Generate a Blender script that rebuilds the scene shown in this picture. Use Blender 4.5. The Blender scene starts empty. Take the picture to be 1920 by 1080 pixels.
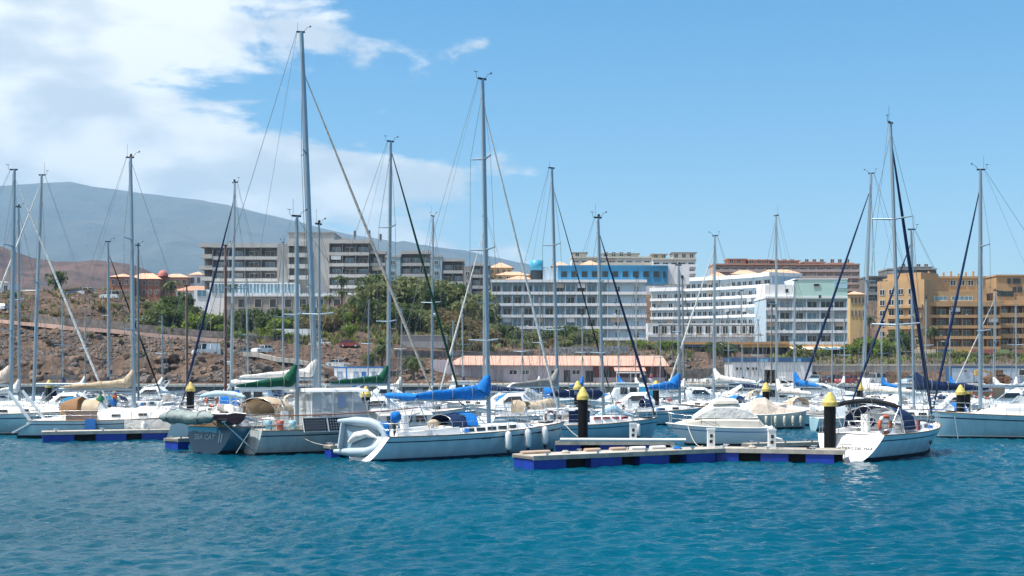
import bpy, math, random
import numpy as np
from mathutils import Vector, Matrix, noise, Euler

S = bpy.context.scene
col = S.collection
R = math.radians
random.seed(7)

# ------------------------------------------------------------------ camera
F, CAMH, HORY = 2400.0, 4.2, 687.0          # focal length in photo pixels, eye height, horizon row
cam_d = bpy.data.cameras.new('camera'); cam = bpy.data.objects.new('camera', cam_d); col.objects.link(cam)
cam_d.sensor_width = 36; cam_d.lens = F / 1920 * 36; cam_d.shift_y = (HORY - 540) / 1920
cam_d.clip_start = 0.5; cam_d.clip_end = 40000
cam.location = (0, 0, CAMH); cam.rotation_euler = (R(90), 0, 0)
S.camera = cam
def P(px, py, Y): return Vector(((px - 960) / F * Y, Y, CAMH + (HORY - py) / F * Y))
def wx(px, Y): return (px - 960) / F * Y
def wz(py, Y): return CAMH + (HORY - py) / F * Y
def wl(py): return F * CAMH / (py - HORY)    # depth of a point of the waterline seen at row py

# ------------------------------------------------------------------ light
SUN_EL, SUN_AZ = R(65), R(-108)               # azimuth from +Y towards +X
sd = Vector((math.sin(SUN_AZ) * math.cos(SUN_EL), math.cos(SUN_AZ) * math.cos(SUN_EL), math.sin(SUN_EL)))
sl = bpy.data.lights.new('sun', 'SUN'); sl.energy = 5.0; sl.angle = R(0.53); sl.color = (1.0, 0.96, 0.9)
so = bpy.data.objects.new('sun', sl); col.objects.link(so); so.location = (-60, -20, 90)
so.rotation_euler = sd.to_track_quat('Z', 'Y').to_euler()
S.view_settings.view_transform = 'Standard'; S.view_settings.look = 'None'
S.view_settings.exposure = 0.6; S.view_settings.gamma = 1.0; S.view_settings.use_curve_mapping = False
S.cycles.max_bounces = 6; S.cycles.diffuse_bounces = 3; S.cycles.glossy_bounces = 3
S.cycles.transparent_max_bounces = 12; S.cycles.transmission_bounces = 3; S.cycles.volume_bounces = 0
S.cycles.caustics_reflective = False; S.cycles.caustics_refractive = False
S.cycles.use_denoising = True
S.cycles.sample_clamp_indirect = 6

W = bpy.data.worlds.new('World'); S.world = W; W.use_nodes = True
nt = W.node_tree; nt.nodes.clear()
def N(t, **kw):
    n = nt.nodes.new(t)
    for k, v in kw.items(): setattr(n, k, v)
    return n
def LK(a, b): nt.links.new(a, b)
def M_(op, a, b=None, c=None, clamp=False):
    n = N('ShaderNodeMath', operation=op); n.use_clamp = clamp
    for i, v in enumerate((a, b, c)):
        if v is None: continue
        if isinstance(v, (int, float)): n.inputs[i].default_value = v
        else: LK(v, n.inputs[i])
    return n.outputs[0]
def smooth(v, lo, hi):
    n = N('ShaderNodeMapRange', interpolation_type='SMOOTHSTEP')
    LK(v, n.inputs[0]); n.inputs[1].default_value = lo; n.inputs[2].default_value = hi
    return n.outputs[0]
sky = N('ShaderNodeTexSky', sky_type='NISHITA'); sky.sun_disc = False
sky.sun_elevation = SUN_EL; sky.sun_rotation = SUN_AZ
sky.air_density = 1.0; sky.dust_density = 0.35; sky.ozone_density = 2.5; sky.altitude = 0
tc = N('ShaderNodeTexCoord'); sp = N('ShaderNodeSeparateXYZ'); LK(tc.outputs['Generated'], sp.inputs[0])
hyp = M_('SQRT', M_('ADD', M_('MULTIPLY', sp.outputs[0], sp.outputs[0]), M_('MULTIPLY', sp.outputs[1], sp.outputs[1])))
az = M_('ARCTAN2', sp.outputs[0], sp.outputs[1]); el = M_('ARCTAN2', sp.outputs[2], hyp)
cb = N('ShaderNodeCombineXYZ'); LK(M_('MULTIPLY', az, 9.0), cb.inputs[0]); LK(M_('MULTIPLY', el, 21.0), cb.inputs[1]); cb.inputs[2].default_value = 3.7
n1 = N('ShaderNodeTexNoise'); n1.inputs['Scale'].default_value = 0.95; n1.inputs['Detail'].default_value = 9; n1.inputs['Roughness'].default_value = 0.56; n1.inputs['Distortion'].default_value = 0.25
LK(cb.outputs[0], n1.inputs['Vector'])
n2 = N('ShaderNodeTexNoise'); n2.inputs['Scale'].default_value = 0.33; n2.inputs['Detail'].default_value = 3
LK(cb.outputs[0], n2.inputs['Vector'])
# more cloud towards the land on the left, thinning out to clear sky on the right
cover = M_('SUBTRACT', M_('SUBTRACT', 1.0, smooth(az, -0.36, -0.02)), M_('MULTIPLY', smooth(az, 0.0, 0.2), 0.3))
lowband = M_('MULTIPLY', M_('SUBTRACT', 1.0, smooth(el, 0.13, 0.20)), M_('SUBTRACT', 1.0, smooth(az, -0.04, 0.07)))
lvl = M_('ADD', M_('ADD', n1.outputs[0], M_('MULTIPLY', M_('SUBTRACT', n2.outputs[0], 0.5), 0.35)), M_('ADD', M_('MULTIPLY', cover, 0.43), M_('MULTIPLY', lowband, 0.31)))
dens = smooth(lvl, 0.655, 0.77)
dens = M_('MULTIPLY', dens, 0.96)
n3 = N('ShaderNodeTexNoise'); n3.inputs['Scale'].default_value = 1.1; n3.inputs['Detail'].default_value = 6
LK(cb.outputs[0], n3.inputs['Vector'])
cr = N('ShaderNodeMix', data_type='RGBA'); LK(smooth(n3.outputs[0], 0.38, 0.60), cr.inputs[0])
cr.inputs[6].default_value = (4.9, 5.3, 5.8, 1); cr.inputs[7].default_value = (8.0, 8.0, 7.95, 1)
mx = N('ShaderNodeMix', data_type='RGBA'); LK(dens, mx.inputs[0]); hs_ = N('ShaderNodeHueSaturation'); hs_.inputs['Saturation'].default_value = 1.5; hs_.inputs['Hue'].default_value = 0.493; LK(sky.outputs[0], hs_.inputs['Color']); LK(hs_.outputs[0], mx.inputs[6]); LK(cr.outputs[2], mx.inputs[7])
bg = N('ShaderNodeBackground'); bg.inputs[1].default_value = 0.106; LK(mx.outputs[2], bg.inputs[0])
wo = N('ShaderNodeOutputWorld'); LK(bg.outputs[0], wo.inputs[0])

# ------------------------------------------------------------------ materials
MATS = {}
def mat(name, c, rough=0.6, metal=0.0, var=0.0, vscale=1.0, c2=None, bump=0.0, bscale=8.0, spec=0.5, alpha=1.0, coat=0.0, streak=False, objvar=0.0):
    """procedural principled material: colour varied by noise, optional fine relief"""
    if name in MATS: return MATS[name]
    m = bpy.data.materials.new(name); m.use_nodes = True; t = m.node_tree; b = t.nodes['Principled BSDF']
    b.inputs['Roughness'].default_value = rough; b.inputs['Metallic'].default_value = metal
    b.inputs['Specular IOR Level'].default_value = spec; b.inputs['Alpha'].default_value = alpha
    b.inputs['Coat Weight'].default_value = coat
    b.inputs['Base Color'].default_value = (*c, 1)
    if var or c2:
        g = t.nodes.new('ShaderNodeTexCoord'); nz = t.nodes.new('ShaderNodeTexNoise')
        nz.inputs['Scale'].default_value = vscale; nz.inputs['Detail'].default_value = 5; nz.inputs['Roughness'].default_value = 0.62
        if streak:
            mp = t.nodes.new('ShaderNodeMapping'); mp.inputs['Scale'].default_value = (1, 1, .12); t.links.new(g.outputs['Object'], mp.inputs[0]); t.links.new(mp.outputs[0], nz.inputs['Vector'])
        else: t.links.new(g.outputs['Object'], nz.inputs['Vector'])
        r = t.nodes.new('ShaderNodeValToRGB'); r.color_ramp.elements[0].position = 0.32; r.color_ramp.elements[1].position = 0.68
        a = tuple(max(0, x * (1 - var)) for x in c); d = c2 if c2 else tuple(min(1, x * (1 + var)) for x in c)
        r.color_ramp.elements[0].color = (*a, 1); r.color_ramp.elements[1].color = (*d, 1)
        t.links.new(nz.outputs[0], r.inputs[0]); t.links.new(r.outputs[0], b.inputs['Base Color'])
    if bump:
        g = t.nodes.new('ShaderNodeTexCoord'); nz = t.nodes.new('ShaderNodeTexNoise'); nz.inputs['Scale'].default_value = bscale; nz.inputs['Detail'].default_value = 4
        t.links.new(g.outputs['Object'], nz.inputs['Vector'])
        bp = t.nodes.new('ShaderNodeBump'); bp.inputs['Strength'].default_value = bump; bp.inputs['Distance'].default_value = 0.1
        t.links.new(nz.outputs[0], bp.inputs['Height']); t.links.new(bp.outputs[0], b.inputs['Normal'])
    if objvar:   # each piece weathered a little differently
        oi = t.nodes.new('ShaderNodeObjectInfo'); hv = t.nodes.new('ShaderNodeHueSaturation'); mr = t.nodes.new('ShaderNodeMapRange'); mr.inputs[3].default_value = 1 - objvar; mr.inputs[4].default_value = 1 + objvar
        t.links.new(oi.outputs['Random'], mr.inputs[0]); t.links.new(mr.outputs[0], hv.inputs['Value']); hv.inputs['Color'].default_value = (*c, 1)
        for l in list(t.links):
            if l.to_socket == b.inputs['Base Color']: t.links.new(l.from_socket, hv.inputs['Color'])
        t.links.new(hv.outputs[0], b.inputs['Base Color'])
    MATS[name] = m
    return m

# ------------------------------------------------------------------ mesh helpers
class MB:
    """collects geometry for one mesh object"""
    def __init__(s): s.v = []; s.f = []; s.mi = []; s.sm = []
    def add(s, vs, fs, mi=0, smooth=False):
        o = len(s.v); s.v.extend([tuple(v) for v in vs])
        for f in fs: s.f.append(tuple(i + o for i in f)); s.mi.append(mi); s.sm.append(smooth)
        return s
    def box(s, x0, x1, y0, y1, z0, z1, mi=0, m=None):
        vs = [Vector((x, y, z)) for x in (x0, x1) for y in (y0, y1) for z in (z0, z1)]
        if m is not None: vs = [m @ v for v in vs]
        return s.add(vs, [(0, 1, 3, 2), (4, 6, 7, 5), (0, 4, 5, 1), (2, 3, 7, 6), (0, 2, 6, 4), (1, 5, 7, 3)], mi)
    def bar(s, a, b, w, h=None, mi=0):
        """rectangular bar from a to b"""
        h = h or w; a = Vector(a); b = Vector(b); d = b - a
        q = d.to_track_quat('X', 'Z').to_matrix().to_4x4(); q.translation = a
        return s.box(0, d.length, -w / 2, w / 2, -h / 2, h / 2, mi, q)
    def tube(s, pts, r, n=6, mi=0, smooth=True, caps=True, sq=1.0):
        """tube along points; r a number or one per point; sq squashes it sideways"""
        pts = [Vector(p) for p in pts]; k = len(pts)
        rr = [r] * k if isinstance(r, (int, float)) else list(r)
        vs = []
        for i, p in enumerate(pts):
            d = (pts[min(i + 1, k - 1)] - pts[max(i - 1, 0)]).normalized()
            up = Vector((0, 0, 1)) if abs(d.z) < 0.9 else Vector((1, 0, 0))
            a = d.cross(up).normalized(); b = a.cross(d).normalized()
            for j in range(n):
                t = 2 * math.pi * j / n
                vs.append(p + (a * math.cos(t) * sq + b * math.sin(t)) * rr[i])
        fs = [(i * n + j, i * n + (j + 1) % n, (i + 1) * n + (j + 1) % n, (i + 1) * n + j) for i in range(k - 1) for j in range(n)]
        s.add(vs, fs, mi, smooth)
        if caps: s.add([vs[j] for j in range(n)][::-1], [tuple(range(n))], mi); s.add(vs[-n:], [tuple(range(n))], mi)
        return s
    def lathe(s, prof, n=12, o=(0, 0, 0), mi=0, smooth=True, m=None):
        vs = []
        for r, z in prof:
            for j in range(n):
                t = 2 * math.pi * j / n; v = Vector((r * math.cos(t), r * math.sin(t), z))
                vs.append((m @ v if m is not None else v) + Vector(o))
        k = len(prof)
        return s.add(vs, [(i * n + j, i * n + (j + 1) % n, (i + 1) * n + (j + 1) % n, (i + 1) * n + j) for i in range(k - 1) for j in range(n)], mi, smooth)
    def loft(s, rings, closed=False, mi=0, smooth=True, cap0=False, cap1=False):
        n = len(rings[0]); k = len(rings); vs = [p for r in rings for p in r]
        m = n if closed else n - 1
        s.add(vs, [(i * n + j, i * n + (j + 1) % n, (i + 1) * n + (j + 1) % n, (i + 1) * n + j) for i in range(k - 1) for j in range(m)], mi, smooth)
        if cap0: s.add(list(rings[0])[::-1], [tuple(range(n))], mi)
        if cap1: s.add(list(rings[-1]), [tuple(range(n))], mi)
        return s
    def prism(s, poly, z0, z1, mi=0):
        n = len(poly); vs = [(x, y, z0) for x, y in poly] + [(x, y, z1) for x, y in poly]
        return s.add(vs, [tuple(range(n))[::-1], tuple(range(n, 2 * n))] + [(i, (i + 1) % n, n + (i + 1) % n, n + i) for i in range(n)], mi)
    def ball(s, c, r, n=8, mi=0, sc=(1, 1, 1)):
        pr = [(math.sin(math.pi * i / (n // 2 + 1)) * 1, -math.cos(math.pi * i / (n // 2 + 1))) for i in range(n // 2 + 2)]
        pr[0] = (0.001, -1); pr[-1] = (0.001, 1)
        return s.lathe([(a * r, b * r) for a, b in pr], n, c, mi, True, Matrix.Diagonal((*sc, 1)))
    def mesh(s, name, mats):
        me = bpy.data.meshes.new(name); me.from_pydata(s.v, [], s.f)
        for m in (mats if isinstance(mats, (list, tuple)) else [mats]): me.materials.append(m)
        me.polygons.foreach_set('material_index', s.mi); me.polygons.foreach_set('use_smooth', s.sm)
        me.update(); return me
    def build(s, name, mats, parent=None):
        return link(name, s.mesh(name, mats), parent)

def link(name, me, parent=None, loc=None, rot=None, scale=None):
    o = bpy.data.objects.new(name, me); col.objects.link(o)
    if parent is not None: o.parent = parent
    if loc is not None: o.location = loc
    if rot is not None: o.rotation_euler = rot
    if scale is not None: o.scale = scale
    return o
def tag(o, label=None, cat=None, group=None, kind=None):
    if label: o['label'] = label
    if cat: o['category'] = cat
    if group: o['group'] = group
    if kind: o['kind'] = kind
    return o
def empty(name, loc=(0, 0, 0), rz=0.0):
    o = bpy.data.objects.new(name, None); o.empty_display_size = 0.3; col.objects.link(o)
    o.location = loc; o.rotation_euler = (0, 0, rz); return o
def copy_tree(o, parent=None):
    c = o.copy(); col.objects.link(c); c.parent = parent
    for ch in o.children: copy_tree(ch, c)
    return c
def text_mesh(s, size, m):
    cu = bpy.data.curves.new('lettering', 'FONT'); cu.body = s; cu.size = size; cu.align_x = 'CENTER'; cu.align_y = 'CENTER'; cu.extrude = 0.004; cu.resolution_u = 2
    t = bpy.data.objects.new('lettering', cu); me = bpy.data.meshes.new_from_object(t); me.materials.clear(); me.materials.append(m)
    bpy.data.objects.remove(t); return me
# ------------------------------------------------------------------ sea
def sea_height(x, y):
    rs = np.random.RandomState(5); h = np.zeros_like(x)
    for i in range(46):
        lam = 0.32 * (3.4 ** rs.rand()); th = rs.normal(R(68), R(38)); k = 2 * math.pi / lam
        a = 0.0090 * lam ** 0.95 * (0.5 + rs.rand())
        h += a * np.sin(k * (x * math.cos(th) + y * math.sin(th)) + rs.rand() * 6.28)
    return h
xs = np.concatenate([-np.geomspace(3000, 36, 18), np.arange(-34, 34.01, 0.14), np.geomspace(36, 3000, 18)])
ys = [-400.0, -150, -60, -25, -8, 4, 12, 18]
while ys[-1] < 96: ys.append(ys[-1] + 0.07 + max(0, ys[-1] - 20) * 0.0052)
ys = np.array(ys + list(np.arange(98, 206, 2.0)))
gx, gy = np.meshgrid(xs, ys)
fade = np.clip((150 - gy) / 60, 0, 1) * np.clip((gy - 5) / 8, 0, 1) * np.clip((60 - np.abs(gx)) / 24, 0, 1)
gz = sea_height(gx, gy) * fade
def grid_mesh(name, gx, gy, gz, mats, smooth=True):
    nr, nc = gx.shape
    me = bpy.data.meshes.new(name)
    vs = np.stack([gx.ravel(), gy.ravel(), gz.ravel()], 1).astype(np.float32)
    i = np.arange((nr - 1) * (nc - 1)); r = i // (nc - 1); c = i % (nc - 1)
    q = np.stack([r * nc + c, r * nc + c + 1, (r + 1) * nc + c + 1, (r + 1) * nc + c], 1).astype(np.int32)
    me.vertices.add(len(vs)); me.vertices.foreach_set('co', vs.ravel())
    me.loops.add(q.size); me.loops.foreach_set('vertex_index', q.ravel())
    me.polygons.add(len(q)); me.polygons.foreach_set('loop_start', np.arange(0, q.size, 4, dtype=np.int32)); me.polygons.foreach_set('loop_total', np.full(len(q), 4, dtype=np.int32))
    me.polygons.foreach_set('use_smooth', np.full(len(q), smooth)); me.update(calc_edges=True)
    for m in mats: me.materials.append(m)
    return me
wm = bpy.data.materials.new('sea_water'); wm.use_nodes = True; t = wm.node_tree; b = t.nodes['Principled BSDF']
b.inputs['Roughness'].default_value = 0.11; b.inputs['IOR'].default_value = 1.33; b.inputs['Specular IOR Level'].default_value = 0.2
g = t.nodes.new('ShaderNodeNewGeometry'); nz = t.nodes.new('ShaderNodeTexNoise'); nz.inputs['Scale'].default_value = 0.05; nz.inputs['Detail'].default_value = 3
t.links.new(g.outputs['Position'], nz.inputs['Vector'])
r = t.nodes.new('ShaderNodeValToRGB'); r.color_ramp.elements[0].position = 0.35; r.color_ramp.elements[1].position = 0.68
r.color_ramp.elements[0].color = (0.0, 0.052, 0.088, 1); r.color_ramp.elements[1].color = (0.0, 0.074, 0.118, 1)
t.links.new(nz.outputs[0], r.inputs[0]); t.links.new(r.outputs[0], b.inputs['Base Color'])
mp = t.nodes.new('ShaderNodeMapping'); mp.inputs['Scale'].default_value = (0.75, 1.6, 1); t.links.new(g.outputs['Position'], mp.inputs[0])
hs = []
mpw = t.nodes.new('ShaderNodeMapping'); mpw.inputs['Scale'].default_value = (0.035, 0.11, 1); t.links.new(g.outputs['Position'], mpw.inputs[0])
nw = t.nodes.new('ShaderNodeTexNoise'); nw.inputs['Scale'].default_value = 1.0; nw.inputs['Detail'].default_value = 4; t.links.new(mpw.outputs[0], nw.inputs['Vector'])
def wind(st):   # calmer and ruffled patches
    mr = t.nodes.new('ShaderNodeMapRange'); mr.inputs[1].default_value = .36; mr.inputs[2].default_value = .66; mr.inputs[3].default_value = st * .35; mr.inputs[4].default_value = st * 1.5
    t.links.new(nw.outputs[0], mr.inputs[0]); return mr.outputs[0]
for sc_, st in ((1.9, 0.25), (4.6, 0.5), (11.0, 0.45)):
    nz = t.nodes.new('ShaderNodeTexNoise'); nz.inputs['Scale'].default_value = sc_; nz.inputs['Detail'].default_value = 2; t.links.new(mp.outputs[0], nz.inputs['Vector'])
    bp = t.nodes.new('ShaderNodeBump'); t.links.new(wind(st), bp.inputs['Strength']); bp.inputs['Distance'].default_value = 0.5 / sc_
    t.links.new(nz.outputs[0], bp.inputs['Height'])
    if hs: t.links.new(hs[-1], bp.inputs['Normal'])
    hs.append(bp.outputs[0])
t.links.new(hs[-1], b.inputs['Normal'])
sea = link('sea', grid_mesh('sea', gx, gy, gz, [wm])); tag(sea, 'rippled teal blue harbour water', None, None, 'structure')

# ------------------------------------------------------------------ land
TY = [212, 216, 222, 225, 232, 245, 258, 275, 300, 330, 360, 405, 420, 520, 900]
TZ = {
    -500: [1.1, 3.0, 6.0, 6.1, 6.3, 10.5, 12.5, 15, 20, 23, 24, 25, 25, 25, 25],
    0: [1.1, 2.6, 5.6, 5.8, 6.2, 10.0, 12.0, 13.5, 19, 23, 24, 25, 25, 25, 25],
    200: [1.1, 2.6, 5.6, 5.9, 6.2, 9.4, 11.2, 14, 20, 24, 25, 25, 25, 25, 25],
    400: [1.1, 2.0, 4.0, 5.6, 6.4, 8.2, 9.2, 11, 14, 16.5, 20, 24, 25, 25, 25],
    550: [1.1, 1.6, 3.8, 5.4, 6.5, 7.5, 9, 11, 13.5, 16, 20, 24, 25, 25, 25],
    700: [1.1, 1.4, 2.3, 2.9, 4.5, 7.0, 9.5, 13, 17.5, 22, 25, 26.5, 27, 27, 25],
    840: [1.1, 1.25, 1.5, 1.8, 3.2, 6.0, 9, 12.5, 16.5, 21, 24, 27, 28, 27, 25],
    960: [1.1, 1.25, 1.25, 1.25, 1.3, 5.5, 7.6, 8.6, 9.9, 11, 12, 13, 28, 30, 25],
    1240: [1.1, 1.25, 1.25, 1.25, 1.6, 5.4, 7.0, 7.8, 8.8, 10, 11, 12, 28, 30, 25],
    1300: [1.1, 1.25, 1.25, 1.25, 1.9, 4.6, 6.2, 6.8, 7.6, 8.8, 10, 11, 28, 30, 25],
    1440: [1.1, 1.25, 1.25, 1.5, 3.6, 4.9, 5.4, 6.0, 7.0, 8.2, 9, 10, 28, 30, 25],
    1520: [1.1, 1.25, 1.25, 4.3, 4.6, 4.9, 5.2, 5.7, 6.5, 7.4, 8, 9, 26, 30, 25],
    2500: [1.1, 1.25, 1.25, 4.3, 4.6, 4.9, 5.2, 5.6, 6.0, 6.2, 6.4, 8, 24, 30, 25],
}
TPX = sorted(TZ)
TA = np.array([TZ[p] for p in TPX])
def base_z(px, Y):
    zc = np.array([np.interp(Y, TY, row) for row in TA])
    return float(np.interp(px, TPX, zc))
def rough_amp(px, Y):
    a = np.interp(px, [-500, 640, 760, 1500, 2500], [1.0, 1.0, 0.4, 0.28, 0.22])
    return a * np.interp(Y, [213, 217, 300, 420, 900], [0.0, 1.0, 0.8, 0.4, 0.3]) * (0.0 if (px > 830 and Y < 241) else 1.0)
def ground_z(X, Y):
    px = X / Y * F + 960; z = base_z(px, Y); a = rough_amp(px, Y)
    if a > 0:
        z += a * (1.0 * noise.noise((X * .16, Y * .16, 1)) + 0.75 * noise.noise((X * .45, Y * .45, 4)) + 0.22 * noise.noise((X * 1.1, Y * 1.1, 9)))
    return z
tpx = np.concatenate([np.arange(-480, -60, 30), np.arange(-60, 720, 7), np.arange(720, 1990, 10), np.arange(1990, 2460, 30)])
tY = np.concatenate([np.arange(212, 262, 0.8), np.arange(262, 345, 1.6), np.arange(345, 520, 9), np.geomspace(530, 7000, 14)])
gx = np.zeros((len(tY), len(tpx))); gy = gx.copy(); gz = gx.copy()
for i, Y in enumerate(tY):
    for j, p in enumerate(tpx):
        X = wx(p, Y); gx[i, j] = X; gy[i, j] = Y; gz[i, j] = ground_z(X, Y)
def rock_material(name, ca, cb_, cc, s1, s2, bump):
    m = bpy.data.materials.new(name); m.use_nodes = True; t = m.node_tree; b = t.nodes['Principled BSDF']; b.inputs['Roughness'].default_value = 0.95; b.inputs['Specular IOR Level'].default_value = 0.15
    g = t.nodes.new('ShaderNodeNewGeometry')
    n_a = t.nodes.new('ShaderNodeTexNoise'); n_a.inputs['Scale'].default_value = s1; n_a.inputs['Detail'].default_value = 7; n_a.inputs['Roughness'].default_value = 0.65
    n_b = t.nodes.new('ShaderNodeTexNoise'); n_b.inputs['Scale'].default_value = s2; n_b.inputs['Detail'].default_value = 6; n_b.inputs['Roughness'].default_value = 0.7
    for q in (n_a, n_b): t.links.new(g.outputs['Position'], q.inputs['Vector'])
    r1 = t.nodes.new('ShaderNodeValToRGB'); r1.color_ramp.elements[0].position = 0.38; r1.color_ramp.elements[1].position = 0.62
    r1.color_ramp.elements[0].color = (*ca, 1); r1.color_ramp.elements[1].color = (*cb_, 1); t.links.new(n_a.outputs[0], r1.inputs[0])
    mx = t.nodes.new('ShaderNodeMix'); mx.data_type = 'RGBA'; mr = t.nodes.new('ShaderNodeMapRange'); mr.inputs[1].default_value = 0.5; mr.inputs[2].default_value = 0.66
    t.links.new(n_b.outputs[0], mr.inputs[0]); t.links.new(mr.outputs[0], mx.inputs[0]); t.links.new(r1.outputs[0], mx.inputs[6]); mx.inputs[7].default_value = (*cc, 1)
    t.links.new(mx.outputs[2], b.inputs['Base Color'])
    if bump:
        bp = t.nodes.new('ShaderNodeBump'); bp.inputs['Strength'].default_value = bump; bp.inputs['Distance'].default_value = 1.0 / s2; t.links.new(n_b.outputs[0], bp.inputs['Height']); t.links.new(bp.outputs[0], b.inputs['Normal'])
    MATS[name] = m; return m
earth = rock_material('dry_earth', (0.095, 0.062, 0.046), (0.215, 0.148, 0.108), (0.045, 0.033, 0.027), 0.11, 0.8, 1.0)
ground = link('ground', grid_mesh('ground', gx, gy, gz, [earth])); tag(ground, 'dry stony brown hillside above the harbour', None, None, 'structure')

conc = mat('concrete', (0.42, 0.39, 0.35), 0.9, var=0.16, vscale=0.25, bump=0.15, bscale=3)
concd = mat('dark_stone', (0.13, 0.125, 0.12), 0.95, var=0.45, vscale=0.9, bump=0.8, bscale=1.5)
q = MB(); q.box(-160, 160, 200, 217, -2, 1.3); quay = q.build('quay', mat('quay_paving', (0.46, 0.42, 0.37), 0.9, var=0.14, vscale=0.3)); tag(quay, 'concrete quay apron along the harbour edge', None, None, 'structure')
qf = MB(); qf.box(-160, 160, 199.75, 199.99, -2, 1.02); qf.build('quay_face', mat('quay_stone', (0.10, 0.10, 0.10), 0.9, var=0.4, vscale=0.5, bump=0.6, bscale=1.2), quay)
qf = MB(); qf.box(-160, 160, 199.6, 200.6, 1.03, 1.42); qf.build('kerb', mat('quay_kerb', (0.50, 0.47, 0.42), 0.85, var=0.1, vscale=0.6), quay)
# road pavement under the parked cars on the right and paved court of the harbour building
q = MB(); q.prism([(wx(760, 217), 217.01), (130, 217.01), (130, 223.6), (wx(760, 223.6), 223.6)], 1.0, 1.304); tag(q.build('service_road', mat('old_asphalt', (0.16, 0.15, 0.14), 0.95, var=0.2, vscale=0.4)), 'grey service road behind the quay', None, None, 'structure')
q = MB(); q.prism([(wx(815, 223.6), 223.61), (wx(1262, 223.6), 223.61), (wx(1262, 240), 240.5), (wx(815, 240), 240.5)], 0.8, 1.30); tag(q.build('paved_court', conc), 'pale paved court around the harbour building', None, None, 'structure')
# concrete retaining wall, right
rw = empty('retaining_wall', (wx(1450, 224), 224, 1.3)); tag(rw, 'long grey concrete retaining wall behind the parked cars', 'wall')
wlen = 46.0; npan = 16
pm = MB(); pm.box(0, wlen / npan - 0.05, 0, 0.5, -0.3, 3.0); pme = pm.mesh('panel', mat('wall_concrete', (0.40, 0.355, 0.31), 0.9, var=0.14, vscale=0.5, bump=0.12, bscale=2))
for i in range(npan): link('panel', pme, rw, (i * wlen / npan, 0.02 * (i % 2), 0))
cp = MB(); cp.box(-0.1, wlen, -0.12, 0.7, 3.003, 3.33); cp.build('coping', mat('wall_coping', (0.44, 0.40, 0.35), 0.9, var=0.1, vscale=0.5), rw)

# ------------------------------------------------------------------ rocks
rockm = [rock_material('lava_rock', (0.085, 0.072, 0.066), (0.16, 0.137, 0.122), (0.25, 0.21, 0.18), 0.5, 2.0, 0.5),
         rock_material('tan_rock', (0.13, 0.088, 0.066), (0.245, 0.17, 0.128), (0.075, 0.052, 0.042), 0.4, 2.0, 0.5)]
def rock_mesh(seed, m):
    import bmesh
    bm = bmesh.new(); bmesh.ops.create_icosphere(bm, subdivisions=2, radius=1.0)
    for v in bm.verts:
        c = v.co.copy(); n_ = noise.noise(c * 0.9 + Vector((seed * 7.1, 0, 0))) * 0.55 + noise.noise(c * 2.3 + Vector((0, seed * 3.3, 0))) * 0.22
        v.co = Vector((c.x * 1.15, c.y * 0.95, c.z * 0.78)) * (1 + n_)
    me = bpy.data.meshes.new('rock'); bm.to_mesh(me); bm.free(); me.materials.append(m); return me
rockmesh = [[rock_mesh(i + 20 * k, rockm[k]) for i in range(5)] for k in range(2)]
rng = random.Random(11)
nrock = 0
def put_rock(px, Y, r, k):
    global nrock
    X = wx(px, Y); z = ground_z(X, Y)
    link('rock', rng.choice(rockmesh[k]), ground, (X, Y, z + r * 0.18), (rng.uniform(-.5, .5), rng.uniform(-.5, .5), rng.uniform(0, 6.28)), (r * rng.uniform(.8, 1.25), r * rng.uniform(.8, 1.2), r * rng.uniform(.75, 1.15))); nrock += 1
for i in range(62): put_rock(rng.uniform(455, 690), rng.uniform(213.5, 221), rng.uniform(0.75, 1.45), 0)      # boulder bank behind the masts
for i in range(34): put_rock(rng.uniform(640, 830), rng.uniform(214, 232), rng.uniform(0.45, 1.0), rng.choice((0, 0, 1)))
for i in range(120): put_rock(rng.uniform(-40, 450), rng.uniform(213.5, 224), rng.uniform(0.3, 1.15) ** 1.3, rng.choice((0, 1, 1)))
for i in range(40): put_rock(rng.uniform(-40, 440), rng.uniform(233, 246), rng.uniform(0.4, 0.9), rng.choice((0, 1)))
for i in range(40): put_rock(rng.uniform(1180, 1290), rng.uniform(241, 252), rng.uniform(0.5, 1.15), 0)
def rubble(name, n, box, rr, m, seed):
    """loose stones too small to pick apart"""
    rr_ = random.Random(seed); mb = MB()
    for i in range(n):
        px = rr_.uniform(box[0], box[1]); Y = rr_.uniform(box[2], box[3]); X = wx(px, Y); r = rr_.uniform(*rr)
        if noise.noise((px * .014, Y * .13, 2.5)) < -.16: continue
        r *= 1 + .8 * max(0, noise.noise((px * .02, Y * .2, 6.5))); z = ground_z(X, Y) + r * .2
        vs = [Vector((rr_.uniform(.6, 1.2) * r * a, rr_.uniform(.6, 1.2) * r * b_, rr_.uniform(.5, 1) * r * c)) + Vector((X, Y, z)) for a, b_, c in ((1, 0, 0), (0, 1, 0), (-1, 0, 0), (0, -1, 0), (0, 0, 1))]
        mb.add(vs, [(0, 1, 4), (1, 2, 4), (2, 3, 4), (3, 0, 4)])
    o = mb.build(name, m, ground); o['kind'] = 'stuff'
rubble('rubble', 6500, (-60, 470, 214, 250), (0.16, 0.5), rockm[1], 3)
rubble('rubble', 5200, (-60, 480, 214, 250), (0.15, 0.55), rockm[0], 4)
rubble('rubble', 2300, (430, 860, 214, 262), (0.15, 0.42), rockm[1], 5)
rubble('rubble', 1500, (1150, 1920, 226, 262), (0.12, 0.4), rockm[0], 6)
rubble('rubble', 1500, (930, 1900, 243, 300), (0.15, 0.4), rockm[1], 7)
rubble('rubble', 1800, (0, 330, 250, 310), (0.15, 0.5), rockm[1], 8)

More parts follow.
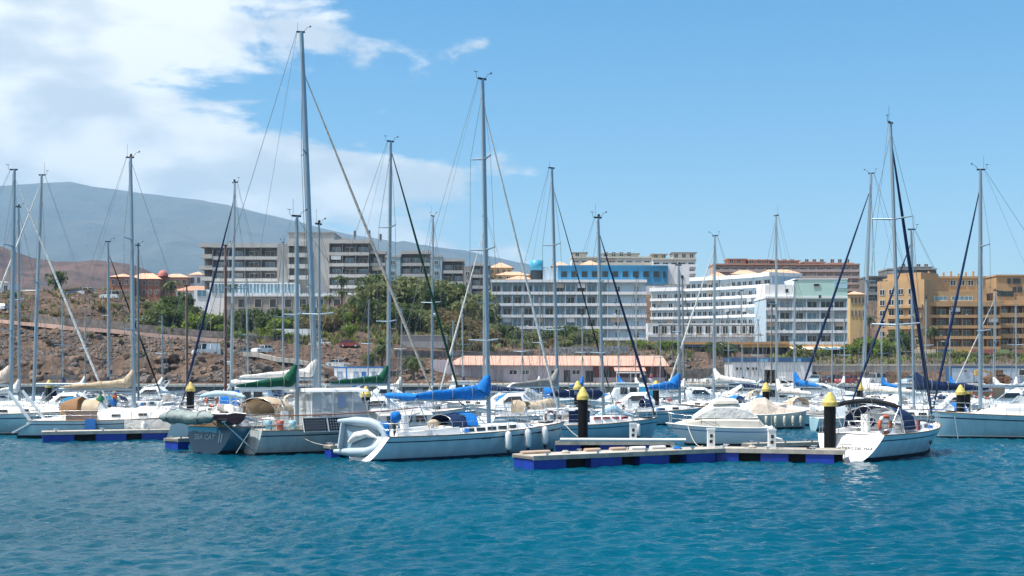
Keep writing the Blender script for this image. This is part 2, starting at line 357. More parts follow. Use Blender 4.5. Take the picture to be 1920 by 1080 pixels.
# ------------------------------------------------------------------ far relief
def relief(name, sky_px, sky_py, Y0, Y1, amp, m, label, seed, zbase):
    pxs = np.arange(-500, 2500, 14); rows = 46
    gx = np.zeros((rows + 6, len(pxs))); gy = gx.copy(); gz = gx.copy()
    for j, p in enumerate(pxs):
        zr = wz(np.interp(p, sky_px, sky_py), Y1)
        for i in range(rows + 6):
            t = i / (rows - 1); Y = Y0 + (Y1 - Y0) * t; X = wx(p, Y1) * (0.75 + 0.25 * Y / Y1)
            prof = t ** 1.25 if t <= 1 else 1 - (t - 1) * 2.0
            s = amp / 60.0
            n_ = noise.fractal((X / (260 * s) , Y / (260 * s), seed), 0.9, 2.1, 6) * amp * (0.25 + min(t, 1) * 0.75) * (1 - abs(t - 0.55)) * 0.9
            rid = abs(noise.noise((X / (150 * s), Y / (900 * s), seed + 3))) * amp * -0.8 * math.sin(math.pi * min(1, t))
            gx[i, j] = X; gy[i, j] = Y; gz[i, j] = zbase + (zr - zbase) * prof + (n_ + rid) * (1.0 if t < 0.97 else 0.25)
    o = link(name, grid_mesh(name, gx, gy, gz, [m])); tag(o, label, None, None, 'structure')
hillm = rock_material('hill_earth', (0.07, 0.045, 0.042), (0.13, 0.08, 0.065), (0.05, 0.035, 0.036), 0.006, 0.03, 0.3)
mtm = rock_material('mountain_earth', (0.045, 0.055, 0.065), (0.085, 0.085, 0.08), (0.035, 0.045, 0.045), 0.0008, 0.004, 0.3)
relief('hills', [-500, -200, 0, 60, 120, 180, 250, 330, 420, 520, 700, 2500], [425, 440, 462, 484, 494, 486, 496, 527, 552, 580, 640, 660], 900, 1700, 16, hillm, 'bare brown hills beyond the town on the left', 2.2, 22)
relief('mountain', [-500, -200, 0, 130, 300, 440, 600, 750, 870, 1000, 1100, 1300, 1600, 2500], [330, 335, 350, 341, 366, 388, 428, 455, 470, 496, 512, 548, 590, 640], 4300, 8600, 118, mtm, 'hazy blue mountain range behind the town', 7.7, 25)
hz = MB(); hz.box(-13000, 13000, -600, 13000, -4.0, 1480)
hm = bpy.data.materials.new('haze_air'); hm.use_nodes = True; t = hm.node_tree; t.nodes.remove(t.nodes['Principled BSDF'])
pv = t.nodes.new('ShaderNodeVolumePrincipled'); pv.inputs['Color'].default_value = (0.46, 0.74, 1.0, 1); pv.inputs['Density'].default_value = 0.95e-4; pv.inputs['Anisotropy'].default_value = 0.0
t.links.new(pv.outputs[0], t.nodes['Material Output'].inputs['Volume'])
haze = hz.build('haze', hm); tag(haze, 'thin bluish sea haze over the bay', None, None, 'stuff')
# ------------------------------------------------------------------ buildings
glass = mat('window_glass', (0.035, 0.055, 0.07), 0.12, spec=0.6)
glass_b = mat('blue_glass', (0.11, 0.24, 0.32), 0.15, spec=0.6)
glass_d = mat('dark_glass', (0.02, 0.025, 0.03), 0.15, spec=0.5)
white_r = mat('white_render', (0.80, 0.82, 0.83), 0.85, var=0.05, vscale=0.4)
frame_w = mat('white_frame', (0.72, 0.72, 0.70), 0.6)
frame_d = mat('dark_frame', (0.10, 0.09, 0.085), 0.6)
tile = mat('clay_tile', (0.50, 0.24, 0.15), 0.85, var=0.22, vscale=1.2, bump=0.4, bscale=4)
WINS = {}; brng = random.Random(77); curtain = mat('curtained_glass', (0.34, 0.37, 0.38), .3, var=.15, vscale=2); sunsh_ = mat('striped_blind', (0.55, 0.47, 0.36), .9)
def win_mesh(w, h, gm, fm, mull=1):
    k = (round(w, 2), round(h, 2), gm.name, fm.name, mull)
    if k in WINS: return WINS[k]
    m = MB(); t = min(0.09, w * 0.07)
    m.box(-w / 2, w / 2, -0.03, 0.05, 0, h, 0)
    for a, b_ in ((-w / 2, -w / 2 + t), (w / 2 - t, w / 2)): m.box(a, b_, -0.07, -0.032, 0, h, 1)
    m.box(-w / 2 + t, w / 2 - t, -0.07, -0.032, h - t, h, 1); m.box(-w / 2 + t, w / 2 - t, -0.07, -0.032, 0, t, 1)
    for i in range(mull):
        x = -w / 2 + w * (i + 1) / (mull + 1); m.box(x - t / 2, x + t / 2, -0.068, -0.034, t, h - t, 1)
    WINS[k] = m.mesh('window', [gm, fm]); return WINS[k]
class Facade:
    """a facade line from A to B (left to right as seen from the harbour), with outward normal n; local frame u along, n out, z up"""
    def __init__(s, root, A, B):
        s.root = root; s.A = Vector((A[0], A[1], 0)); B = Vector((B[0], B[1], 0)); d = B - s.A; s.w = d.length; s.u = d.normalized(); s.n = Vector((s.u.y, -s.u.x, 0)); s.ang = math.atan2(s.u.y, s.u.x)
        s.inv = root.matrix_world.inverted() if False else Matrix.Translation(-Vector(root.location))
    def m4(s, u, n, z):
        m = Matrix.Rotation(s.ang, 4, 'Z'); m.translation = s.A + s.u * u + s.n * n + Vector((0, 0, z)) - Vector(s.root.location); return m
    def box(s, name, m, u0, u1, n0, n1, z0, z1, parent=None, mi=None):
        """n0..n1: distance out from the facade line"""
        b_ = MB(); b_.box(0, u1 - u0, -n1, -n0, z0, z1, 0, s.m4(u0, 0, 0)); return b_.build(name, m, parent or s.root)
    def put(s, name, me, u, n, z):
        o = link(name, me, s.root); o.matrix_local = s.m4(u, n, z); return o
def balconies(root, A, B, z0, nfl, fh, nb, m_wall, m_slab, m_par, gm=glass, fm=frame_w, bd=1.5, ph=0.95, depth=12, ww=2.2, wh=2.05, pt=0.14, slab=0.28, div=True, m_div=None, rail=False, roof=0.8, mull=1, skip=()):
    """wall body with a run of balconies and glazed doors on every floor"""
    f = Facade(root, A, B); H_ = nfl * fh
    gb = min(base_z(A[0] / A[1] * F + 960, A[1]), base_z(B[0] / B[1] * F + 960, B[1])) - 1.5
    f.box('wall', m_wall, 0, f.w, -bd - depth, -bd, min(z0 - 3, gb), z0 + H_)
    f.box('roof_slab', m_slab, -0.15, f.w + 0.15, -bd - depth - 0.1, 0.12, z0 + H_ + 0.003, z0 + H_ + roof)
    bw = f.w / nb
    dm = None
    if div:
        d = MB(); d.box(-0.09, 0.09, 0.02, bd - 0.004, 0, fh - slab - 0.006); dm = d.mesh('divider', m_div or m_wall)
    wvar = [win_mesh(min(ww, bw * 0.72), wh, q, fm, mull) for q in (gm, glass_d, curtain)]
    for k in range(nfl):
        z = z0 + k * fh
        f.box('balcony_floor', m_slab, 0, f.w, -bd + 0.003, 0, z - slab, z)
        if rail:
            f.box('balcony_parapet', m_par, 0, f.w, -pt, -0.002, z + 0.003, z + ph * 0.62)
            f.box('handrail', frame_d if rail == 1 else rail, 0, f.w, -pt * 0.8, -0.02, z + ph * 0.62 + 0.25, z + ph + 0.02)
        else:
            f.box('balcony_parapet', m_par, -0.05, f.w + 0.05, -pt, 0.03, z - slab * 0.9, z + ph)
        for j in range(nb):
            if (k, j) in skip: continue
            f.put('window', wvar[brng.choice((0, 0, 0, 0, 1, 1, 2))], (j + 0.5) * bw, -bd + 0.072, z + 0.02)
            if brng.random() < .07: f.box('sun_blind', brng.choice((sunsh_, white_r)), (j + .12) * bw, (j + .88) * bw, -.5, -.46, z + fh * .52, z + fh - slab - .05)
            if brng.random() < .22: f.box('balcony_chair', brng.choice((white_r, frame_d)), (j + .3) * bw, (j + .3) * bw + .5, -.75, -.3, z + .005, z + .85)
        if div:
            for j in range(nb + 1): f.put('divider', dm, min(max(j * bw, 0.1), f.w - 0.1), 0, z + 0.003)
    return f
def px2(px, Y): return (wx(px, Y), Y)

# ---- grey stepped hotel on the left hill
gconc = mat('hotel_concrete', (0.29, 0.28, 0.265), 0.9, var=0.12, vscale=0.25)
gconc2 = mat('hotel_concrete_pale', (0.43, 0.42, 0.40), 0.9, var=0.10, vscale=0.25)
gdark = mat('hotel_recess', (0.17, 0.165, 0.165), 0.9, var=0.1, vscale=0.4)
gblue = mat('hotel_blue_grey', (0.30, 0.42, 0.47), 0.85, var=0.08, vscale=0.3)
Y = 350; hg = empty('grey_hotel', (wx(600, Y), Y, 16)); tag(hg, 'large grey concrete hotel with stepped balcony blocks above the green slope', 'hotel')
fh = 3.02
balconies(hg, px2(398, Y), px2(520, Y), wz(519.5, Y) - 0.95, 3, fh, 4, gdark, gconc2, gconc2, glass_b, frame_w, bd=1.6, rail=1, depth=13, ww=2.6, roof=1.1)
fA = Facade(hg, px2(520, Y), px2(540, Y)); fA.box('wall', gconc, 0, fA.w + 0.3, -12, 0.1, 19, wz(457, Y))
for k in range(4):
    z = wz(522 - k * 21, Y) - 0.6
    fA.box('balcony_slab', gconc2, -20.9 - 0.5 * (k % 2), -17.8, -13, 0.5 - 0.4 * (k % 2), z, z + 1.05)
    fA.box('balcony_slab', gconc2, 2.95, 9.3 - k * 0.4, -4, 0.6, z + 0.3, z + 1.4)
fS = Facade(hg, px2(378, Y + 4), px2(398, Y + 4)); fS.box('wall', gdark, 0.8, fS.w, -10, 0, 19, wz(462, Y))
fT = Facade(hg, px2(541, Y + 3), px2(626, Y + 3)); fT.box('tower_wall', gconc2, 0, fT.w, -14, 0, 16, wz(438, Y + 3)); fT.box('tower_cap', gconc, -0.2, fT.w + 0.2, -14.2, 0.2, wz(438, Y + 3) + 0.003, wz(435.5, Y + 3))
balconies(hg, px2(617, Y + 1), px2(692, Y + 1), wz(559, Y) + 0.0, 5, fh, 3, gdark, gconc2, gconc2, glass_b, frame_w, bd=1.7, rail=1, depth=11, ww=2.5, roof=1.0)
fC = Facade(hg, px2(628, Y + 6), px2(705, Y + 6)); fC.box('penthouse', gconc2, 0, fC.w - 1.5, -8, 0, wz(470, Y), wz(447, Y)); fC.box('vent_house', gconc, 1, 3.6, -4, -1, wz(447, Y), wz(442, Y))
for u, h in ((5.2, 3.1), (9.2, 3.2), (12.4, 2.2)):
    a = MB(); q0 = Vector(fC.m4(u, -3, wz(447, Y)).translation); a.tube([q0, q0 + Vector((0, 0, h))], 0.12, 6); a.box(-0.32, 0.32, -0.3, 0.3, h - 1.6, h - 0.1, 0, Matrix.Translation(q0)); a.build('antenna', frame_d, hg)
gl = empty('stepped_annex', (wx(760, Y), Y, 16)); tag(gl, 'blue grey terraced wing stepping down from the tall grey hotel', 'hotel')
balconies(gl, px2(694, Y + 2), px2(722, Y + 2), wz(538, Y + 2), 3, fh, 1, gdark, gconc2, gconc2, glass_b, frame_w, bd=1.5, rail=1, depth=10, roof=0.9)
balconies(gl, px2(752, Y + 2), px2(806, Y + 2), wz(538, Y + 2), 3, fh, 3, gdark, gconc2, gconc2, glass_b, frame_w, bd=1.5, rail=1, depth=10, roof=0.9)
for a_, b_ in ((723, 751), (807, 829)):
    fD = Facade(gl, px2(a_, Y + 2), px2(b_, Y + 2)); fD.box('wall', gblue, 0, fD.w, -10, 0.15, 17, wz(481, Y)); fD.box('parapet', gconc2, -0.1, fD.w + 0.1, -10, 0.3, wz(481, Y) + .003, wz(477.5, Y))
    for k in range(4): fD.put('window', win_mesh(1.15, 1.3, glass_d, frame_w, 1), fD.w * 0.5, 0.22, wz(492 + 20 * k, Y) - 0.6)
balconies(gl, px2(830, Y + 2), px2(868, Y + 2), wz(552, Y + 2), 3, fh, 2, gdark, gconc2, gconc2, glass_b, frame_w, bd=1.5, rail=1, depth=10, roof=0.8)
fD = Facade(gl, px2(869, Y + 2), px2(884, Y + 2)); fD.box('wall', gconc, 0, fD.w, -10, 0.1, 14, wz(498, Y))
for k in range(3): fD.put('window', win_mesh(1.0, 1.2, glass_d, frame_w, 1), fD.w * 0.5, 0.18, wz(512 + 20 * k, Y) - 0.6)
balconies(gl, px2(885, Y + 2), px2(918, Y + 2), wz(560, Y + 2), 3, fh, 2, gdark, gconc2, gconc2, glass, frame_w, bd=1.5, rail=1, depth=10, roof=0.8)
# glazed lobby and podium
pod = empty('hotel_podium', (wx(550, 338), 338, 16)); tag(pod, 'beige podium with square windows and glazed lobby below the grey hotel', 'building')
fP = Facade(pod, px2(420, 338), px2(648, 338)); fP.box('wall', mat('podium_beige', (0.42, 0.36, 0.30), 0.9, var=0.08, vscale=0.3), 0, fP.w, -16, 0, 10, wz(556, 338)); fP.box('terrace_slab', white_r, -0.2, fP.w + 6.5, -16, 0.3, wz(556, 338) + .003, wz(552, 338)); fP.box('plinth', gconc, -0.1, fP.w, 0.002, 0.25, 10, wz(580, 338))
for px in (453, 484, 512, 540, 568, 600, 632): fP.put('window', win_mesh(1.9, 2.3, glass_d, frame_w, 0), (px - 420) / F * 338, 0.09, wz(577, 338) + 0.05)
for px in (620, 645): fP.put('window', win_mesh(2.6, 1.5, glass_b, frame_w, 1), (px - 420) / F * 338, 0.09, wz(600, 338))
fR = Facade(pod, px2(648, 337), px2(680, 337)); fR.box('wall', mat('podium_beige', (0.4, 0.34, 0.28)), 0, fR.w, -10, 0, 12, wz(552, 337))
for u in (1.2, 2.7): fR.put('window', win_mesh(0.7, 1.8, glass_d, frame_d, 0), u, 0.09, wz(572, 337))
for px in range(424, 680, 12):
    fP.put('baluster', win_mesh(1.35, 0.4, white_r, white_r, 0), (px - 420) / F * 338 + 0.6, 0.15, wz(552, 338) + 0.01)
fG = Facade(pod, px2(393, 341), px2(553, 341)); fG.box('lobby_wall', white_r, 0, fG.w, -9, 0, 15, wz(530, 341))
for px in range(397, 552, 13): fG.put('window', win_mesh(1.65, 2.7, glass_b, white_r, 1), (px - 393 + 6) / F * 341, 0.09, wz(551, 341))
fG.box('lobby_wing', white_r, -4.2, 0.0, -8, -0.4, 14, wz(543, 341)); fG.put('window', win_mesh(2.6, 1.9, glass_b, white_r, 1), -2.1, -0.3, wz(557, 341))

# ---- white and blue hotel in the middle
Y = 330; hw = empty('white_hotel', (wx(1070, Y), Y, 10)); tag(hw, 'long white hotel with blue attic floor and four rows of balconies', 'hotel')
wshade = mat('shade_tinted_back_wall', (0.44, 0.58, 0.69), 0.85, var=0.05, vscale=0.4)  # blue cast of the recess shade put into the white wall colour
fh = 2.96; z0 = wz(614, Y) - 0.2
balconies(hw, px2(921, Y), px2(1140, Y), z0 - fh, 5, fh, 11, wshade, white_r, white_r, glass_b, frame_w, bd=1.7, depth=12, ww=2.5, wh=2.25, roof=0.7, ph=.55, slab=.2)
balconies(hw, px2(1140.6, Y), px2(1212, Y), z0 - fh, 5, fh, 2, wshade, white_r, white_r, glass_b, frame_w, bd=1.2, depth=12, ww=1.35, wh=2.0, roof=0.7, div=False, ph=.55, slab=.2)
blue = mat('attic_blue', (0.045, 0.25, 0.45), 0.6, var=0.08, vscale=0.3)
fB = Facade(hw, px2(1046, Y + 5), px2(1252, Y + 5)); fB.box('attic_wall', blue, 0, fB.w, -8, 0, wz(530, Y), wz(500, Y + 5)); fB.box('attic_cornice', blue, -0.1, fB.w + 0.1, -8, 0.25, wz(500, Y + 5) + .003, wz(497.5, Y + 5))
for i in range(10): fB.put('window', win_mesh(1.75, 1.75, glass_d, blue, 0), 1.6 + i * (fB.w - 4.6) / 9, 0.09, wz(520.5, Y + 5))
fB.put('window', win_mesh(0.9, 1.75, glass_d, blue, 0), fB.w - 0.9, 0.09, wz(521, Y + 5))
fB.box('stair_block', white_r, fB.w + 0.02, fB.w + 5.8, -7, -1, wz(530, Y), wz(496, Y)); fB.put('window', win_mesh(0.5, 0.9, glass_d, frame_d, 0), fB.w + 4, -0.9, wz(520, Y))
fL = Facade(hw, px2(1018, Y + 5), px2(1046, Y + 5)); fL.box('plain_wall', mat('grey_blue_render', (0.42, 0.52, 0.60), 0.85), 0, fL.w - 0.01, -7, 0, wz(530, Y), wz(502, Y + 5))
tw = MB(); cx_ = Vector((wx(1006, Y + 5), Y + 6, 0)) - Vector(hw.location)
tw.lathe([(1.6, wz(529, Y)), (1.6, wz(504, Y))], 16, (cx_.x, cx_.y, 0)); tw.build('stair_tower', glass_d, hw)
tw = MB(); tw.lathe([(0.01, wz(504, Y)), (1.75, wz(504, Y)), (1.75, wz(485, Y)), (0.01, wz(485, Y))], 16, (cx_.x, cx_.y, 0)); tw.build('tower_drum', mat('drum_blue', (0.05, 0.33, 0.50), 0.5), hw)
for o in hw.children:
    if o.name.startswith(('stair_tower', 'tower_drum')): o.location.z = -hw.location.z
# curved court wing
cw = empty('curved_wing', (wx(1330, 370), 370, 10)); tag(cw, 'sunlit white curved hotel wing with five rows of small balconies', 'hotel')
Yc = 376; fh = 2.80; z0 = wz(612, Yc)
pts = [(1219, 392), (1282, 388), (1345, 381), (1408, 371), (1442, 364)]
for (a, ya), (b_, yb) in zip(pts, pts[1:]):
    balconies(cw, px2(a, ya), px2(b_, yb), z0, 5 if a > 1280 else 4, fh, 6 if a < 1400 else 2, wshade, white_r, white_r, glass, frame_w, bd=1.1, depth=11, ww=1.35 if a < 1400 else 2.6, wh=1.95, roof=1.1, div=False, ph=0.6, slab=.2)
fE = Facade(cw, px2(1212, 352), px2(1440, 352)); fE.box('ground_floor', white_r, 0.4, fE.w, -20, 0, 5, wz(606, 352)); fE.box('terrace_edge', white_r, 0.2, fE.w, 0.02, 0.5, wz(632, 352), wz(627, 352))
for i in range(13): fE.put('window', win_mesh(1.5, 2.2, glass_d, frame_w, 1), 2.5 + i * 2.4, 0.09, wz(626, 352))
fE.box('pergola_beam', mat('pergola_wood', (0.16, 0.12, 0.09)), 3, fE.w - 2, 2.2, 2.4, wz(611, 350), wz(609.5, 350))
for i in range(9): fE.box('pergola_post', MATS['pergola_wood'], 3.2 + i * 3.4, 3.36 + i * 3.4, 2.2, 2.36, wz(632, 350), wz(611, 350) - .01)
# mint topped end block
me_ = empty('mint_block', (wx(1510, 332), 332, 8)); tag(me_, 'white hotel block with pale mint blank top wall and blue shaded balconies', 'hotel')
mint = mat('mint_render', (0.50, 0.74, 0.67), 0.85, var=0.04, vscale=0.3)
Ym = 332; fh = 2.95; z0 = wz(638, Ym) - 0.9
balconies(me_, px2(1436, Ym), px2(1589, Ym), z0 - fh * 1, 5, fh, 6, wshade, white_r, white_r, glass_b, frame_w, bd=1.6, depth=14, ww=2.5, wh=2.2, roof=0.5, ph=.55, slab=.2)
fM = Facade(me_, px2(1491, Ym), px2(1589, Ym)); fM.box('mint_wall', mint, 0, fM.w, -13, 0.03, wz(561, Ym), wz(524, Ym)); fM.box('top_trim', white_r, -.1, fM.w + .1, -13, .16, wz(524, Ym) + .003, wz(522, Ym))
fM.put('window', win_mesh(1.7, 0.9, glass_d, frame_w, 0), (1531 - 1491) / F * Ym, 0.12, wz(538, Ym)); fM.put('window', win_mesh(0.7, 1.0, glass_d, frame_w, 0), (1537 - 1491) / F * Ym, 0.12, wz(560, Ym)); fM.put('panel', win_mesh(3.4, 1.5, mat('pale_blue_panel', (0.42, 0.66, 0.74)), MATS['pale_blue_panel'], 0), (1576 - 1491) / F * Ym, 0.12, wz(540, Ym))
fM.box('side_wall', white_r, -7.6, -0.02, -13, -0.8, wz(561, Ym), wz(533, Ym)); fM.put('window', win_mesh(0.9, 1.1, glass_d, frame_w, 0), -2, -0.7, wz(549, Ym))

# ---- orange apartment complex on the right
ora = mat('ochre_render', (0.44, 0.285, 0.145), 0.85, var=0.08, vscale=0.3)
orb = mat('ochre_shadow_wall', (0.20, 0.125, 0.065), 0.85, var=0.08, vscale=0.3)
Y = 350; oc = empty('ochre_apartments', (wx(1800, Y), Y, 6)); tag(oc, 'big ochre apartment building with long balconies above the restaurants', 'apartment building')
fh = 2.9
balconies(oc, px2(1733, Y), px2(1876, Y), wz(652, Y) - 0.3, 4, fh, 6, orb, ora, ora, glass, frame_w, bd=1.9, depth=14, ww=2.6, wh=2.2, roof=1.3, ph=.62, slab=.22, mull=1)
fO = Facade(oc, px2(1728, Y + 2), px2(1850, Y + 2)); fO.box('upper_wall', ora, 0, fO.w, -12, 0, wz(570, Y), wz(545, Y))
for px in (1752, 1800): fO.put('window', win_mesh(5.9, 1.25, glass_b, frame_w, 4), (px - 1728 + 4) / F * Y, 0.09, wz(563, Y))
fO.box('terrace', ora, 0, fO.w + 5, -1, 0.5, wz(567, Y), wz(563, Y) - .02)
fQ = Facade(oc, px2(1680, Y + 10), px2(1848, Y + 10)); fQ.box('top_storey', ora, 0, fQ.w, -12, 0, wz(570, Y), wz(522, Y + 10)); fQ.box('roof_edge', ora, -.2, fQ.w + .2, -12, .3, wz(522, Y + 10) + .003, wz(518, Y + 10))
for i in range(7): fQ.put('window', win_mesh(1.7, 1.6, glass_d, frame_w, 1), 8.5 + i * 2.5, 0.09, wz(536, Y + 10))
for i in range(9):
    fQ.box('chimney', ora, 6 + i * 2.1, 6.45 + i * 2.1, -4, -3.4, wz(517.9, Y + 10), wz(511 - (i % 3) * 2, Y + 10))
fN = Facade(oc, px2(1645, Y + 8), px2(1733, Y - 2)); fN.box('wing_wall', ora, 0, fN.w, -14, 0, 3, wz(528, Y + 8)); 
for k in range(6):
    z = wz(652, Y) + 0.2 + k * fh
    for u in (1.6, 4.4, 7.2, 10.2):
        if z < wz(535, Y): fN.put('window', win_mesh(1.6, 1.6, glass_d, frame_w, 1), u, 0.09, z)
    if k < 5: fN.box('balcony_parapet', ora, 3.2, fN.w - 0.3, 0.02, 0.9, z - 0.9, z - 0.05)
fN.box('roof_box', ora, 2, fN.w - 2, -12, -2, wz(528, Y) + .003, wz(510, Y))
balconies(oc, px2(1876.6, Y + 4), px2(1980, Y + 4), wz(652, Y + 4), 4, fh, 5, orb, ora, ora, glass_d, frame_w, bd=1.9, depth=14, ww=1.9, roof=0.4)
fX = Facade(oc, px2(1868, Y + 8), px2(1980, Y + 8)); fX.box('top_wall', ora, 0, fX.w, -12, 0, wz(570, Y), wz(514, Y)); fX.box('roof_edge', ora, -.2, fX.w + .2, -12, .3, wz(514, Y) + .003, wz(511, Y))
for px, py, w_ in ((1892, 532, 1.0), (1906, 532, 2.2), (1912, 548, 1.3), (1875, 555, 1.6), (1889, 556, 3.4), (1902, 548, 1.0)): fX.put('window', win_mesh(w_, 1.5, glass_d, frame_d, 1), (px - 1868) / F * (Y + 8), 0.09, wz(py, Y + 8))
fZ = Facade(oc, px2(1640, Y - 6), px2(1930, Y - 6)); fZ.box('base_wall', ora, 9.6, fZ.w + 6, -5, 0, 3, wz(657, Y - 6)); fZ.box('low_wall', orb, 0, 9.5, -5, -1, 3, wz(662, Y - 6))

# ---- apartments on the ridge behind
def block(name, label, px0, px1, Y, ybase, ytop, nfl, nb, mw, ms, mp, roofs=(), gm=glass, roofm=None, bd=1.0, cat='apartment building', ww=1.8):
    r = empty(name, (wx((px0 + px1) / 2, Y), Y, wz(ybase, Y))); tag(r, label, cat); h = wz(ytop, Y) - wz(ybase, Y)
    f = balconies(r, px2(px0, Y), px2(px1, Y), wz(ybase, Y), nfl, h / nfl, nb, mw, ms, mp, gm, frame_w, bd=bd, depth=10, ww=ww, wh=h / nfl * 0.62, roof=0.5, ph=0.75, slab=0.2)
    for a, b_, yt, m in roofs:
        u0 = (a - px0) / F * Y; u1 = (b_ - px0) / F * Y
        f.box('penthouse', m, u0, u1, -8, -1.6, wz(ytop, Y), wz(yt + 4, Y))
        for u in np.arange(u0 + 1.2, u1 - 0.8, 2.6): f.put('window', win_mesh(1.4, 1.5, glass, frame_w, 1), float(u), -1.5, wz(ytop, Y) + 0.7)
        f.box('penthouse_roof', roofm or ms, u0 - .5, u1 + .5, -8.6, -0.9, wz(yt + 4, Y) + .003, wz(yt + 2.2, Y))
    return r, f
cream = mat('cream_render', (0.60, 0.56, 0.48), 0.85, var=0.06, vscale=0.3)
terra = mat('terracotta_render', (0.46, 0.24, 0.17), 0.85, var=0.08, vscale=0.3)
pink = mat('pink_grey_render', (0.48, 0.37, 0.34), 0.85, var=0.08, vscale=0.3)
yel = mat('yellow_render', (0.62, 0.47, 0.24), 0.85, var=0.08, vscale=0.4)
block('ridge_apartments', 'cream and white apartment block with flat roofs behind the blue attic', 1072, 1222, 430, 520, 484, 3, 9, white_r, cream, cream, [(1076, 1100, 470, cream), (1130, 1198, 472, cream)], roofm=gconc)
block('ridge_apartments', 'white apartment block with glazed stairwells above the white hotel', 1224, 1305, 428, 525, 487, 3, 5, white_r, cream, white_r, [(1224, 1250, 473, yel), (1262, 1305, 470, cream)], roofm=gconc)
block('terracotta_apartments', 'terracotta and grey apartment row along the skyline behind the mint block', 1338, 1612, 440, 545, 497, 4, 17, pink, terra, pink, [(1366, 1400, 482, terra), (1404, 1446, 484, terra), (1452, 1500, 485, terra), (1508, 1548, 488, terra), (1556, 1600, 490, terra)], roofm=terra)
block('grey_block', 'dark grey block rising behind the ochre apartments', 1628, 1664, 425, 600, 520, 5, 2, gdark, gdark, gconc, ())
block('grey_block', 'grey flat roofed block on the skyline above the ochre apartments', 1664, 1756, 440, 560, 506, 4, 6, gdark, gconc, gconc, [(1690, 1750, 497, gconc)])
def villa(name, label, px0, px1, Y, ybase, yeave, yridge, mw, mr, nw=3, rows=2, cat='house', depth=7, group=None):
    """house with hipped tile roof"""
    r = empty(name, (wx((px0 + px1) / 2, Y), Y, wz(ybase, Y))); tag(r, label, cat, group)
    f = Facade(r, px2(px0, Y), px2(px1, Y)); f.box('wall', mw, 0, f.w, -depth, 0, min(wz(ybase, Y) - 3, base_z(px0, Y) - 1.5), wz(yeave, Y))
    m = MB(); e = 0.5; w = f.w; zr = wz(yridge, Y) - wz(yeave, Y); hp = min(w, depth) * 0.45
    vs = [(-e, -e, 0), (w + e, -e, 0), (w + e, depth + e, 0), (-e, depth + e, 0), (hp, depth / 2, zr), (w - hp, depth / 2, zr)]
    m.add([f.m4(0, 0, wz(yeave, Y) + 0.004) @ Vector(v) for v in vs], [(0, 1, 5, 4), (1, 2, 5), (2, 3, 4, 5), (3, 0, 4), (3, 2, 1, 0)]); m.build('roof', mr, r)
    hh = wz(yeave, Y) - wz(ybase, Y)
    for k in range(rows):
        for i in range(nw): f.put('window', win_mesh(min(1.3, w / nw * 0.5), hh / rows * 0.5, glass_d, frame_w, 1), (i + 0.5) * w / nw, 0.09, wz(ybase, Y) + hh / rows * (k + 0.28))
    return r
brick = mat('brick_red_render', (0.36, 0.165, 0.105), 0.85, var=0.1, vscale=0.4)
tile2 = mat('pale_clay_tile', (0.62, 0.37, 0.24), 0.85, var=0.18, vscale=1.0, bump=0.3, bscale=4)
villa('terracotta_villa', 'leftmost red terracotta villa with small tiled roof on the hill', 206, 244, 400, 560, 519, 512, brick, tile2, 3, 2)
villa('terracotta_villa', 'wide red terracotta villa beside the tall grey mast', 240, 300, 408, 556, 523, 511, brick, tile2, 5, 2)
villa('terracotta_villa', 'red villa with a pink domed turret on the hill', 300, 352, 412, 556, 520, 512, mat('salmon_render', (0.48, 0.26, 0.17), 0.85, var=.1), tile2, 4, 2)
dm_ = MB(); dm_.lathe([(1.7, 0), (1.65, 0.8), (1.2, 1.6), (0.5, 2.0), (0.02, 2.1)], 12); o = dm_.build('dome', mat('dome_red', (0.45, 0.14, 0.12), 0.7), [x for x in col.objects if x.name.startswith('terracotta_villa') and 'dome' in x['label']][0]); o.location = (-3.2, -1, wz(519, 412) - wz(556, 412))
villa('white_villa', 'white house with orange hipped roof left of the grey hotel', 356, 378, 415, 560, 515, 508, white_r, tile2, 2, 2)
villa('white_villa', 'low white house with long clay roof below the red villas', 330, 396, 380, 565, 545, 535, white_r, tile, 4, 1)
villa('low_house', 'long low cream house with pale roof on the far left plain', 210 - 130, 208, 420, 556, 549, 545, cream, mat('flat_beige_roof', (0.52, 0.43, 0.33), 0.9), 6, 1)
villa('low_house', 'pale green flat house behind the dark roadside tree', 100, 150, 410, 560, 549, 546, mat('pale_green_render', (0.50, 0.56, 0.48), 0.85), white_r, 4, 1)
villa('low_house', 'white building at the far left edge beyond the road', -40, 18, 420, 575, 530, 526, white_r, gconc, 4, 2)
villa('low_house', 'cream house between the two left masts on the plain', 22, 74, 430, 560, 546, 542, cream, gconc, 4, 1)
for i, (a, b_, yb, ye, yr, Yv, lb) in enumerate([
    (884, 914, 535, 503, 493, 395, 'yellow house with round clay roof just right of the tall middle mast'), (918, 960, 530, 502, 491, 400, 'yellow villa with broad clay roof behind the white hotel'),
    (930, 992, 535, 516, 508, 390, 'low yellow house with clay roof over the hotel parapet'), (950, 1000, 535, 524, 516, 384, 'small orange roof peeping over the white hotel beside the teal tower'),
    (1036, 1066, 520, 499, 489, 392, 'yellow pavilion with clay roof behind the left end of the blue attic'), (1088, 1126, 520, 497, 487, 392, 'yellow pavilion with wide clay roof behind the middle of the blue attic'),
    (1330, 1364, 535, 520, 508, 400, 'orange house with hipped roof beside the curved wing'), (1372, 1424, 535, 514, 505, 402, 'orange villa with arcade and clay roof above the curved wing'),
    (1426, 1500, 535, 513, 504, 404, 'long orange villa with clay roof left of the mint block'), (1594, 1622, 600, 552, 545, 380, 'narrow yellow house between mint block and ochre apartments')]):
    villa('yellow_villa', lb, a, b_, Yv, yb, ye, yr, yel, tile2, 4, 2)

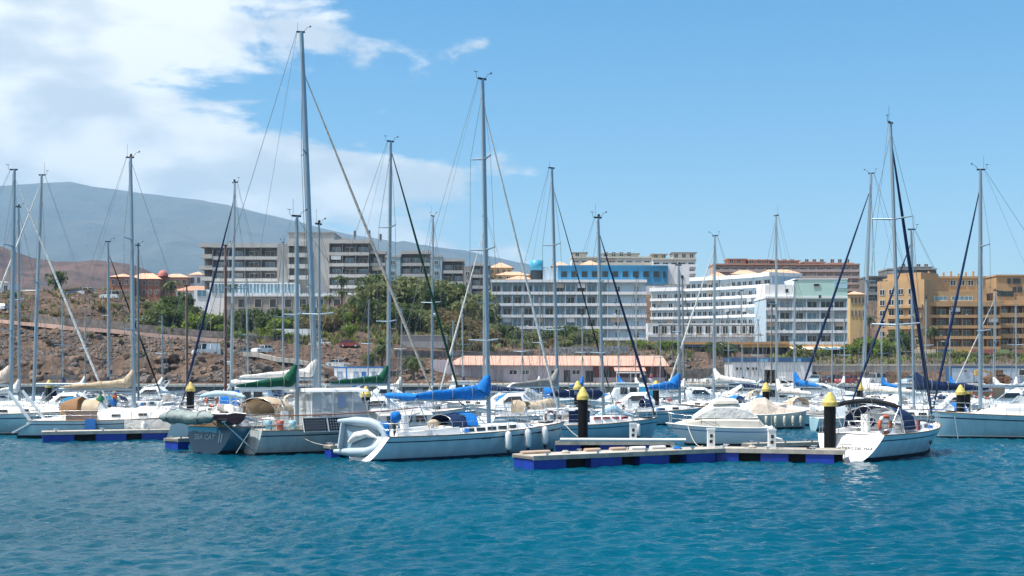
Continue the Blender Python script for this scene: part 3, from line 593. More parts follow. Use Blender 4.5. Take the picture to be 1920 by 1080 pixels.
# ---- harbour building with long salmon roof
hb = empty('harbour_building', (wx(1030, 230), 230, 1.3)); tag(hb, 'long low lilac harbour building with salmon tiled roof on the quay', 'building')
lil = mat('lilac_render', (0.50, 0.45, 0.50), 0.85, var=0.05, vscale=0.4); maroon = mat('maroon_render', (0.15, 0.055, 0.06), 0.8, var=0.1, vscale=0.5)
salm = mat('salmon_tile', (0.55, 0.31, 0.235), 0.85, var=0.14, vscale=1.0, bump=0.35, bscale=5)
fH = Facade(hb, px2(836, 230), px2(1245, 230)); lw_ = (1112 - 836) / F * 230
fH.box('wall', lil, 0, lw_, -9, 0, 1.2, 4.45); fH.box('cafe_wall', maroon, lw_ + .01, fH.w, -9, 0.3, 1.2, 4.3); fH.box('cafe_plinth', lil, lw_ + .01, fH.w + .1, 0.302, 0.5, 1.2, 2.2)
m = MB(); w = fH.w
m.add([fH.m4(0, 0, 0) @ Vector(v) for v in [(-0.6 + 2.2, -1.0, 4.5), (w + .8, -1.0, 4.32), (w + .2, 4.5, 6.15), (3.0, 4.5, 6.15), (w + .8, 10, 4.32), (-0.6, 10, 4.5), (-0.6 + 2.2, -1.0, 4.38), (w + .8, -1.0, 4.2)]], [(0, 1, 2, 3), (3, 2, 4, 5), (0, 3, 5), (1, 4, 2), (6, 7, 1, 0)]); m.build('roof', salm, hb)
fH.box('gable_wall', lil, -2.6, -0.02, -9, -1.2, 1.2, 5.4)
for px, w_, h_ in ((893, 2.2, 2.6), (935, 1.7, 2.4), (1000, 2.0, 2.5), (1063, 1.3, 2.3), (1105, 1.6, 2.2)): fH.put('door', win_mesh(w_, h_, mat('garage_grey', (0.33, 0.30, 0.33), 0.7, var=.06) if px < 1050 else glass_d, lil, 0), (px - 836) / F * 230, 0.09, 1.32)
for px in (962, 985, 1040, 1080): fH.put('window', win_mesh(1.5, 0.9, glass_d, frame_w, 1), (px - 836) / F * 230, 0.09, 2.7)
for px in (1140, 1175, 1215): fH.put('window', win_mesh(2.0, 1.3, glass_d, maroon, 1), (px - 836) / F * 230, 0.39, 2.25)
m = MB(); u0, u1 = (1150 - 836) / F * 230, (1208 - 836) / F * 230
m.add([fH.m4(u0, 0, 0) @ Vector(v) for v in [(0, -0.35, 4.2), (u1 - u0, -0.35, 4.2), (u1 - u0, -3.2, 3.35), (0, -3.2, 3.35)]], [(0, 1, 2, 3)]); m.build('porch_roof', salm, hb)
fH.box('awning', white_r, u0 + .3, u1 - .5, 3.0, 3.3, 3.0, 3.2)
for u in (u0 + .3, (u0 + u1) / 2, u1 - .4): fH.box('porch_post', frame_w, u, u + .12, 2.95, 3.07, 1.3, 3.33)
# ---- white and blue shed, containers
sh = empty('boatyard_shed', (wx(1450, 221), 221, 1.3)); tag(sh, 'white corrugated boatyard shed with dark blue top band and open door', 'shed')
bband = mat('shed_blue', (0.025, 0.085, 0.20), 0.5, var=.06); swh = mat('shed_white', (0.66, 0.67, 0.69), 0.6, var=0.04, vscale=0.5)
fS = Facade(sh, px2(1373, 221), px2(1523, 221)); dl = (1433 - 1373) / F * 221; dr = (1456 - 1373) / F * 221
fS.box('wall', swh, 0, dl, -8, 0, 1.7, 4.95); fS.box('wall', swh, dr, fS.w, -8, 0, 1.7, 4.95); fS.box('lintel', swh, dl + .01, dr - .01, -8, 0, 3.6, 4.95); fS.box('plinth', bband, 0, dl, -.02, .12, 1.2, 1.72); fS.box('doorway', glass_d, dl, dr, -6, -5, 1.2, 3.6)
fS.box('fascia', bband, -.2, fS.w * 0.33, -8, .25, 4.953, 5.75); fS.box('fascia', bband, fS.w * .45, fS.w * .80, -8, .25, 4.953, 5.75); fS.box('fascia', bband, fS.w * .86, fS.w + .2, -8, .25, 4.953, 5.75)
fS.box('roof_light', mat('pale_blue_sheet', (0.16, 0.36, 0.55), .5), fS.w * .331, fS.w * .449, -7, .1, 4.953, 5.45); fS.box('roof_light', MATS['pale_blue_sheet'], fS.w * .801, fS.w * .859, -7, .1, 4.953, 5.45)
for px in (1382, 1389, 1402, 1412, 1418): fS.put('window', win_mesh(0.42, 0.5, glass_d, frame_w, 0), (px - 1373) / F * 221, .09, 3.55)
ct = empty('site_container', (wx(1850, 219), 219, 1.3)); tag(ct, 'long pale blue site container with dark blue frame beside the rusty digger', 'container')
cb1 = mat('container_grey_blue', (0.36, 0.45, 0.55), 0.6, var=.05); fK = Facade(ct, px2(1782, 219), px2(1960, 219)); fK.box('wall', cb1, 0.18, fK.w, -2.6, 0, 1.42, 3.9); fK.box('post', bband, 0, 0.178, -2.6, .04, 1.4, 3.9); fK.box('roof_rail', bband, 0, fK.w, -2.65, .1, 3.903, 4.15); fK.box('skid', bband, 0.18, fK.w, -2.6, .05, 1.31, 1.418)
for px, w_, h_, z in ((1810, 0.7, .4, 3.2), (1917, 1.4, 1.1, 2.6), (1940, 1.2, 1.1, 2.6)): fK.put('window', win_mesh(w_, h_, glass_d, frame_w, 0), (px - 1782) / F * 219, .09, z)
fK.put('door', win_mesh(0.95, 2.0, cb1, bband, 0), (1830 - 1782) / F * 219, .09, 1.5)
kk = empty('portacabin', (wx(660, 213), 213, 1.3)); tag(kk, 'small white cabin with bright blue trim behind the green sail cover', 'cabin')
fK = Facade(kk, px2(627, 213), px2(717, 213)); bb = mat('bright_blue_paint', (0.02, 0.16, 0.45), .5)
fK.box('wall', white_r, 0, fK.w, -2.5, 0, 1.31, 3.9); fK.box('roof_trim', bb, -.1, fK.w + .1, -2.6, .12, 3.903, 4.15); fK.box('corner', bb, 1.9, 2.1, .002, .06, 1.31, 3.9)
for u, m_ in ((0.9, cb1), (3.6, cb1), (4.9, bb), (6.6, cb1)): fK.put('window', win_mesh(.75, 1.4, m_, bb, 0), u, .09, 1.9)

# ---- restaurant terraces
sunsh = mat('cream_awning', (0.66, 0.56, 0.42), 0.9)
rs = empty('restaurant_row', (wx(1330, 300), 300, 7)); tag(rs, 'row of restaurants with orange fascia and signboards below the white hotel', 'restaurant')
fR = Facade(rs, px2(1228, 300), px2(1478, 300)); ofas = mat('orange_fascia', (0.55, 0.30, 0.12), .8, var=.1)
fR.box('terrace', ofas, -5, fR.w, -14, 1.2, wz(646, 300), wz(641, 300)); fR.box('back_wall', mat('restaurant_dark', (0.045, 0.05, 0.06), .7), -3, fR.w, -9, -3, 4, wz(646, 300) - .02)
fR.box('fascia', mat('sign_dark_blue', (0.07, 0.12, 0.20), .6), 4, fR.w * .62, .3, 1.0, wz(651, 300), wz(646.5, 300)); fR.box('fascia', mat('sign_yellow', (0.60, 0.36, 0.08), .6), fR.w * .63, fR.w, .3, 1.0, wz(651.5, 300), wz(646.5, 300)); fR.box('fascia', mat('sign_teal', (0.12, 0.30, 0.36), .6), -3, 3.8, .3, 1.0, wz(650, 300), wz(646.5, 300))
for u in np.arange(-2, fR.w, 3.1): fR.box('post', frame_d, float(u), float(u) + .14, .6, .74, wz(664, 300), wz(651.6, 300) - .03)
for u in np.arange(0, fR.w - 1, 3.1): fR.put('shop_window', win_mesh(2.2, 1.3, glass, frame_d, 1), float(u) + .6, -2.9, wz(662, 300))
r2 = empty('restaurant_row', (wx(1530, 305), 305, 6)); tag(r2, 'restaurant front with pale orange awning under the mint block', 'restaurant')
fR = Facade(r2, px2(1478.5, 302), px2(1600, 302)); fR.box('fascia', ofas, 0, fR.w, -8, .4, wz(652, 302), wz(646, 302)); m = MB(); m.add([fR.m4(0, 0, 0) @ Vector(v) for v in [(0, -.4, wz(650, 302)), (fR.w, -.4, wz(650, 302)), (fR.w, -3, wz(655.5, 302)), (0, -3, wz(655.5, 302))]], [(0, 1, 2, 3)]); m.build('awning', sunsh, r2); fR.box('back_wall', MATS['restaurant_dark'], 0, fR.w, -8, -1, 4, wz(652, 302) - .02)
r3 = empty('restaurant_row', (wx(1830, 325), 325, 6)); tag(r3, 'shaded restaurant row with signboards below the ochre apartments', 'restaurant')
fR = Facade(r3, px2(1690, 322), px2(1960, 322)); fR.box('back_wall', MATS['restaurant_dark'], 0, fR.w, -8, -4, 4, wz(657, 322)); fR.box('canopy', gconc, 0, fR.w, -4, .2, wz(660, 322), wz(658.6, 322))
for u, w_, m_ in ((3, 5.5, sunsh), (9.5, 3.4, MATS['sign_dark_blue']), (13.2, 4, MATS['sign_yellow']), (17.5, 6, mat('sign_red', (0.35, 0.10, 0.08), .6)), (24, 3, mat('sign_green', (0.25, 0.33, 0.14), .6)), (28, 4, brick)): fR.box('signboard', m_, u, u + w_, .22, .4, wz(658.4, 322) - .6, wz(655, 322))
for u in np.arange(1, fR.w, 3.6): fR.box('post', frame_w, float(u), float(u) + .13, -.3, -.17, wz(671, 322), wz(660, 322) - .02)
# ------------------------------------------------------------------ plants
def leaf_mat(name, c, c2):
    m = mat(name, c, 0.75, var=0.35, vscale=0.55, c2=c2, spec=0.25); t = m.node_tree; b = t.nodes['Principled BSDF']; tr = t.nodes.new('ShaderNodeBsdfTranslucent'); ms = t.nodes.new('ShaderNodeMixShader'); ms.inputs[0].default_value = .38
    for l in list(t.links):
        if l.to_socket == b.inputs['Base Color']: t.links.new(l.from_socket, tr.inputs[0])
    t.links.new(b.outputs[0], ms.inputs[1]); t.links.new(tr.outputs[0], ms.inputs[2]); t.links.new(ms.outputs[0], t.nodes['Material Output'].inputs[0]); return m
LEAF = [leaf_mat('leaf_bright', (0.10, 0.165, 0.025), (0.24, 0.33, 0.055)), leaf_mat('leaf_olive', (0.13, 0.15, 0.06), (0.27, 0.30, 0.125)), leaf_mat('leaf_dark', (0.05, 0.085, 0.025), (0.12, 0.17, 0.05)), leaf_mat('leaf_dry', (0.15, 0.115, 0.055), (0.26, 0.21, 0.10))]
bark = mat('bark', (0.16, 0.115, 0.08), 0.95, var=0.3, vscale=3)
def crown_mesh(seed, lobes, n, leaf, m, flat=0.8):
    """leaf sized faces spread through several overlapping lobes"""
    r_ = random.Random(seed); mb = MB(); L = []
    for i in range(lobes):
        a = r_.uniform(0, 6.28); d = r_.uniform(0.15, 0.62); L.append((Vector((math.cos(a) * d, math.sin(a) * d, r_.uniform(0.25, 0.72))), r_.uniform(0.24, 0.46)))
    for i in range(n):
        c, rad = r_.choice(L); v = Vector((r_.gauss(0, 1), r_.gauss(0, 1), r_.gauss(0, 1))).normalized() * rad * (0.55 + 0.5 * r_.random() ** 0.5)
        p = c + Vector((v.x, v.y, v.z * flat)); p.z = max(p.z, 0.03)
        s = leaf * r_.uniform(0.6, 1.4); q = Euler((r_.uniform(-1, 1), r_.uniform(-1, 1), r_.uniform(0, 6.28))).to_matrix()
        mb.add([p + q @ Vector(k) * s for k in ((-1, -.35, 0), (0, -.6, .15), (1, .1, 0), (0.1, .6, -.1))], [(0, 1, 2, 3)])
    return mb.mesh('foliage', m)
def stem_mesh(seed, h):
    r_ = random.Random(seed); mb = MB(); top = Vector((r_.uniform(-.08, .08), r_.uniform(-.08, .08), h)); mb.tube([(0, 0, -.15), top * .5 + Vector((.03, 0, 0)), top], [.07, .05, .03], 6)
    for i in range(5):
        a = i * 1.3 + r_.random(); mb.tube([top * .7, top * .85 + Vector((math.cos(a) * .18, math.sin(a) * .18, .12)), top + Vector((math.cos(a) * .4, math.sin(a) * .4, .25))], [.035, .022, .01], 5)
    return mb.mesh('stem', bark)
CROWN = [[crown_mesh(10 * k + i, 7, 620, 0.085, LEAF[k]) for i in range(3)] for k in range(4)]
STEM = [stem_mesh(i, .35) for i in range(3)]
prng = random.Random(21)
def shrub(px, Y, w, h, k, label, group, name='shrub', z=None):
    X = wx(px, Y); z = ground_z(X, Y) if z is None else z
    r = empty(name, (X, Y, z - 0.1), prng.uniform(0, 6.28)); tag(r, label, 'tree' if 'tree' in name else 'shrub', group)
    i = prng.randrange(3); link('crown' if 'tree' in name else 'foliage', CROWN[k][i], r, (0, 0, 0), None, (w, w * prng.uniform(.85, 1.1), h))
    link('trunk' if 'tree' in name else 'stem', STEM[i], r, (0, 0, 0), None, (w * .8, w * .8, h)); return r
ORD = 'first second third fourth fifth sixth seventh eighth ninth tenth eleventh twelfth thirteenth fourteenth fifteenth sixteenth seventeenth eighteenth nineteenth twentieth'.split() + ['%dth' % k for k in range(21, 60)]
def zone(n, px0, px1, Y0, Y1, w, h, ks, label, group, seed, name='shrub'):
    r_ = random.Random(seed)
    for i in range(n):
        s = r_.uniform(.75, 1.3); shrub(px0 + (px1 - px0) * (i + r_.random()) / n, r_.uniform(Y0, Y1), w * s, h * s, r_.choice(ks), label + ', ' + ORD[i] + ' from left', group, name)
zone(14, 280, 352, 262, 300, 4.0, 4.6, (0, 1, 2), 'leafy green shrub in the garden below the red villas', 'garden shrubs below the red villas', 1)
zone(20, 352, 550, 262, 288, 3.6, 4.0, (0, 0, 2), 'bright green shrub in the planted belt below the hotel podium', 'shrubs below the hotel podium', 2)
zone(9, 285, 545, 256, 262, 2.2, 2.2, (0, 0), 'low bright green bush along the foot of the planted belt', 'low bushes along the planted belt', 3)
zone(18, 545, 700, 258, 312, 3.2, 3.4, (0, 1, 3), 'mixed dry and green bush below the podium palms', 'bushes below the podium palms', 4)
zone(22, 690, 915, 298, 328, 6.0, 6.6, (1, 1, 2), 'dense olive green tree in front of the terraced wing', 'trees in front of the terraced wing', 5, 'broadleaf_tree')
zone(10, 690, 800, 266, 286, 4.6, 4.8, (1, 2), 'dark olive bush on the slope below the terraced wing', 'dark bushes on the slope', 6)
zone(24, 760, 925, 252, 300, 3.0, 2.8, (1, 3, 3), 'dry yellowish bush on the slope left of the white hotel', 'dry bushes on the slope', 7)
zone(18, 910, 1110, 285, 318, 3.6, 3.4, (1, 2, 1), 'olive bush along the foot of the white hotel', 'bushes at the foot of the white hotel', 8)
zone(7, 930, 1080, 262, 288, 2.2, 1.8, (3, 1), 'low dry bush on the terraces above the harbour building', 'dry bushes above the harbour building', 9)
zone(6, 1190, 1260, 268, 285, 2.8, 2.2, (0, 1), 'rounded green bush above the rock heap', 'bushes above the rock heap', 10)
zone(5, 1480, 1545, 270, 285, 2.4, 2.6, (0, 1), 'green bush between restaurants and retaining wall', 'bushes above the retaining wall', 11)
zone(6, 1590, 1665, 282, 296, 4.0, 4.0, (0, 0), 'bright green spreading tree beside the restaurant terrace', 'green trees beside the terrace', 12, 'broadleaf_tree')
zone(6, 1600, 1700, 325, 338, 4.0, 5.0, (1, 2), 'tall dusty green tree between mint block and ochre apartments', 'trees between the two blocks', 13, 'broadleaf_tree')
zone(10, 1740, 1920, 262, 300, 2.2, 1.9, (0, 1, 1), 'low grey green bush on the bank below the ochre apartments', 'bushes below the ochre apartments', 14)
zone(12, 20, 290, 262, 325, 2.4, 1.7, (1, 3, 3), 'dry low scrub bush on the bare left hillside', 'scrub on the left hillside', 15)
zone(16, -20, 430, 224, 246, 1.3, .9, (3, 1, 3), 'small dry scrub bush on the left rubble slope', 'scrub on the rubble slope', 16)
shrub(1110, 312, 3.6, 3.8, 0, 'round light green tree against the middle of the white hotel', None, 'broadleaf_tree')
shrub(1068, 316, 5.0, 4.4, 2, 'dark green tree against the left part of the white hotel', None, 'broadleaf_tree')
shrub(104, 340, 3.6, 5.6, 2, 'single dark round tree standing on the far left plain', None, 'broadleaf_tree')
def tufts(label, n, box, ks, size, seed):
    """ground cover nobody could count"""
    r_ = random.Random(seed); mb = MB()
    for i in range(n):
        px = r_.uniform(box[0], box[1]); Y = r_.uniform(box[2], box[3])
        if noise.noise((px * .02, Y * .08, seed)) < -.12: continue
        X = wx(px, Y); z = ground_z(X, Y) - .05; k = r_.randrange(len(ks)); s = size * r_.uniform(.5, 1.5)
        for j in range(3):
            a = r_.uniform(0, 6.28); d = Vector((math.cos(a), math.sin(a), 0)); e = Vector((-d.y, d.x, 0)); b0 = Vector((X, Y, z)) + d * s * .2
            mb.add([b0 - e * s * .35, b0 + e * s * .35, b0 + d * s * .5 + Vector((0, 0, s * r_.uniform(.7, 1.2)))], [(0, 1, 2)], k)
    tag(mb.build('ground_cover', [LEAF[k] for k in ks]), label, None, None, 'stuff')
tufts('dry and green ground cover on the slope below the hotels', 5200, (480, 925, 252, 330), (1, 3, 3, 0), .95, 1)
tufts('patchy dry ground cover above the harbour building', 1700, (900, 1300, 244, 318), (3, 1), .8, 2)
tufts('bright green ground cover of the planted belt', 2000, (285, 560, 258, 300), (0, 1, 0), 1.0, 3)
tufts('sparse dry grass on the bare left hillside', 1300, (-40, 300, 258, 335), (3, 1), .75, 4)
tufts('patchy ground cover on the bank above the retaining wall', 1300, (1440, 1930, 227, 320), (3, 1, 0), .7, 5)
# palms: trunk and single fronds
def frond_mesh(seed, m):
    r_ = random.Random(seed); mb = MB(); pts = []
    for i in range(7):
        t = i / 6; pts.append(Vector((t * 1.0 - 0.18 * t * t, 0, 0.55 * t - 0.95 * t * t)))
    for i in range(6):
        a, b_ = pts[i], pts[i + 1]; w = (0.05, .2, .26, .24, .18, .1)[i]
        for s in (-1, 1):
            for q in (0, .5):
                p0 = a.lerp(b_, q); p1 = a.lerp(b_, q + .42)
                mb.add([p0, p1, p1 + Vector((.10, s * w, -.10 - .05 * r_.random())), p0 + Vector((.10, s * w * .8, -.10))], [(0, 1, 2, 3)])
    return mb.mesh('frond', m)
FR = [frond_mesh(1, LEAF[2]), frond_mesh(2, LEAF[1]), frond_mesh(3, LEAF[3])]
ptm = MB(); ptm.tube([(0, 0, -.1), (.02, 0, .35), (0, .01, .7), (0, 0, 1)], [.07, .05, .045, .055], 8); PT = ptm.mesh('trunk', bark)
def palm(px, Y, h, r, label, n=22, dry=3, fat=1.0, z=None):
    X = wx(px, Y); z = ground_z(X, Y) if z is None else z
    o = empty('palm_tree', (X, Y, z - 0.1), prng.uniform(0, 6)); tag(o, label, 'palm tree', 'palms along the waterfront slope')
    link('trunk', PT, o, None, None, (3.2 * fat, 3.2 * fat, h))
    for i in range(n + dry):
        a = i * 2.399; up = prng.uniform(-0.75, 0.35) if i < n else 0.75
        link('frond', FR[prng.choice((0, 0, 1))] if i < n else FR[2], o, (0, 0, h), (0, up, a), (r * prng.uniform(.8, 1.1),) * 3)
palm(695, 222, 3.4, 2.1, 'bushy fan palm on the quay left of the tall green cover mast', 30, 8, 1.4)
palm(716, 226, 4.6, 2.2, 'taller fan palm just right of the bushy quay palm', 30, 8, 1.4)
palm(775, 220, 3.6, 2.4, 'broad fan palm standing at the left end of the harbour building', 34, 9, 1.5)
palm(640, 325, 7.5, 2.4, 'tall palm in front of the stepped hotel tower')
palm(618, 318, 4.2, 1.9, 'left one of two small palms before the podium windows')
palm(641, 318, 4.4, 1.9, 'right one of two small palms before the podium windows')
palm(663, 300, 3.8, 2.2, 'dry looking palm at the right end of the podium')
palm(437, 325, 8.5, 2.0, 'palm in front of the glazed lobby beside the pale mast')
palm(320, 325, 6.0, 2.8, 'big palm beside the white house below the red villas')
palm(576, 285, 4.5, 1.9, 'thin palm below the hotel podium beside the tallest mast')
palm(1340, 236, 5.0, 2.6, 'leaning palm behind the white car on the quay', 26, 8, 1.3)
palm(1362, 238, 4.2, 2.4, 'second palm left of the white boatyard shed', 26, 8, 1.3)
palm(1630, 340, 9.5, 2.4, 'tall palm between mint block and ochre apartments')
palm(1745, 330, 6.5, 2.7, 'palm with dry fronds before the ochre balconies', 24, 10)
palm(1498, 285, 2.8, 1.7, 'small palm above the right end of the boatyard shed')
palm(1668, 322, 4.0, 2.0, 'short palm on the orange terrace left of the ochre balconies')
for i, px in enumerate((760, 800, 842, 868, 895)): palm(px, 268 + 6 * (i % 3), 1.0, 1.7, 'low yellowish young palm, %s from left along the dry slope' % ORD[i], 16, 6)
# terrace walls and the promenade on the slope
pinkp = mat('pink_paving', (0.52, 0.36, 0.30), .9, var=.1, vscale=.5)
def ribbon(name, label, pts, wdt, m, lift=0.5, kind='structure', th=0.25):
    mb = MB(); rings = []
    fine = []
    for (a, ya), (b_, yb) in zip(pts, pts[1:]):
        for i in range(12): t_ = i / 12; fine.append((a + (b_ - a) * t_, ya + (yb - ya) * t_))
    fine.append(pts[-1])
    for p_, Y_ in fine:
        X = wx(p_, Y_); z = base_z(p_, Y_) + lift; rings.append([(X, Y_, z - th * 3), (X, Y_, z), (X, Y_ + wdt, z + .02), (X, Y_ + wdt, z - th * 3)])
    mb.loft(rings, smooth=False); return tag(mb.build(name, m), label, None if kind == 'structure' else 'wall', None, kind)
ribbon('promenade', 'pink paved promenade curving along the left hillside', [(-300, 275), (0, 268), (30, 262), (120, 255), (260, 251), (420, 249)], 4.5, pinkp, 1.15)
def stone_wall(label, pts, h, m=concd, th=.5):
    mb = MB(); rings = []
    fine = []
    for (a, ya), (b_, yb) in zip(pts, pts[1:]):
        for i in range(10): t_ = i / 10; fine.append((a + (b_ - a) * t_, ya + (yb - ya) * t_))
    fine.append(pts[-1])
    for p_, Y_ in fine:
        X = wx(p_, Y_); z = base_z(p_, Y_); rings.append([(X, Y_, z - 1), (X, Y_, z + h), (X, Y_ + th, z + h), (X, Y_ + th, z - 1)])
    mb.loft(rings, smooth=False, cap0=True, cap1=True); o = mb.build('stone_wall', m); tag(o, label, 'wall'); return o
stone_wall('dark stone wall along the uphill edge of the pink promenade', [(30, 267), (120, 260), (260, 256), (420, 254)], 2.3)
stone_wall('dark stone wall below the planted belt', [(420, 258.5), (560, 258)], 1.2)
stone_wall('dark stone wall above the left part of the harbour building', [(740, 240), (830, 243), (1000, 246)], 1.5)
stone_wall('speckled black and white stone wall above the harbour building', [(1030, 250), (1110, 252), (1180, 254)], 1.7, mat('speckled_stone', (0.12, 0.11, 0.11), .9, c2=(0.62, 0.60, 0.57), vscale=2.2))
stone_wall('dark stone wall right of the harbour building', [(1262, 229), (1370, 229)], 2.0)
stone_wall('low dark wall at the waterside foot of the left rubble slope', [(-60, 214.5), (200, 214.5), (420, 214.5)], 0.7)
ribbon('track', 'pale concrete track behind the boulder bank', [(455, 226), (520, 223.5), (600, 222.5), (650, 222.5)], 2.6, conc, 1.1)
sw = MB(); sw.box(-4.3, 4.3, 0, 3, 0, 2.2); o = sw.build('garden_store', white_r); o.location = (wx(552, 262), 262, base_z(552, 262) + .2); tag(o, 'low white flat store with a white drum beside the planted belt', 'building')
gw = MB(); gw.box(-4.6, 4.6, 0, 2, 0, 2.4); gw.box(-4.7, 4.7, -.15, 2.1, 2.403, 2.6); o = gw.build('utility_shed', mat('shed_grey', (0.34, 0.32, 0.32), .9, var=.08)); o.location = (wx(795, 252), 252, base_z(795, 252) - .1); tag(o, 'low grey flat roofed shed on the slope above the fan palms', 'shed')
# ------------------------------------------------------------------ boats
gel = mat('white_gelcoat', (0.74, 0.78, 0.80), 0.22, var=0.03, vscale=0.8, coat=0.3)
gelh = mat('water_tinted_gelcoat', (0.56, 0.70, 0.76), 0.2, var=0.10, vscale=2.2, coat=0.4, streak=True)  # white hull sides, blue light off the water mixed into the colour
gelb = mat('pale_blue_gelcoat', (0.34, 0.55, 0.64), 0.22, var=0.10, vscale=2.2, coat=0.4, streak=True)
gelc = mat('cream_gelcoat', (0.60, 0.58, 0.52), 0.3, var=0.05, vscale=0.7)
gelg = mat('grey_gelcoat', (0.46, 0.50, 0.50), 0.28, var=0.14, vscale=2.2, streak=True)
teal = mat('teal_hull', (0.03, 0.17, 0.27), 0.22, var=0.06, vscale=0.6, coat=0.4)
navy = mat('navy_hull', (0.015, 0.03, 0.07), 0.25, coat=0.3)
antif = mat('antifouling', (0.012, 0.018, 0.03), 0.7)
antib = mat('blue_antifouling', (0.02, 0.07, 0.14), 0.6)
stripe = mat('navy_stripe', (0.015, 0.03, 0.075), 0.4)
deckm = mat('deck_white', (0.80, 0.79, 0.77), 0.5, var=0.04, vscale=1.5)
teak = mat('teak', (0.30, 0.19, 0.11), 0.7, var=0.2, vscale=4)
alu = mat('mast_aluminium', (0.27, 0.36, 0.43), 0.40, metal=0.4, var=0.05, vscale=0.6)
alud = mat('dark_mast', (0.15, 0.19, 0.21), 0.4, metal=0.5)
wood = mat('varnished_mast', (0.13, 0.045, 0.03), 0.35, var=0.2, vscale=1.0)
steel = mat('stainless', (0.62, 0.63, 0.64), 0.25, metal=0.9)
wire = mat('rigging_wire', (0.17, 0.18, 0.19), 0.45, metal=0.5)
blackp = mat('black_plastic', (0.012, 0.012, 0.013), 0.5)
rubber = mat('fender_white', (0.72, 0.73, 0.72), 0.45, var=.04)
acry = mat('smoked_window', (0.02, 0.025, 0.03), 0.1, spec=0.6)
vinyl = mat('clear_vinyl', (0.50, 0.54, 0.56), 0.18, alpha=0.62, var=.1, vscale=2)
orange = mat('lifebuoy_orange', (0.62, 0.14, 0.06), 0.6, var=.08)
redc = mat('red_cloth', (0.45, 0.04, 0.05), 0.9, var=.1)
wht = mat('white_plastic', (0.78, 0.78, 0.76), 0.4)
rope = mat('rope', (0.52, 0.48, 0.41), 0.9)
yellow = mat('yellow_paint', (0.60, 0.46, 0.12), 0.65, var=.28, vscale=5)
def cloth(name, c): return mat(name, c, 0.85, var=0.14, vscale=2.2, bump=0.5, bscale=5, spec=.2)
CV = {'blue': cloth('canvas_blue', (0.012, 0.17, 0.52)), 'navy': cloth('canvas_navy', (0.012, 0.03, 0.085)), 'green': cloth('canvas_green', (0.010, 0.085, 0.048)), 'beige': cloth('canvas_beige', (0.50, 0.40, 0.28)),
      'white': cloth('canvas_white', (0.74, 0.72, 0.67)), 'grey': cloth('canvas_grey', (0.26, 0.25, 0.24)), 'brown': cloth('canvas_brown', (0.26, 0.15, 0.08)), 'red': cloth('canvas_red', (0.30, 0.03, 0.05)),
      'black': cloth('canvas_black', (0.015, 0.016, 0.02)), 'paleblue': cloth('canvas_pale_blue', (0.42, 0.58, 0.66)), 'teal': cloth('canvas_teal', (0.02, 0.16, 0.30)), 'tan': cloth('canvas_tan', (0.52, 0.44, 0.37)), 'dkgreen': cloth('canvas_dark_green', (0.012, 0.06, 0.04))}
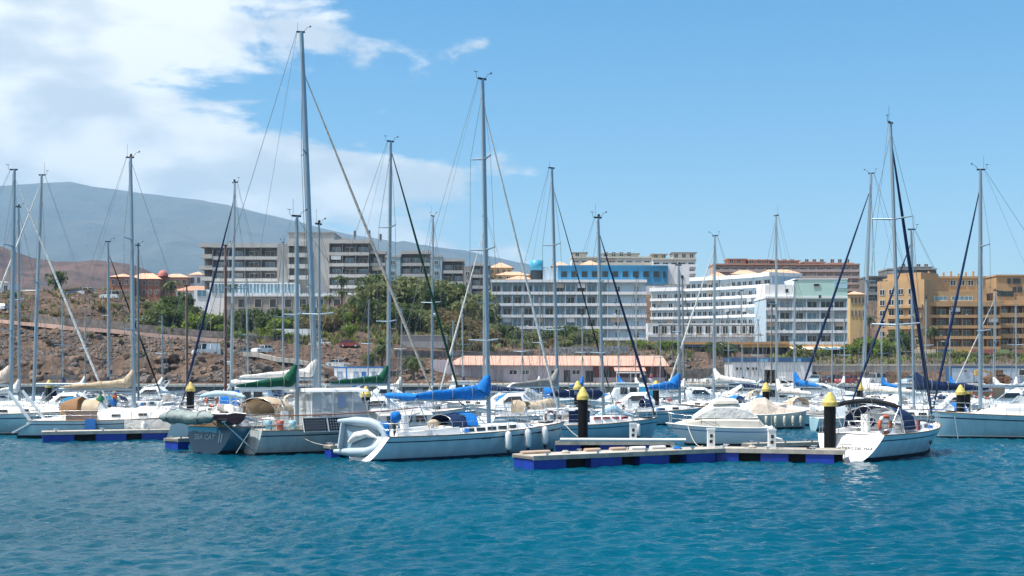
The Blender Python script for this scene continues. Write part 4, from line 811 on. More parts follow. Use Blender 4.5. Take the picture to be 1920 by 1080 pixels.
class Hull:
    def __init__(s, L, B, fs, fb, rs=0.3, rb=0.35, tw=0.8, draft=0.45, fine=2.0, mid=0.42):
        s.L, s.B, s.fs, s.fb, s.rs, s.rb, s.tw, s.dr, s.fine, s.mid = L, B, fs, fb, rs, rb, tw, draft, fine, mid
    def b(s, t):
        m = s.mid
        if t < m: k = s.tw + (1 - s.tw) * math.sin(math.pi / 2 * t / m)
        else: k = max(0.012, 1 - ((t - m) / (1 - m)) ** s.fine) ** 0.92
        return s.B / 2 * k
    def sh(s, t): return s.fs + (s.fb - s.fs) * t ** 1.6 - 0.05 * math.sin(math.pi * t)
    def x(s, t, z): return (t - 0.5) * s.L + (s.rs * (1 - t) ** 5 + s.rb * t ** 5) * (z - s.sh(t)) * 1.0 
    def ring(s, t, zs):
        sh = s.sh(t); d = s.dr * (0.25 + 0.75 * math.sin(math.pi * (0.12 + 0.8 * t)) ** .7) if t > .02 else s.dr * .3; b_ = s.b(t); out = []
        for q in zs:
            z = -d + q[1] * d if q[0] == 'k' else (q[1] if q[0] == 'a' else sh * q[1])
            f = min(1, max(0.0, (z + d) / (sh + d))); p = 0.30 + 0.55 * t ** 3
            w = b_ * (f ** p); x = (t - .5) * s.L + s.rb * (t ** 5) * (z - sh) + s.rs * ((1 - t) ** 6) * (z - sh)
            out.append(Vector((x, w, z)))
        return out
    def point(s, t, side, up=0.0, inn=0.0):
        """a point on the sheer line"""
        return Vector(((t - .5) * s.L, side * (s.b(t) - inn), s.sh(t) + up))
    def build(s, root, mh, md, mb=antif, boot=stripe, cove=None, mt=None, rail=teak):
        zs = [('k', 0), ('k', .55), ('a', -0.02), ('a', 0.11), ('a', 0.18), ('s', .34), ('s', .58), ('s', .77), ('s', .82), ('s', 1)]  # antifouling band made taller to include the dark reflection under the hull
        mi = [1, 1, 1, 0 if boot is None else 2, 0, 0, 0, 3 if cove else 0, 0]
        ts = [0, .03, .08, .15, .25, .35, .45, .55, .65, .74, .82, .89, .95, 1.0]
        m = MB(); n = len(zs)
        for sd_ in (1, -1):
            rg = [[Vector((p.x, p.y * sd_, p.z)) for p in s.ring(t, zs)] for t in ts]
            for i in range(len(ts) - 1):
                for j in range(n - 1):
                    q = [rg[i][j], rg[i + 1][j], rg[i + 1][j + 1], rg[i][j + 1]]
                    m.add(q if sd_ < 0 else q[::-1], [(0, 1, 2, 3)], mi[j], True)
        # weld the quads so that the shading is smooth
        idx = {}; nv = []; rm = []
        for v in m.v:
            k = (round(v[0], 4), round(v[1], 4), round(v[2], 4))
            if k not in idx: idx[k] = len(nv); nv.append(v)
            rm.append(idx[k])
        m.v = nv; m.f = [tuple(dict.fromkeys(rm[i] for i in f)) for f in m.f]; keep = [i for i, f in enumerate(m.f) if len(f) > 2]
        m.f = [m.f[i] for i in keep]; m.mi = [m.mi[i] for i in keep]; m.sm = [m.sm[i] for i in keep]
        h = m.build('hull', [mh, mb, boot or mh, cove or mh], root)
        r0 = s.ring(0, zs); tr = MB(); k2 = len(r0); tr.add(r0 + [Vector((p.x, -p.y, p.z)) for p in r0], [(i, i + 1, k2 + i + 1, k2 + i) for i in range(k2 - 1)]); tr.build('transom', mt or mh, h)
        d = MB(); rg = []
        for t in ts:
            b_ = s.b(t) * .985; z = s.sh(t) - .015; x = (t - .5) * s.L; rg.append([Vector((x, -b_, z)), Vector((x, -b_ * .5, z + .045)), Vector((x, 0, z + .06)), Vector((x, b_ * .5, z + .045)), Vector((x, b_, z))])
        d.loft(rg); d.build('deck', md, root)
        if rail:
            for sd_ in (1, -1):
                q = MB(); q.tube([s.point(t, sd_, .02) for t in ts], .028, 5); q.build('toe_rail', rail, root)
        return h
def cabin(root, h, t0, t1, w, hh, mc, nwin=4, wm_=acry, front=0.45, wl_=0.5, wh=0.16, back=0.08):
    """coachroof: rounded trunk with small windows along both sides"""
    m = MB(); rg = []; ts = [0, .04, .3, .6, .8, .93, 1]
    hs_ = [hh * .96, hh, hh, hh * .95, hh * (1 - front * .55), hh * (1 - front), .02]
    for a, q in zip(ts, hs_):
        t = t0 + (t1 - t0) * a; b_ = min(w / 2, h.b(t) * .72) * (1 - .25 * a ** 3); z = h.sh(t) - .02; x = (t - .5) * h.L
        rg.append([Vector((x, -b_, z)), Vector((x, -b_ * .93, z + q * .75)), Vector((x, -b_ * .72, z + q)), Vector((x, 0, z + q * 1.08)), Vector((x, b_ * .72, z + q)), Vector((x, b_ * .93, z + q * .75)), Vector((x, b_, z))])
    m.loft(rg, cap0=True, cap1=True); c = m.build('cabin', mc, root)
    for i in range(nwin):
        a = .10 + .62 * (i + .5) / nwin; t = t0 + (t1 - t0) * a; b_ = min(w / 2, h.b(t) * .72) * (1 - .25 * a ** 3); t2 = t + .02; b2 = min(w / 2, h.b(t2) * .72) * (1 - .25 * ((t2 - t0) / (t1 - t0)) ** 3)
        for sd_ in (-1, 1):
            y = b_ * .965 * sd_; ang = math.atan2((b2 - b_) * sd_, .02 * h.L); z = h.sh(t) + hh * .42
            q = MB(); ww_ = wl_ * .5; q.box(-ww_, ww_, -.012, .012, -wh / 2, wh / 2); o = q.build('window', wm_, c); o.location = ((t - .5) * h.L, y + .012 * sd_, z); o.rotation_euler = (-.1 * -sd_, 0, ang)
    return c
def rails(root, h, t0=0.04, t1=.93, n=7, hgt=.6, pulpit=True, pushpit=True):
    for sd_ in (-1, 1):
        m = MB(); ts = [t0 + (t1 - t0) * i / (n - 1) for i in range(n)]
        for t in ts: p = h.point(t, sd_, 0, .06); m.tube([p, p + Vector((0, 0, hgt))], .014, 5)
        for k in (.55, 1.0): m.tube([h.point(t, sd_, hgt * k, .06) for t in ts], .008, 4)
        m.build('guard_rail', steel, root)
    if pulpit:
        m = MB(); ps = [h.point(.93, 1, hgt, .06), h.point(.975, 1, hgt + .05, .02), Vector((h.L / 2 + .12, 0, h.fb + hgt + .06)), h.point(.975, -1, hgt + .05, .02), h.point(.93, -1, hgt, .06)]
        m.tube(ps, .02, 5); 
        for sd_ in (1, -1): m.tube([h.point(.965, sd_, 0, .03), h.point(.975, sd_, hgt + .05, .02)], .018, 5)
        m.build('pulpit', steel, root)
    if pushpit:
        m = MB(); x = -h.L / 2; b_ = h.b(0) - .06
        for z in (.32, hgt): m.tube([h.point(.1, 1, z, .06), Vector((x + .05, b_, h.fs + z)), Vector((x - .02, 0, h.fs + z)), Vector((x + .05, -b_, h.fs + z)), h.point(.1, -1, z, .06)], .018, 5)
        for y in (-b_, -b_ * .4, b_ * .4, b_): m.tube([(x + .05, y, h.fs), (x + .04, y, h.fs + hgt)], .016, 5)
        m.build('pushpit', steel, root)
def lumpy(pts, radii, seed, n=9, amp=.16, hs=1.0, ws=1.0):
    """soft bundle along a line: rings with noise"""
    rg = []; k = len(pts)
    for i, (p, r_) in enumerate(zip(pts, radii)):
        p = Vector(p); d = (Vector(pts[min(i + 1, k - 1)]) - Vector(pts[max(i - 1, 0)])).normalized(); a = d.cross(Vector((0, 0, 1))).normalized(); u = a.cross(d)
        ring = []
        for j in range(n):
            t = 2 * math.pi * j / n; q = 1 + amp * noise.noise((p.x * 2.1 + seed, j * 1.7, p.y * 2 + p.z)) * 2
            ring.append(p + (a * math.cos(t) * ws + u * math.sin(t) * hs) * r_ * q)
        rg.append(ring)
    return rg
def rig(root, h, mx, H_, lean=(0, 0), m_mast=alu, r=.085, nspr=2, zfoot=None, boom=None, cover=None, furl=None, fr=.075, back=True, zb=None, blen=None, frac=.93, radar=None, fat=1.0, seed=0, ladder=False, spread=None, cs=1.0, bag_peak=True, drop=0.0, sp=True):
    t_m = mx / h.L + .5; zd = zfoot if zfoot is not None else h.sh(min(.95, t_m)) + .3
    foot = Vector((mx, 0, zd - .4)); top = Vector((mx + lean[0], lean[1], H_))
    def on(k): return foot.lerp(top, k)
    m = MB(); m.tube([on(0), on(.4), on(.8), on(1)], [r, r, r * .92, r * .7], 10, sq=.72); mast = m.build('mast', m_mast, root)
    # masthead: crane, vane, aerial
    k = MB(); k.bar(top + Vector((-.28, 0, .0)), top + Vector((.2, 0, .0)), .07, .09); kr = random.Random(seed * 7 + 1)
    if kr.random() < .65: k.tube([top + Vector((-.2, 0, 0)), top + Vector((-.2, 0, kr.uniform(.4, 1.0)))], .008, 4)
    if kr.random() < .7: k.tube([top + Vector((.1, 0, 0)), top + Vector((.34, 0, .28)), top + Vector((.5, 0, .3))], .012, 4); k.ball(top + Vector((.5, 0, .34)), .05, 6)
    if kr.random() < .6: k.bar(top + Vector((-.5, 0, .3)), top + Vector((-.3, 0, .3)), .05, .02); k.tube([top + Vector((-.35, 0, 0)), top + Vector((-.4, 0, .3))], .01, 4)
    if kr.random() < .35: k.lathe([(.01, 0), (.07, .02), (.07, .14), (.01, .17)], 8, top + Vector((.02, 0, .05)))
    k.build('masthead', blackp, mast)
    half = spread or min(1.2, h.B * .33); chain = Vector((mx - .12, 0, 0)); sh_ = h.sh(min(.9, t_m)); cb_ = h.b(t_m) - .1
    sps = []
    for i in range(nspr):
        kk = (i + 1) / (nspr + 1) * (1.03 if nspr > 1 else 1.08); c = on(kk); w = half * (1 - .16 * i)
        for sd_ in (-1, 1):
            tip = c + Vector((-.22, w * sd_, .06)); s_ = MB(); s_.tube([c, tip], [.05, .034], 5, sq=1.5); s_.build('spreader', m_mast, mast); sps.append((i, sd_, tip))
    for sd_ in (-1, 1):
        tips = [t for (i, s2, t) in sps if s2 == sd_]; m = MB(); base = Vector((mx - .15, cb_ * sd_, sh_ + .02))
        pts = [base] + tips + [on(.97)]; 
        for a, b_ in zip(pts, pts[1:]): m.tube([a, b_], .0105 * fat, 4, caps=False)
        if tips: m.tube([base + Vector((.35, -.05 * sd_, 0)), on(1 / (nspr + 1))], .0095 * fat, 4, caps=False); m.tube([base + Vector((-.35, -.05 * sd_, 0)), on(1 / (nspr + 1))], .0095 * fat, 4, caps=False)
        if len(tips) > 1: m.tube([tips[0], on(2 / (nspr + 1))], .007 * fat, 4, caps=False)
        m.build('shroud', wire, root)
    bow = Vector((h.L / 2 - .25, 0, h.fb + .12)); st_top = on(frac)
    if furl:
        a = bow + (st_top - bow) * .02; b_ = bow + (st_top - bow) * .985; m = MB(); pp = [a + (b_ - a) * (i / 8) for i in range(9)]; rr = [fr * .5, fr * .95, fr * 1.05, fr, fr * .95, fr * .85, fr * .72, fr * .55, fr * .3]; m.tube(pp, rr, 7); m.build('furled_genoa', furl, root)
        m = MB(); m.lathe([(.02, 0), (.11, 0), (.11, .16), (.02, .16)], 8, bow + Vector((-.02, 0, .02))); m.build('furler_drum', blackp, root)
    m = MB(); m.tube([bow, on(.99 if not furl else frac)], .011 * fat, 4, caps=False); m.build('forestay', wire, root)
    if back:
        m = MB(); b0 = Vector((-h.L / 2 + .15, 0, h.fs + .05)); mid = b0.lerp(top, .22)
        m.tube([top + Vector((-.25, 0, 0)), mid], .010 * fat, 4, caps=False)
        for sd_ in (-1, 1): m.tube([mid, b0 + Vector((0, (h.b(0) - .25) * sd_, 0))], .0095 * fat, 4, caps=False)
        m.build('backstay', wire, root)
    for yy in (.05, -.04):
        m = MB(); m.tube([on(.15) + Vector((-.16, yy, 0)), on(.985) + Vector((-.1, yy, 0))], .0095 * fat, 4, caps=False); m.build('halyard', rope, mast)
    if boom is not None:
        zb = zb or zd + 1.0; bl = blen or (mx + h.L * .36); g0 = Vector((mx - .12, 0, zb)); g1 = Vector((mx - .12 - bl, 0, zb + drop)); m = MB(); m.tube([g0, g1], [.085, .075], 8, sq=.75); bm_ = m.build('boom', boom, root)
        m = MB(); m.tube([g1, Vector((g1.x + .2, 0, h.fs + .5))], .012, 4); m.build('mainsheet', rope, bm_); m = MB(); m.tube([g0.lerp(g1, .35), Vector((mx - .1, 0, zd - .1))], .025, 5); m.build('kicker', alu, bm_)
        m = MB(); m.tube([g1, top + Vector((-.25, 0, -.1))], .006 * fat, 4, caps=False); m.build('topping_lift', wire, bm_)
        if cover:
            n_ = 16; pts = []; rr = []
            for i in range(n_):
                a = i / (n_ - 1); p = g0.lerp(g1, a * .98); s_ = (.40 - .27 * a ** .75 if bag_peak else .27 - .12 * a) + .02 * math.sin(a * 19 + seed)
                if i == 0: s_ *= .5
                if i == n_ - 1: s_ *= .45
                pts.append(p + Vector((0, 0, .10 + (.26 * (1 - a) if bag_peak else .05)))); rr.append(s_ * cs)
            m = MB(); m.loft(lumpy(pts, rr, seed, 10, .15, 1.05, .62), closed=True, cap0=True, cap1=True)
            if bag_peak: # the collar that climbs the mast
                m.loft(lumpy([g0 + Vector((-.34, 0, .30)), g0 + Vector((-.2, 0, .58)), g0 + Vector((-.04, 0, .88)), g0 + Vector((.06, 0, 1.12))], [.46 * cs, .38 * cs, .24 * cs, .12], seed + 5, 9, .1, 1, .75), closed=True, cap1=True)
            m.build('sail_cover', cover, bm_)
            for a in (.2, .42, .64, .84):
                q = MB(); p = g0.lerp(g1, a); rr_ = (.40 - .27 * a ** .75 if bag_peak else .27 - .12 * a) * cs + .03; cz = p + Vector((0, 0, .10 + (.26 * (1 - a) if bag_peak else .05)))
                q.tube([cz + Vector((0, math.cos(2 * math.pi * j / 10) * rr_ * .66, math.sin(2 * math.pi * j / 10) * rr_ * 1.08)) for j in range(11)], .011, 4, caps=False); q.build('tie', rope, bm_)
    if radar:
        p = on(radar); q = MB(); q.bar(p + Vector((0, 0, -.12)), p + Vector((.42, 0, -.12)), .06); q.lathe([(.01, -.1), (.24, -.1), (.26, 0), (.22, .1), (.01, .13)], 12, p + Vector((.42, 0, 0))); q.build('radar_dome', wht, mast)
    return mast
def sprayhood(root, h, t, w, hh, ln, c, win=vinyl, z=None):
    """arched canvas hood over the companionway: open aft, window forward"""
    z = z if z is not None else h.sh(t) + .1; x = (t - .5) * h.L; rg = []
    for a, q, sc_ in ((0, 1.0, 1.0), (.35, 1.03, 1.0), (.62, .9, .97)):
        rg.append([Vector((x + ln * a, math.cos(math.pi * j / 8) * w / 2 * sc_, z + math.sin(math.pi * j / 8) ** .62 * hh * q)) for j in range(9)])
    m = MB(); m.loft(rg); hd = m.build('sprayhood', c, root)
    r2 = [[p + Vector((0.004, 0, 0)) for p in rg[-1]], [Vector((x + ln, p.y * .92, z + (p.z - z) * .12)) for p in rg[-1]]]
    m = MB(); m.loft(r2); m.build('hood_window', win, hd)
    m = MB(); 
    for i in (0, 2): m.tube([p + Vector((0, 0, -.01)) for p in rg[i]], .02, 5, caps=False)
    m.build('hood_hoop', steel, hd)
    return hd
def wheel(root, x, z, r=.5):
    m = MB(); m.tube([(x, math.cos(2 * math.pi * j / 16) * r, z + math.sin(2 * math.pi * j / 16) * r) for j in range(17)], .018, 5, caps=False)
    for j in range(3): a = math.pi * j / 3; m.tube([(x, -math.cos(a) * r, z - math.sin(a) * r), (x, math.cos(a) * r, z + math.sin(a) * r)], .011, 4)
    w_ = m.build('steering_wheel', steel, root); q = MB(); q.box(x + .06, x + .34, -.16, .16, z - .85, z + .12); q.build('binnacle', wht, root); return w_
def coaming(root, h, t0, t1, w, hh, m_):
    for sd_ in (-1, 1):
        q = MB(); rg = []
        for i in range(5):
            t = t0 + (t1 - t0) * i / 4; y = min(w / 2, h.b(t) * .74) * sd_; z = h.sh(t) - .01; x = (t - .5) * h.L; k = hh * (.55 + .45 * i / 4)
            rg.append([Vector((x, y, z)), Vector((x, y * .97, z + k)), Vector((x, y * .82, z + k)), Vector((x, y * .76, z))])
        q.loft(rg, smooth=False, cap0=True, cap1=True); q.build('coaming', m_, root)
def bimini_roll(root, x0, x1, w, z, c, r=.13, legs=True, h=None, arch=.0):
    """canopy rolled up into a long sausage across steel hoops"""
    pts = [Vector((x0 + (x1 - x0) * i / 8, 0, z + arch * math.sin(math.pi * i / 8))) for i in range(9)]
    return pts
def place(root_name, mastpx, D, head, mx, label, cat='sailboat', group='yachts moored in the marina'):
    a = R(head); mw = Vector((wx(mastpx, D), D, 0)); loc = mw - Vector((math.cos(a) * mx, math.sin(a) * mx, 0))
    r = empty(root_name, loc, a); tag(r, label, cat, group); return r
def lean_local(D, head, mastpx, toppx, topz):
    """sideways drift of the masthead in the boat's own frame"""
    dx = wx(toppx, D) - wx(mastpx, D); a = -R(head); return (dx * math.cos(a), dx * math.sin(a))
def yacht(label, mastpx, toppx, toppy, D, head, L, mh=gel, md=deckm, boom=alu, cover=None, furl=None, nspr=2, mx=None, B=None, fs=None, fb=None, m_mast=alu, hood=None, boot=stripe, cove=stripe, mb=antif, detail=1, r=None, radar=None, rs=.35, tw=.8, fat=1.0, seed=0, nwin=4, cab=.36, fr=.07, frac=.93, back=True, zb=None, blen=None, mt=None, zcab=None, rb=.4, bag_peak=True, cs=1.0, name='sailing_yacht'):
    mx = L * .06 if mx is None else mx; B = B or L * .31; fs = fs or (.55 + L * .045); fb = fb or (.65 + L * .065)
    o = place(name, mastpx, D, head, mx, label); h = Hull(L, B, fs, fb, rs, rb, tw); h.build(o, mh, md, mb, boot, cove, mt)
    H_ = wz(toppy, D); cabin(o, h, .34, .80, B * .62, cab, md, nwin)
    rig(o, h, mx, H_, lean_local(D, head, mastpx, toppx, H_), m_mast, r or (.045 + H_ * .0032), nspr, None, boom, cover, furl, fr, back, zb or h.sh(.5) + 1.05, blen, frac, radar, fat, seed, bag_peak=bag_peak, cs=cs)
    crng = random.Random(seed * 13 + 5)
    for k_ in range(3 if detail else 2):   # hatches, winches, coils of rope, vents
        q = MB(); q.box(-.26, .26, -.24, .24, 0, .07); q = q.build('deck_hatch', acry if k_ else wht, o); q.location = (L * (.14 + .13 * k_), crng.uniform(-.1, .1), h.sh(.64 + .13 * k_) + cab * (.95 if k_ == 0 else .4 if k_ == 1 else 0) + .05)
    for sd_ in (-1, 1):
        q = MB(); q.lathe([(.01, 0), (.09, 0), (.06, .08), (.08, .17), (.01, .18)], 8); q = q.build('winch', steel, o); q.location = (-L * .27, sd_ * B * .3, h.sh(.23) + .3)
        q = MB(); q.tube([(math.cos(j * .9) * (.17 - .004 * j), math.sin(j * .9) * (.17 - .004 * j), .02 + j * .008) for j in range(20)], .02, 4); q = q.build('rope_coil', rope if sd_ > 0 else CV['blue'], o); q.location = (L * crng.uniform(-.2, .3), sd_ * B * .34, h.sh(.5) + .03)
    if crng.random() < .7:
        q = MB(); q.loft(lumpy([Vector((-L * .2 + j * .25, B * .22 * crng.choice((-1, 1)) * 0 + .5, h.sh(.3) + .45)) for j in range(4)], [.06, .2, .18, .05], seed, 7, .3), closed=True, cap0=True, cap1=True); q.build('sail_bag', CV[crng.choice(('white', 'grey', 'navy', 'red', 'beige'))], o)
    coaming(o, h, .06, .36, B * .66, .32, md); rails(o, h, n=7 if detail else 5)
    if hood: sprayhood(o, h, .30, B * .56, .72, L * .12, CV[hood], z=h.sh(.35) + .18)
    if detail: wheel(o, -L * .36, h.fs + .75)
    return o, h
def fender(p, s, label, m_=rubber, tip=blackp):
    r_ = empty('fender', p); tag(r_, label, 'fender', 'fenders hanging along the hulls'); m = MB(); m.lathe([(.02, -.36), (.09, -.33), (.125, -.25), (.125, .22), (.09, .31), (.03, .36)], 10); link('body', m.mesh('body', m_), r_, None, None, (s, s, s))
    m = MB(); m.lathe([(.012, -.52), (.075, -.37), (.04, -.33)], 8); link('cap', m.mesh('cap', tip), r_, None, None, (s, s, s)); m = MB(); m.tube([(0, 0, .34), (0, 0, .95)], .012, 4); link('line', m.mesh('line', rope), r_, None, None, (s, s, s)); return r_
def on_boat(root, v): return Matrix.LocRotScale(root.location, root.rotation_euler, None) @ Vector(v)
def lifebuoy(p, r, label, rx=R(90), rz=0.0, m_=orange):
    o = empty('lifebuoy', p); o.rotation_euler = (rx, 0, rz); tag(o, label, 'lifebuoy', 'ring lifebuoys on the yachts'); m = MB(); rg = []
    for i in range(16):
        a = 2 * math.pi * i / 16; c = Vector((math.cos(a), math.sin(a), 0)); rg.append([c * (r + math.cos(2 * math.pi * j / 6) * r * .24) + Vector((0, 0, math.sin(2 * math.pi * j / 6) * r * .22)) for j in range(6)])
    rg.append(rg[0]); m.loft(rg, closed=True); m.build('ring', m_, o)
    for k in range(4):
        a = math.pi / 4 + k * math.pi / 2; q = MB(); c = Vector((math.cos(a), math.sin(a), 0)) * r; t_ = Vector((-math.sin(a), math.cos(a), 0)); rg = []
        for e in (-.12, .12): rg.append([c + t_ * e * r * 2 + c.normalized() * (math.cos(2 * math.pi * j / 6) * r * .27) + Vector((0, 0, math.sin(2 * math.pi * j / 6) * r * .25)) for j in range(6)])
        q.loft(rg, closed=True); q.build('band', wht, o)
    return o
# ================================================================== pontoons and piles
fbm = mat('float_blue', (0.005, 0.035, 0.30), 0.5, var=.22, vscale=1.6, streak=True, objvar=.18)
fdk = mat('float_gap', (0.006, 0.007, 0.012), .8)
pcon = mat('pontoon_deck', (0.40, 0.365, 0.31), .85, var=.22, vscale=2.6, objvar=.14)
pedge = mat('pontoon_edge', (0.16, 0.155, 0.14), .8, var=.1, vscale=2)
def pontoon(label, A, B, w, nf, z=.52, fl=.62, end=.25):
    """floating walkway: planked deck on a frame carried by blue floats"""
    A = Vector((*A, 0)); B = Vector((*B, 0)); d = B - A; L = d.length; r_ = empty('pontoon', A, math.atan2(d.y, d.x)); tag(r_, label, 'pontoon', 'floating pontoons')
    m = MB(); m.box(0, L, -w / 2, w / 2, z - .1, z - .004); m.build('frame', pedge, r_)
    n = max(2, int(L / 1.2)); pl = MB(); pl.box(0, L / n - .02, -w / 2 + .02, w / 2 - .02, 0, .045); pme = pl.mesh('plank', pcon)
    for i in range(n): link('plank', pme, r_, (i * L / n + .01, 0, z))
    m = MB(); m.box(0, L, -w / 2 - .035, -w / 2 - .001, z - .13, z + .055); m.build('edge_beam', pcon, r_); m = MB(); m.box(0, L, w / 2 + .001, w / 2 + .035, z - .13, z + .055); m.build('edge_beam', pcon, r_)
    seg = L / nf; f = MB(); f.box(0, seg * fl, -w / 2 + .02, w / 2 - .02, -.35, z - .135); fme = f.mesh('float', fbm)
    for i in range(nf): link('float', fme, r_, (i * seg + (.05 if i == 0 else seg * .14), 0, 0))
    m = MB(); m.box(.1, L - .1, -w / 2 + .5, w / 2 - .5, -.3, z - .14); m.build('core', fdk, r_)
    cl = MB(); cl.tube([(-.13, 0, .09), (-.06, 0, .10), (.06, 0, .10), (.13, 0, .09)], .022, 5); cl.box(-.05, .05, -.03, .03, 0, .09); cme = cl.mesh('cleat', steel)
    for i in range(max(2, nf)):
        for sd_ in (-1, 1): link('cleat', cme, r_, (seg * (i + .3), sd_ * (w / 2 - .12), z + .047))
    return r_
pA = px2(980, 52.6); pB = px2(1338, 57.4)
pontoon('wide blue floated pontoon arm ending in open water before the big white yacht', pA, pB, 1.7, 4)
pontoon('pontoon arm on blue floats reaching right to the thick black pile', (pB[0] - .05, pB[1] + .15), px2(1585, 56.0), 1.5, 3)
pontoon('pontoon finger beside the thin black pile in front of the red striped yacht', px2(1040, 62.6), px2(1262, 62.6), 1.0, 3)
pontoon('narrow finger pontoon right of the covered motor cruiser', px2(1400, 60.5), px2(1550, 62.2), .8, 3)
pontoon('long blue floated pontoon in front of the white yacht with beige hoods', px2(78, 71.7), px2(336, 74.4), 1.5, 3, fl=.66)
pontoon('short pontoon end sticking out left of the dark blue yacht', px2(320, 64.6), px2(352, 65.5), 1.0, 1)
pontoon('short pontoon end under the hanging inflatable dinghy', px2(613, 59.0), px2(668, 59.6), 1.0, 2)
pontoon('far finger pontoon behind the thick black pile', px2(1500, 93), px2(1600, 93), 1.0, 3)
pontoon('far pontoon finger beside the covered tan boat', px2(1290, 108), px2(1540, 108), 1.2, 6)
pontoon('distant pontoon walkway below the left rubble slope', px2(150, 112), px2(760, 112), 1.6, 14)
pontoon('distant pontoon walkway below the harbour building', px2(780, 128), px2(1240, 128), 1.6, 14)
pilem = mat('pile_black', (0.006, 0.006, 0.007), .55, var=.3, vscale=1.5, spec=.2)
def pile(px, pytop, D, label, r=.25):
    o = empty('mooring_pile', (wx(px, D), D, 0)); tag(o, label, 'pile', 'black mooring piles with yellow caps'); zt = wz(pytop, D)
    m = MB(); m.lathe([(r, -1.5), (r, 1.0), (r * 1.01, zt - .62)], 16); m.build('post', pilem, o)
    m = MB(); m.lathe([(.01, zt - .64), (r * 1.24, zt - .64), (r * 1.24, zt - .46)], 20, smooth=False); m.lathe([(r * 1.24, zt - .46), (r * .35, zt - .04), (.02, zt)], 20, smooth=False); m.build('cap', yellow, o)
    m = MB(); m.lathe([(r + .012, -.5), (r + .016, .15), (r + .006, .38)], 16); m.build('weed_band', mat('weed', (0.03, 0.035, 0.018), .9, var=.4, vscale=4), o)
    m = MB(); m.box(-r - .12, r + .12, -r - .12, -r - .04, .42, .56); m.box(-r - .12, r + .12, r + .04, r + .12, .42, .56); m.build('pile_guide', pedge, o)
pile(1556, 735, 57.6, 'thick black pile with yellow cap beside the yacht with orange lifebuoy', .265)
pile(1093, 725.5, 64.3, 'black yellow capped pile in front of the red striped yacht', .25)
pile(1083, 714, 92, 'yellow capped pile just behind the thinner foreground pile', .25)
pile(1230, 713, 101, 'distant yellow capped pile left of the blue covered ketch', .25)
pile(357, 716, 87, 'yellow capped pile behind the rolled pale blue bimini', .26)
pile(92, 712, 104, 'far left yellow capped pile among the white yachts', .26)
pile(1801, 721, 79, 'left one of the twin yellow capped piles near the right edge', .25)
pile(1812, 720, 82, 'right one of the twin yellow capped piles near the right edge', .25)
pile(1436, 717, 90, 'orange yellow capped pile behind the tan covered boat', .25)
pile(686, 724, 76, 'dark pile behind the end of the blue rolled bimini', .26)
pile(1612, 716, 96, 'small yellow capped pile left of the white van', .22)
def pedestal(px, pyb, D, label):
    o = empty('power_pedestal', (wx(px, D), D, .566)); tag(o, label, 'power pedestal', 'white shore power pedestals'); m = MB(); m.box(-.16, .16, -.13, .13, 0, .78); m.build('body', wht, o); m = MB(); m.box(-.18, .18, -.15, .15, .782, .86); m.build('top', rubber, o)
    m = MB(); m.box(-.06, .06, -.155, -.132, .45, .6); m.box(-.08, .05, -.15, -.132, .2, .34); m.build('socket', blackp, o)
pedestal(1333, 836, 57.5, 'white power pedestal at the joint of the two pontoon arms')
pedestal(1447, 838, 56.9, 'white power pedestal left of the thick black pile')
pedestal(1187, 828, 62.7, 'white power pedestal at the bow of the red striped yacht')
m = MB(); m.tube([(0, 0, 0), (6.0, .4, 0)], .085, 10); o = m.build('rolled_fender', rubber); o.location = (wx(1050, 61.6), 61.55, .68); o.rotation_euler = (0, 0, -.12); tag(o, 'long pale roll lying along the pontoon finger by the red striped yacht', 'fender')
padm = mat('pad_tan', (0.46, 0.33, 0.24), .9, var=.1)
for i, (px, D) in enumerate(((992, 52.5), (1016, 52.9), (1112, 54.2), (1160, 54.9), (1198, 55.4), (1236, 55.9))):
    m = MB(); m.loft([[Vector((x, y * s_, z)) for y, z in ((-.15, 0), (-.16, .08), (-.08, .13), (.08, .13), (.16, .08), (.15, 0))] for x, s_ in ((-.36, .8), (-.3, 1), (.3, 1), (.36, .8))], closed=True, cap0=True, cap1=True)
    o = m.build('dock_pad', padm if i < 4 else CV['white']); o.location = (wx(px, D), D + .62, .568); o.rotation_euler = (0, 0, .48); tag(o, 'flat padded dock bumper, %s from the open end of the wide pontoon arm' % ORD[i], 'dock bumper', 'padded bumpers on the pontoon')

# ================================================================== front row yachts
# --- big white yacht with blue covers
D0 = 61.3; hd = 37; L = 11.2
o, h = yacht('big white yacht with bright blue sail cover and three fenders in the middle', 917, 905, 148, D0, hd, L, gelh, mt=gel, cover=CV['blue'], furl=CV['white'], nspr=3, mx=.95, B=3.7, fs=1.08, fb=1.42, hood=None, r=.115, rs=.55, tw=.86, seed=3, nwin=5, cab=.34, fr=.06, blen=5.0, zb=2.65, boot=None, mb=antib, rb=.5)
bigy = (o, h)
hd_ = sprayhood(o, h, .335, 2.1, .78, 1.7, CV['navy']); m = MB(); m.loft([[Vector((-1.75 + a, y, h.sh(.4) + .1 + z)) for y, z in ((-1.04, .25), (-.85, .72), (0, .84), (.85, .72), (1.04, .25))] for a in (.72, 1.35)]); m.build('hood_band', CV['blue'], hd_)
pts = [Vector((-5.3 + 2.9 * i / 8, -.0, 2.78 + .08 * math.sin(i * .4))) for i in range(9)]
m = MB(); m.loft(lumpy([Vector((-4.0, y, 2.85)) for y in np.linspace(-1.35, 1.35, 10)], [.08, .14, .14, .15, .14, .14, .15, .14, .14, .08], 4, 8, .08), closed=True, cap0=True, cap1=True); bim = m.build('rolled_bimini', CV['blue'], o)
m = MB()
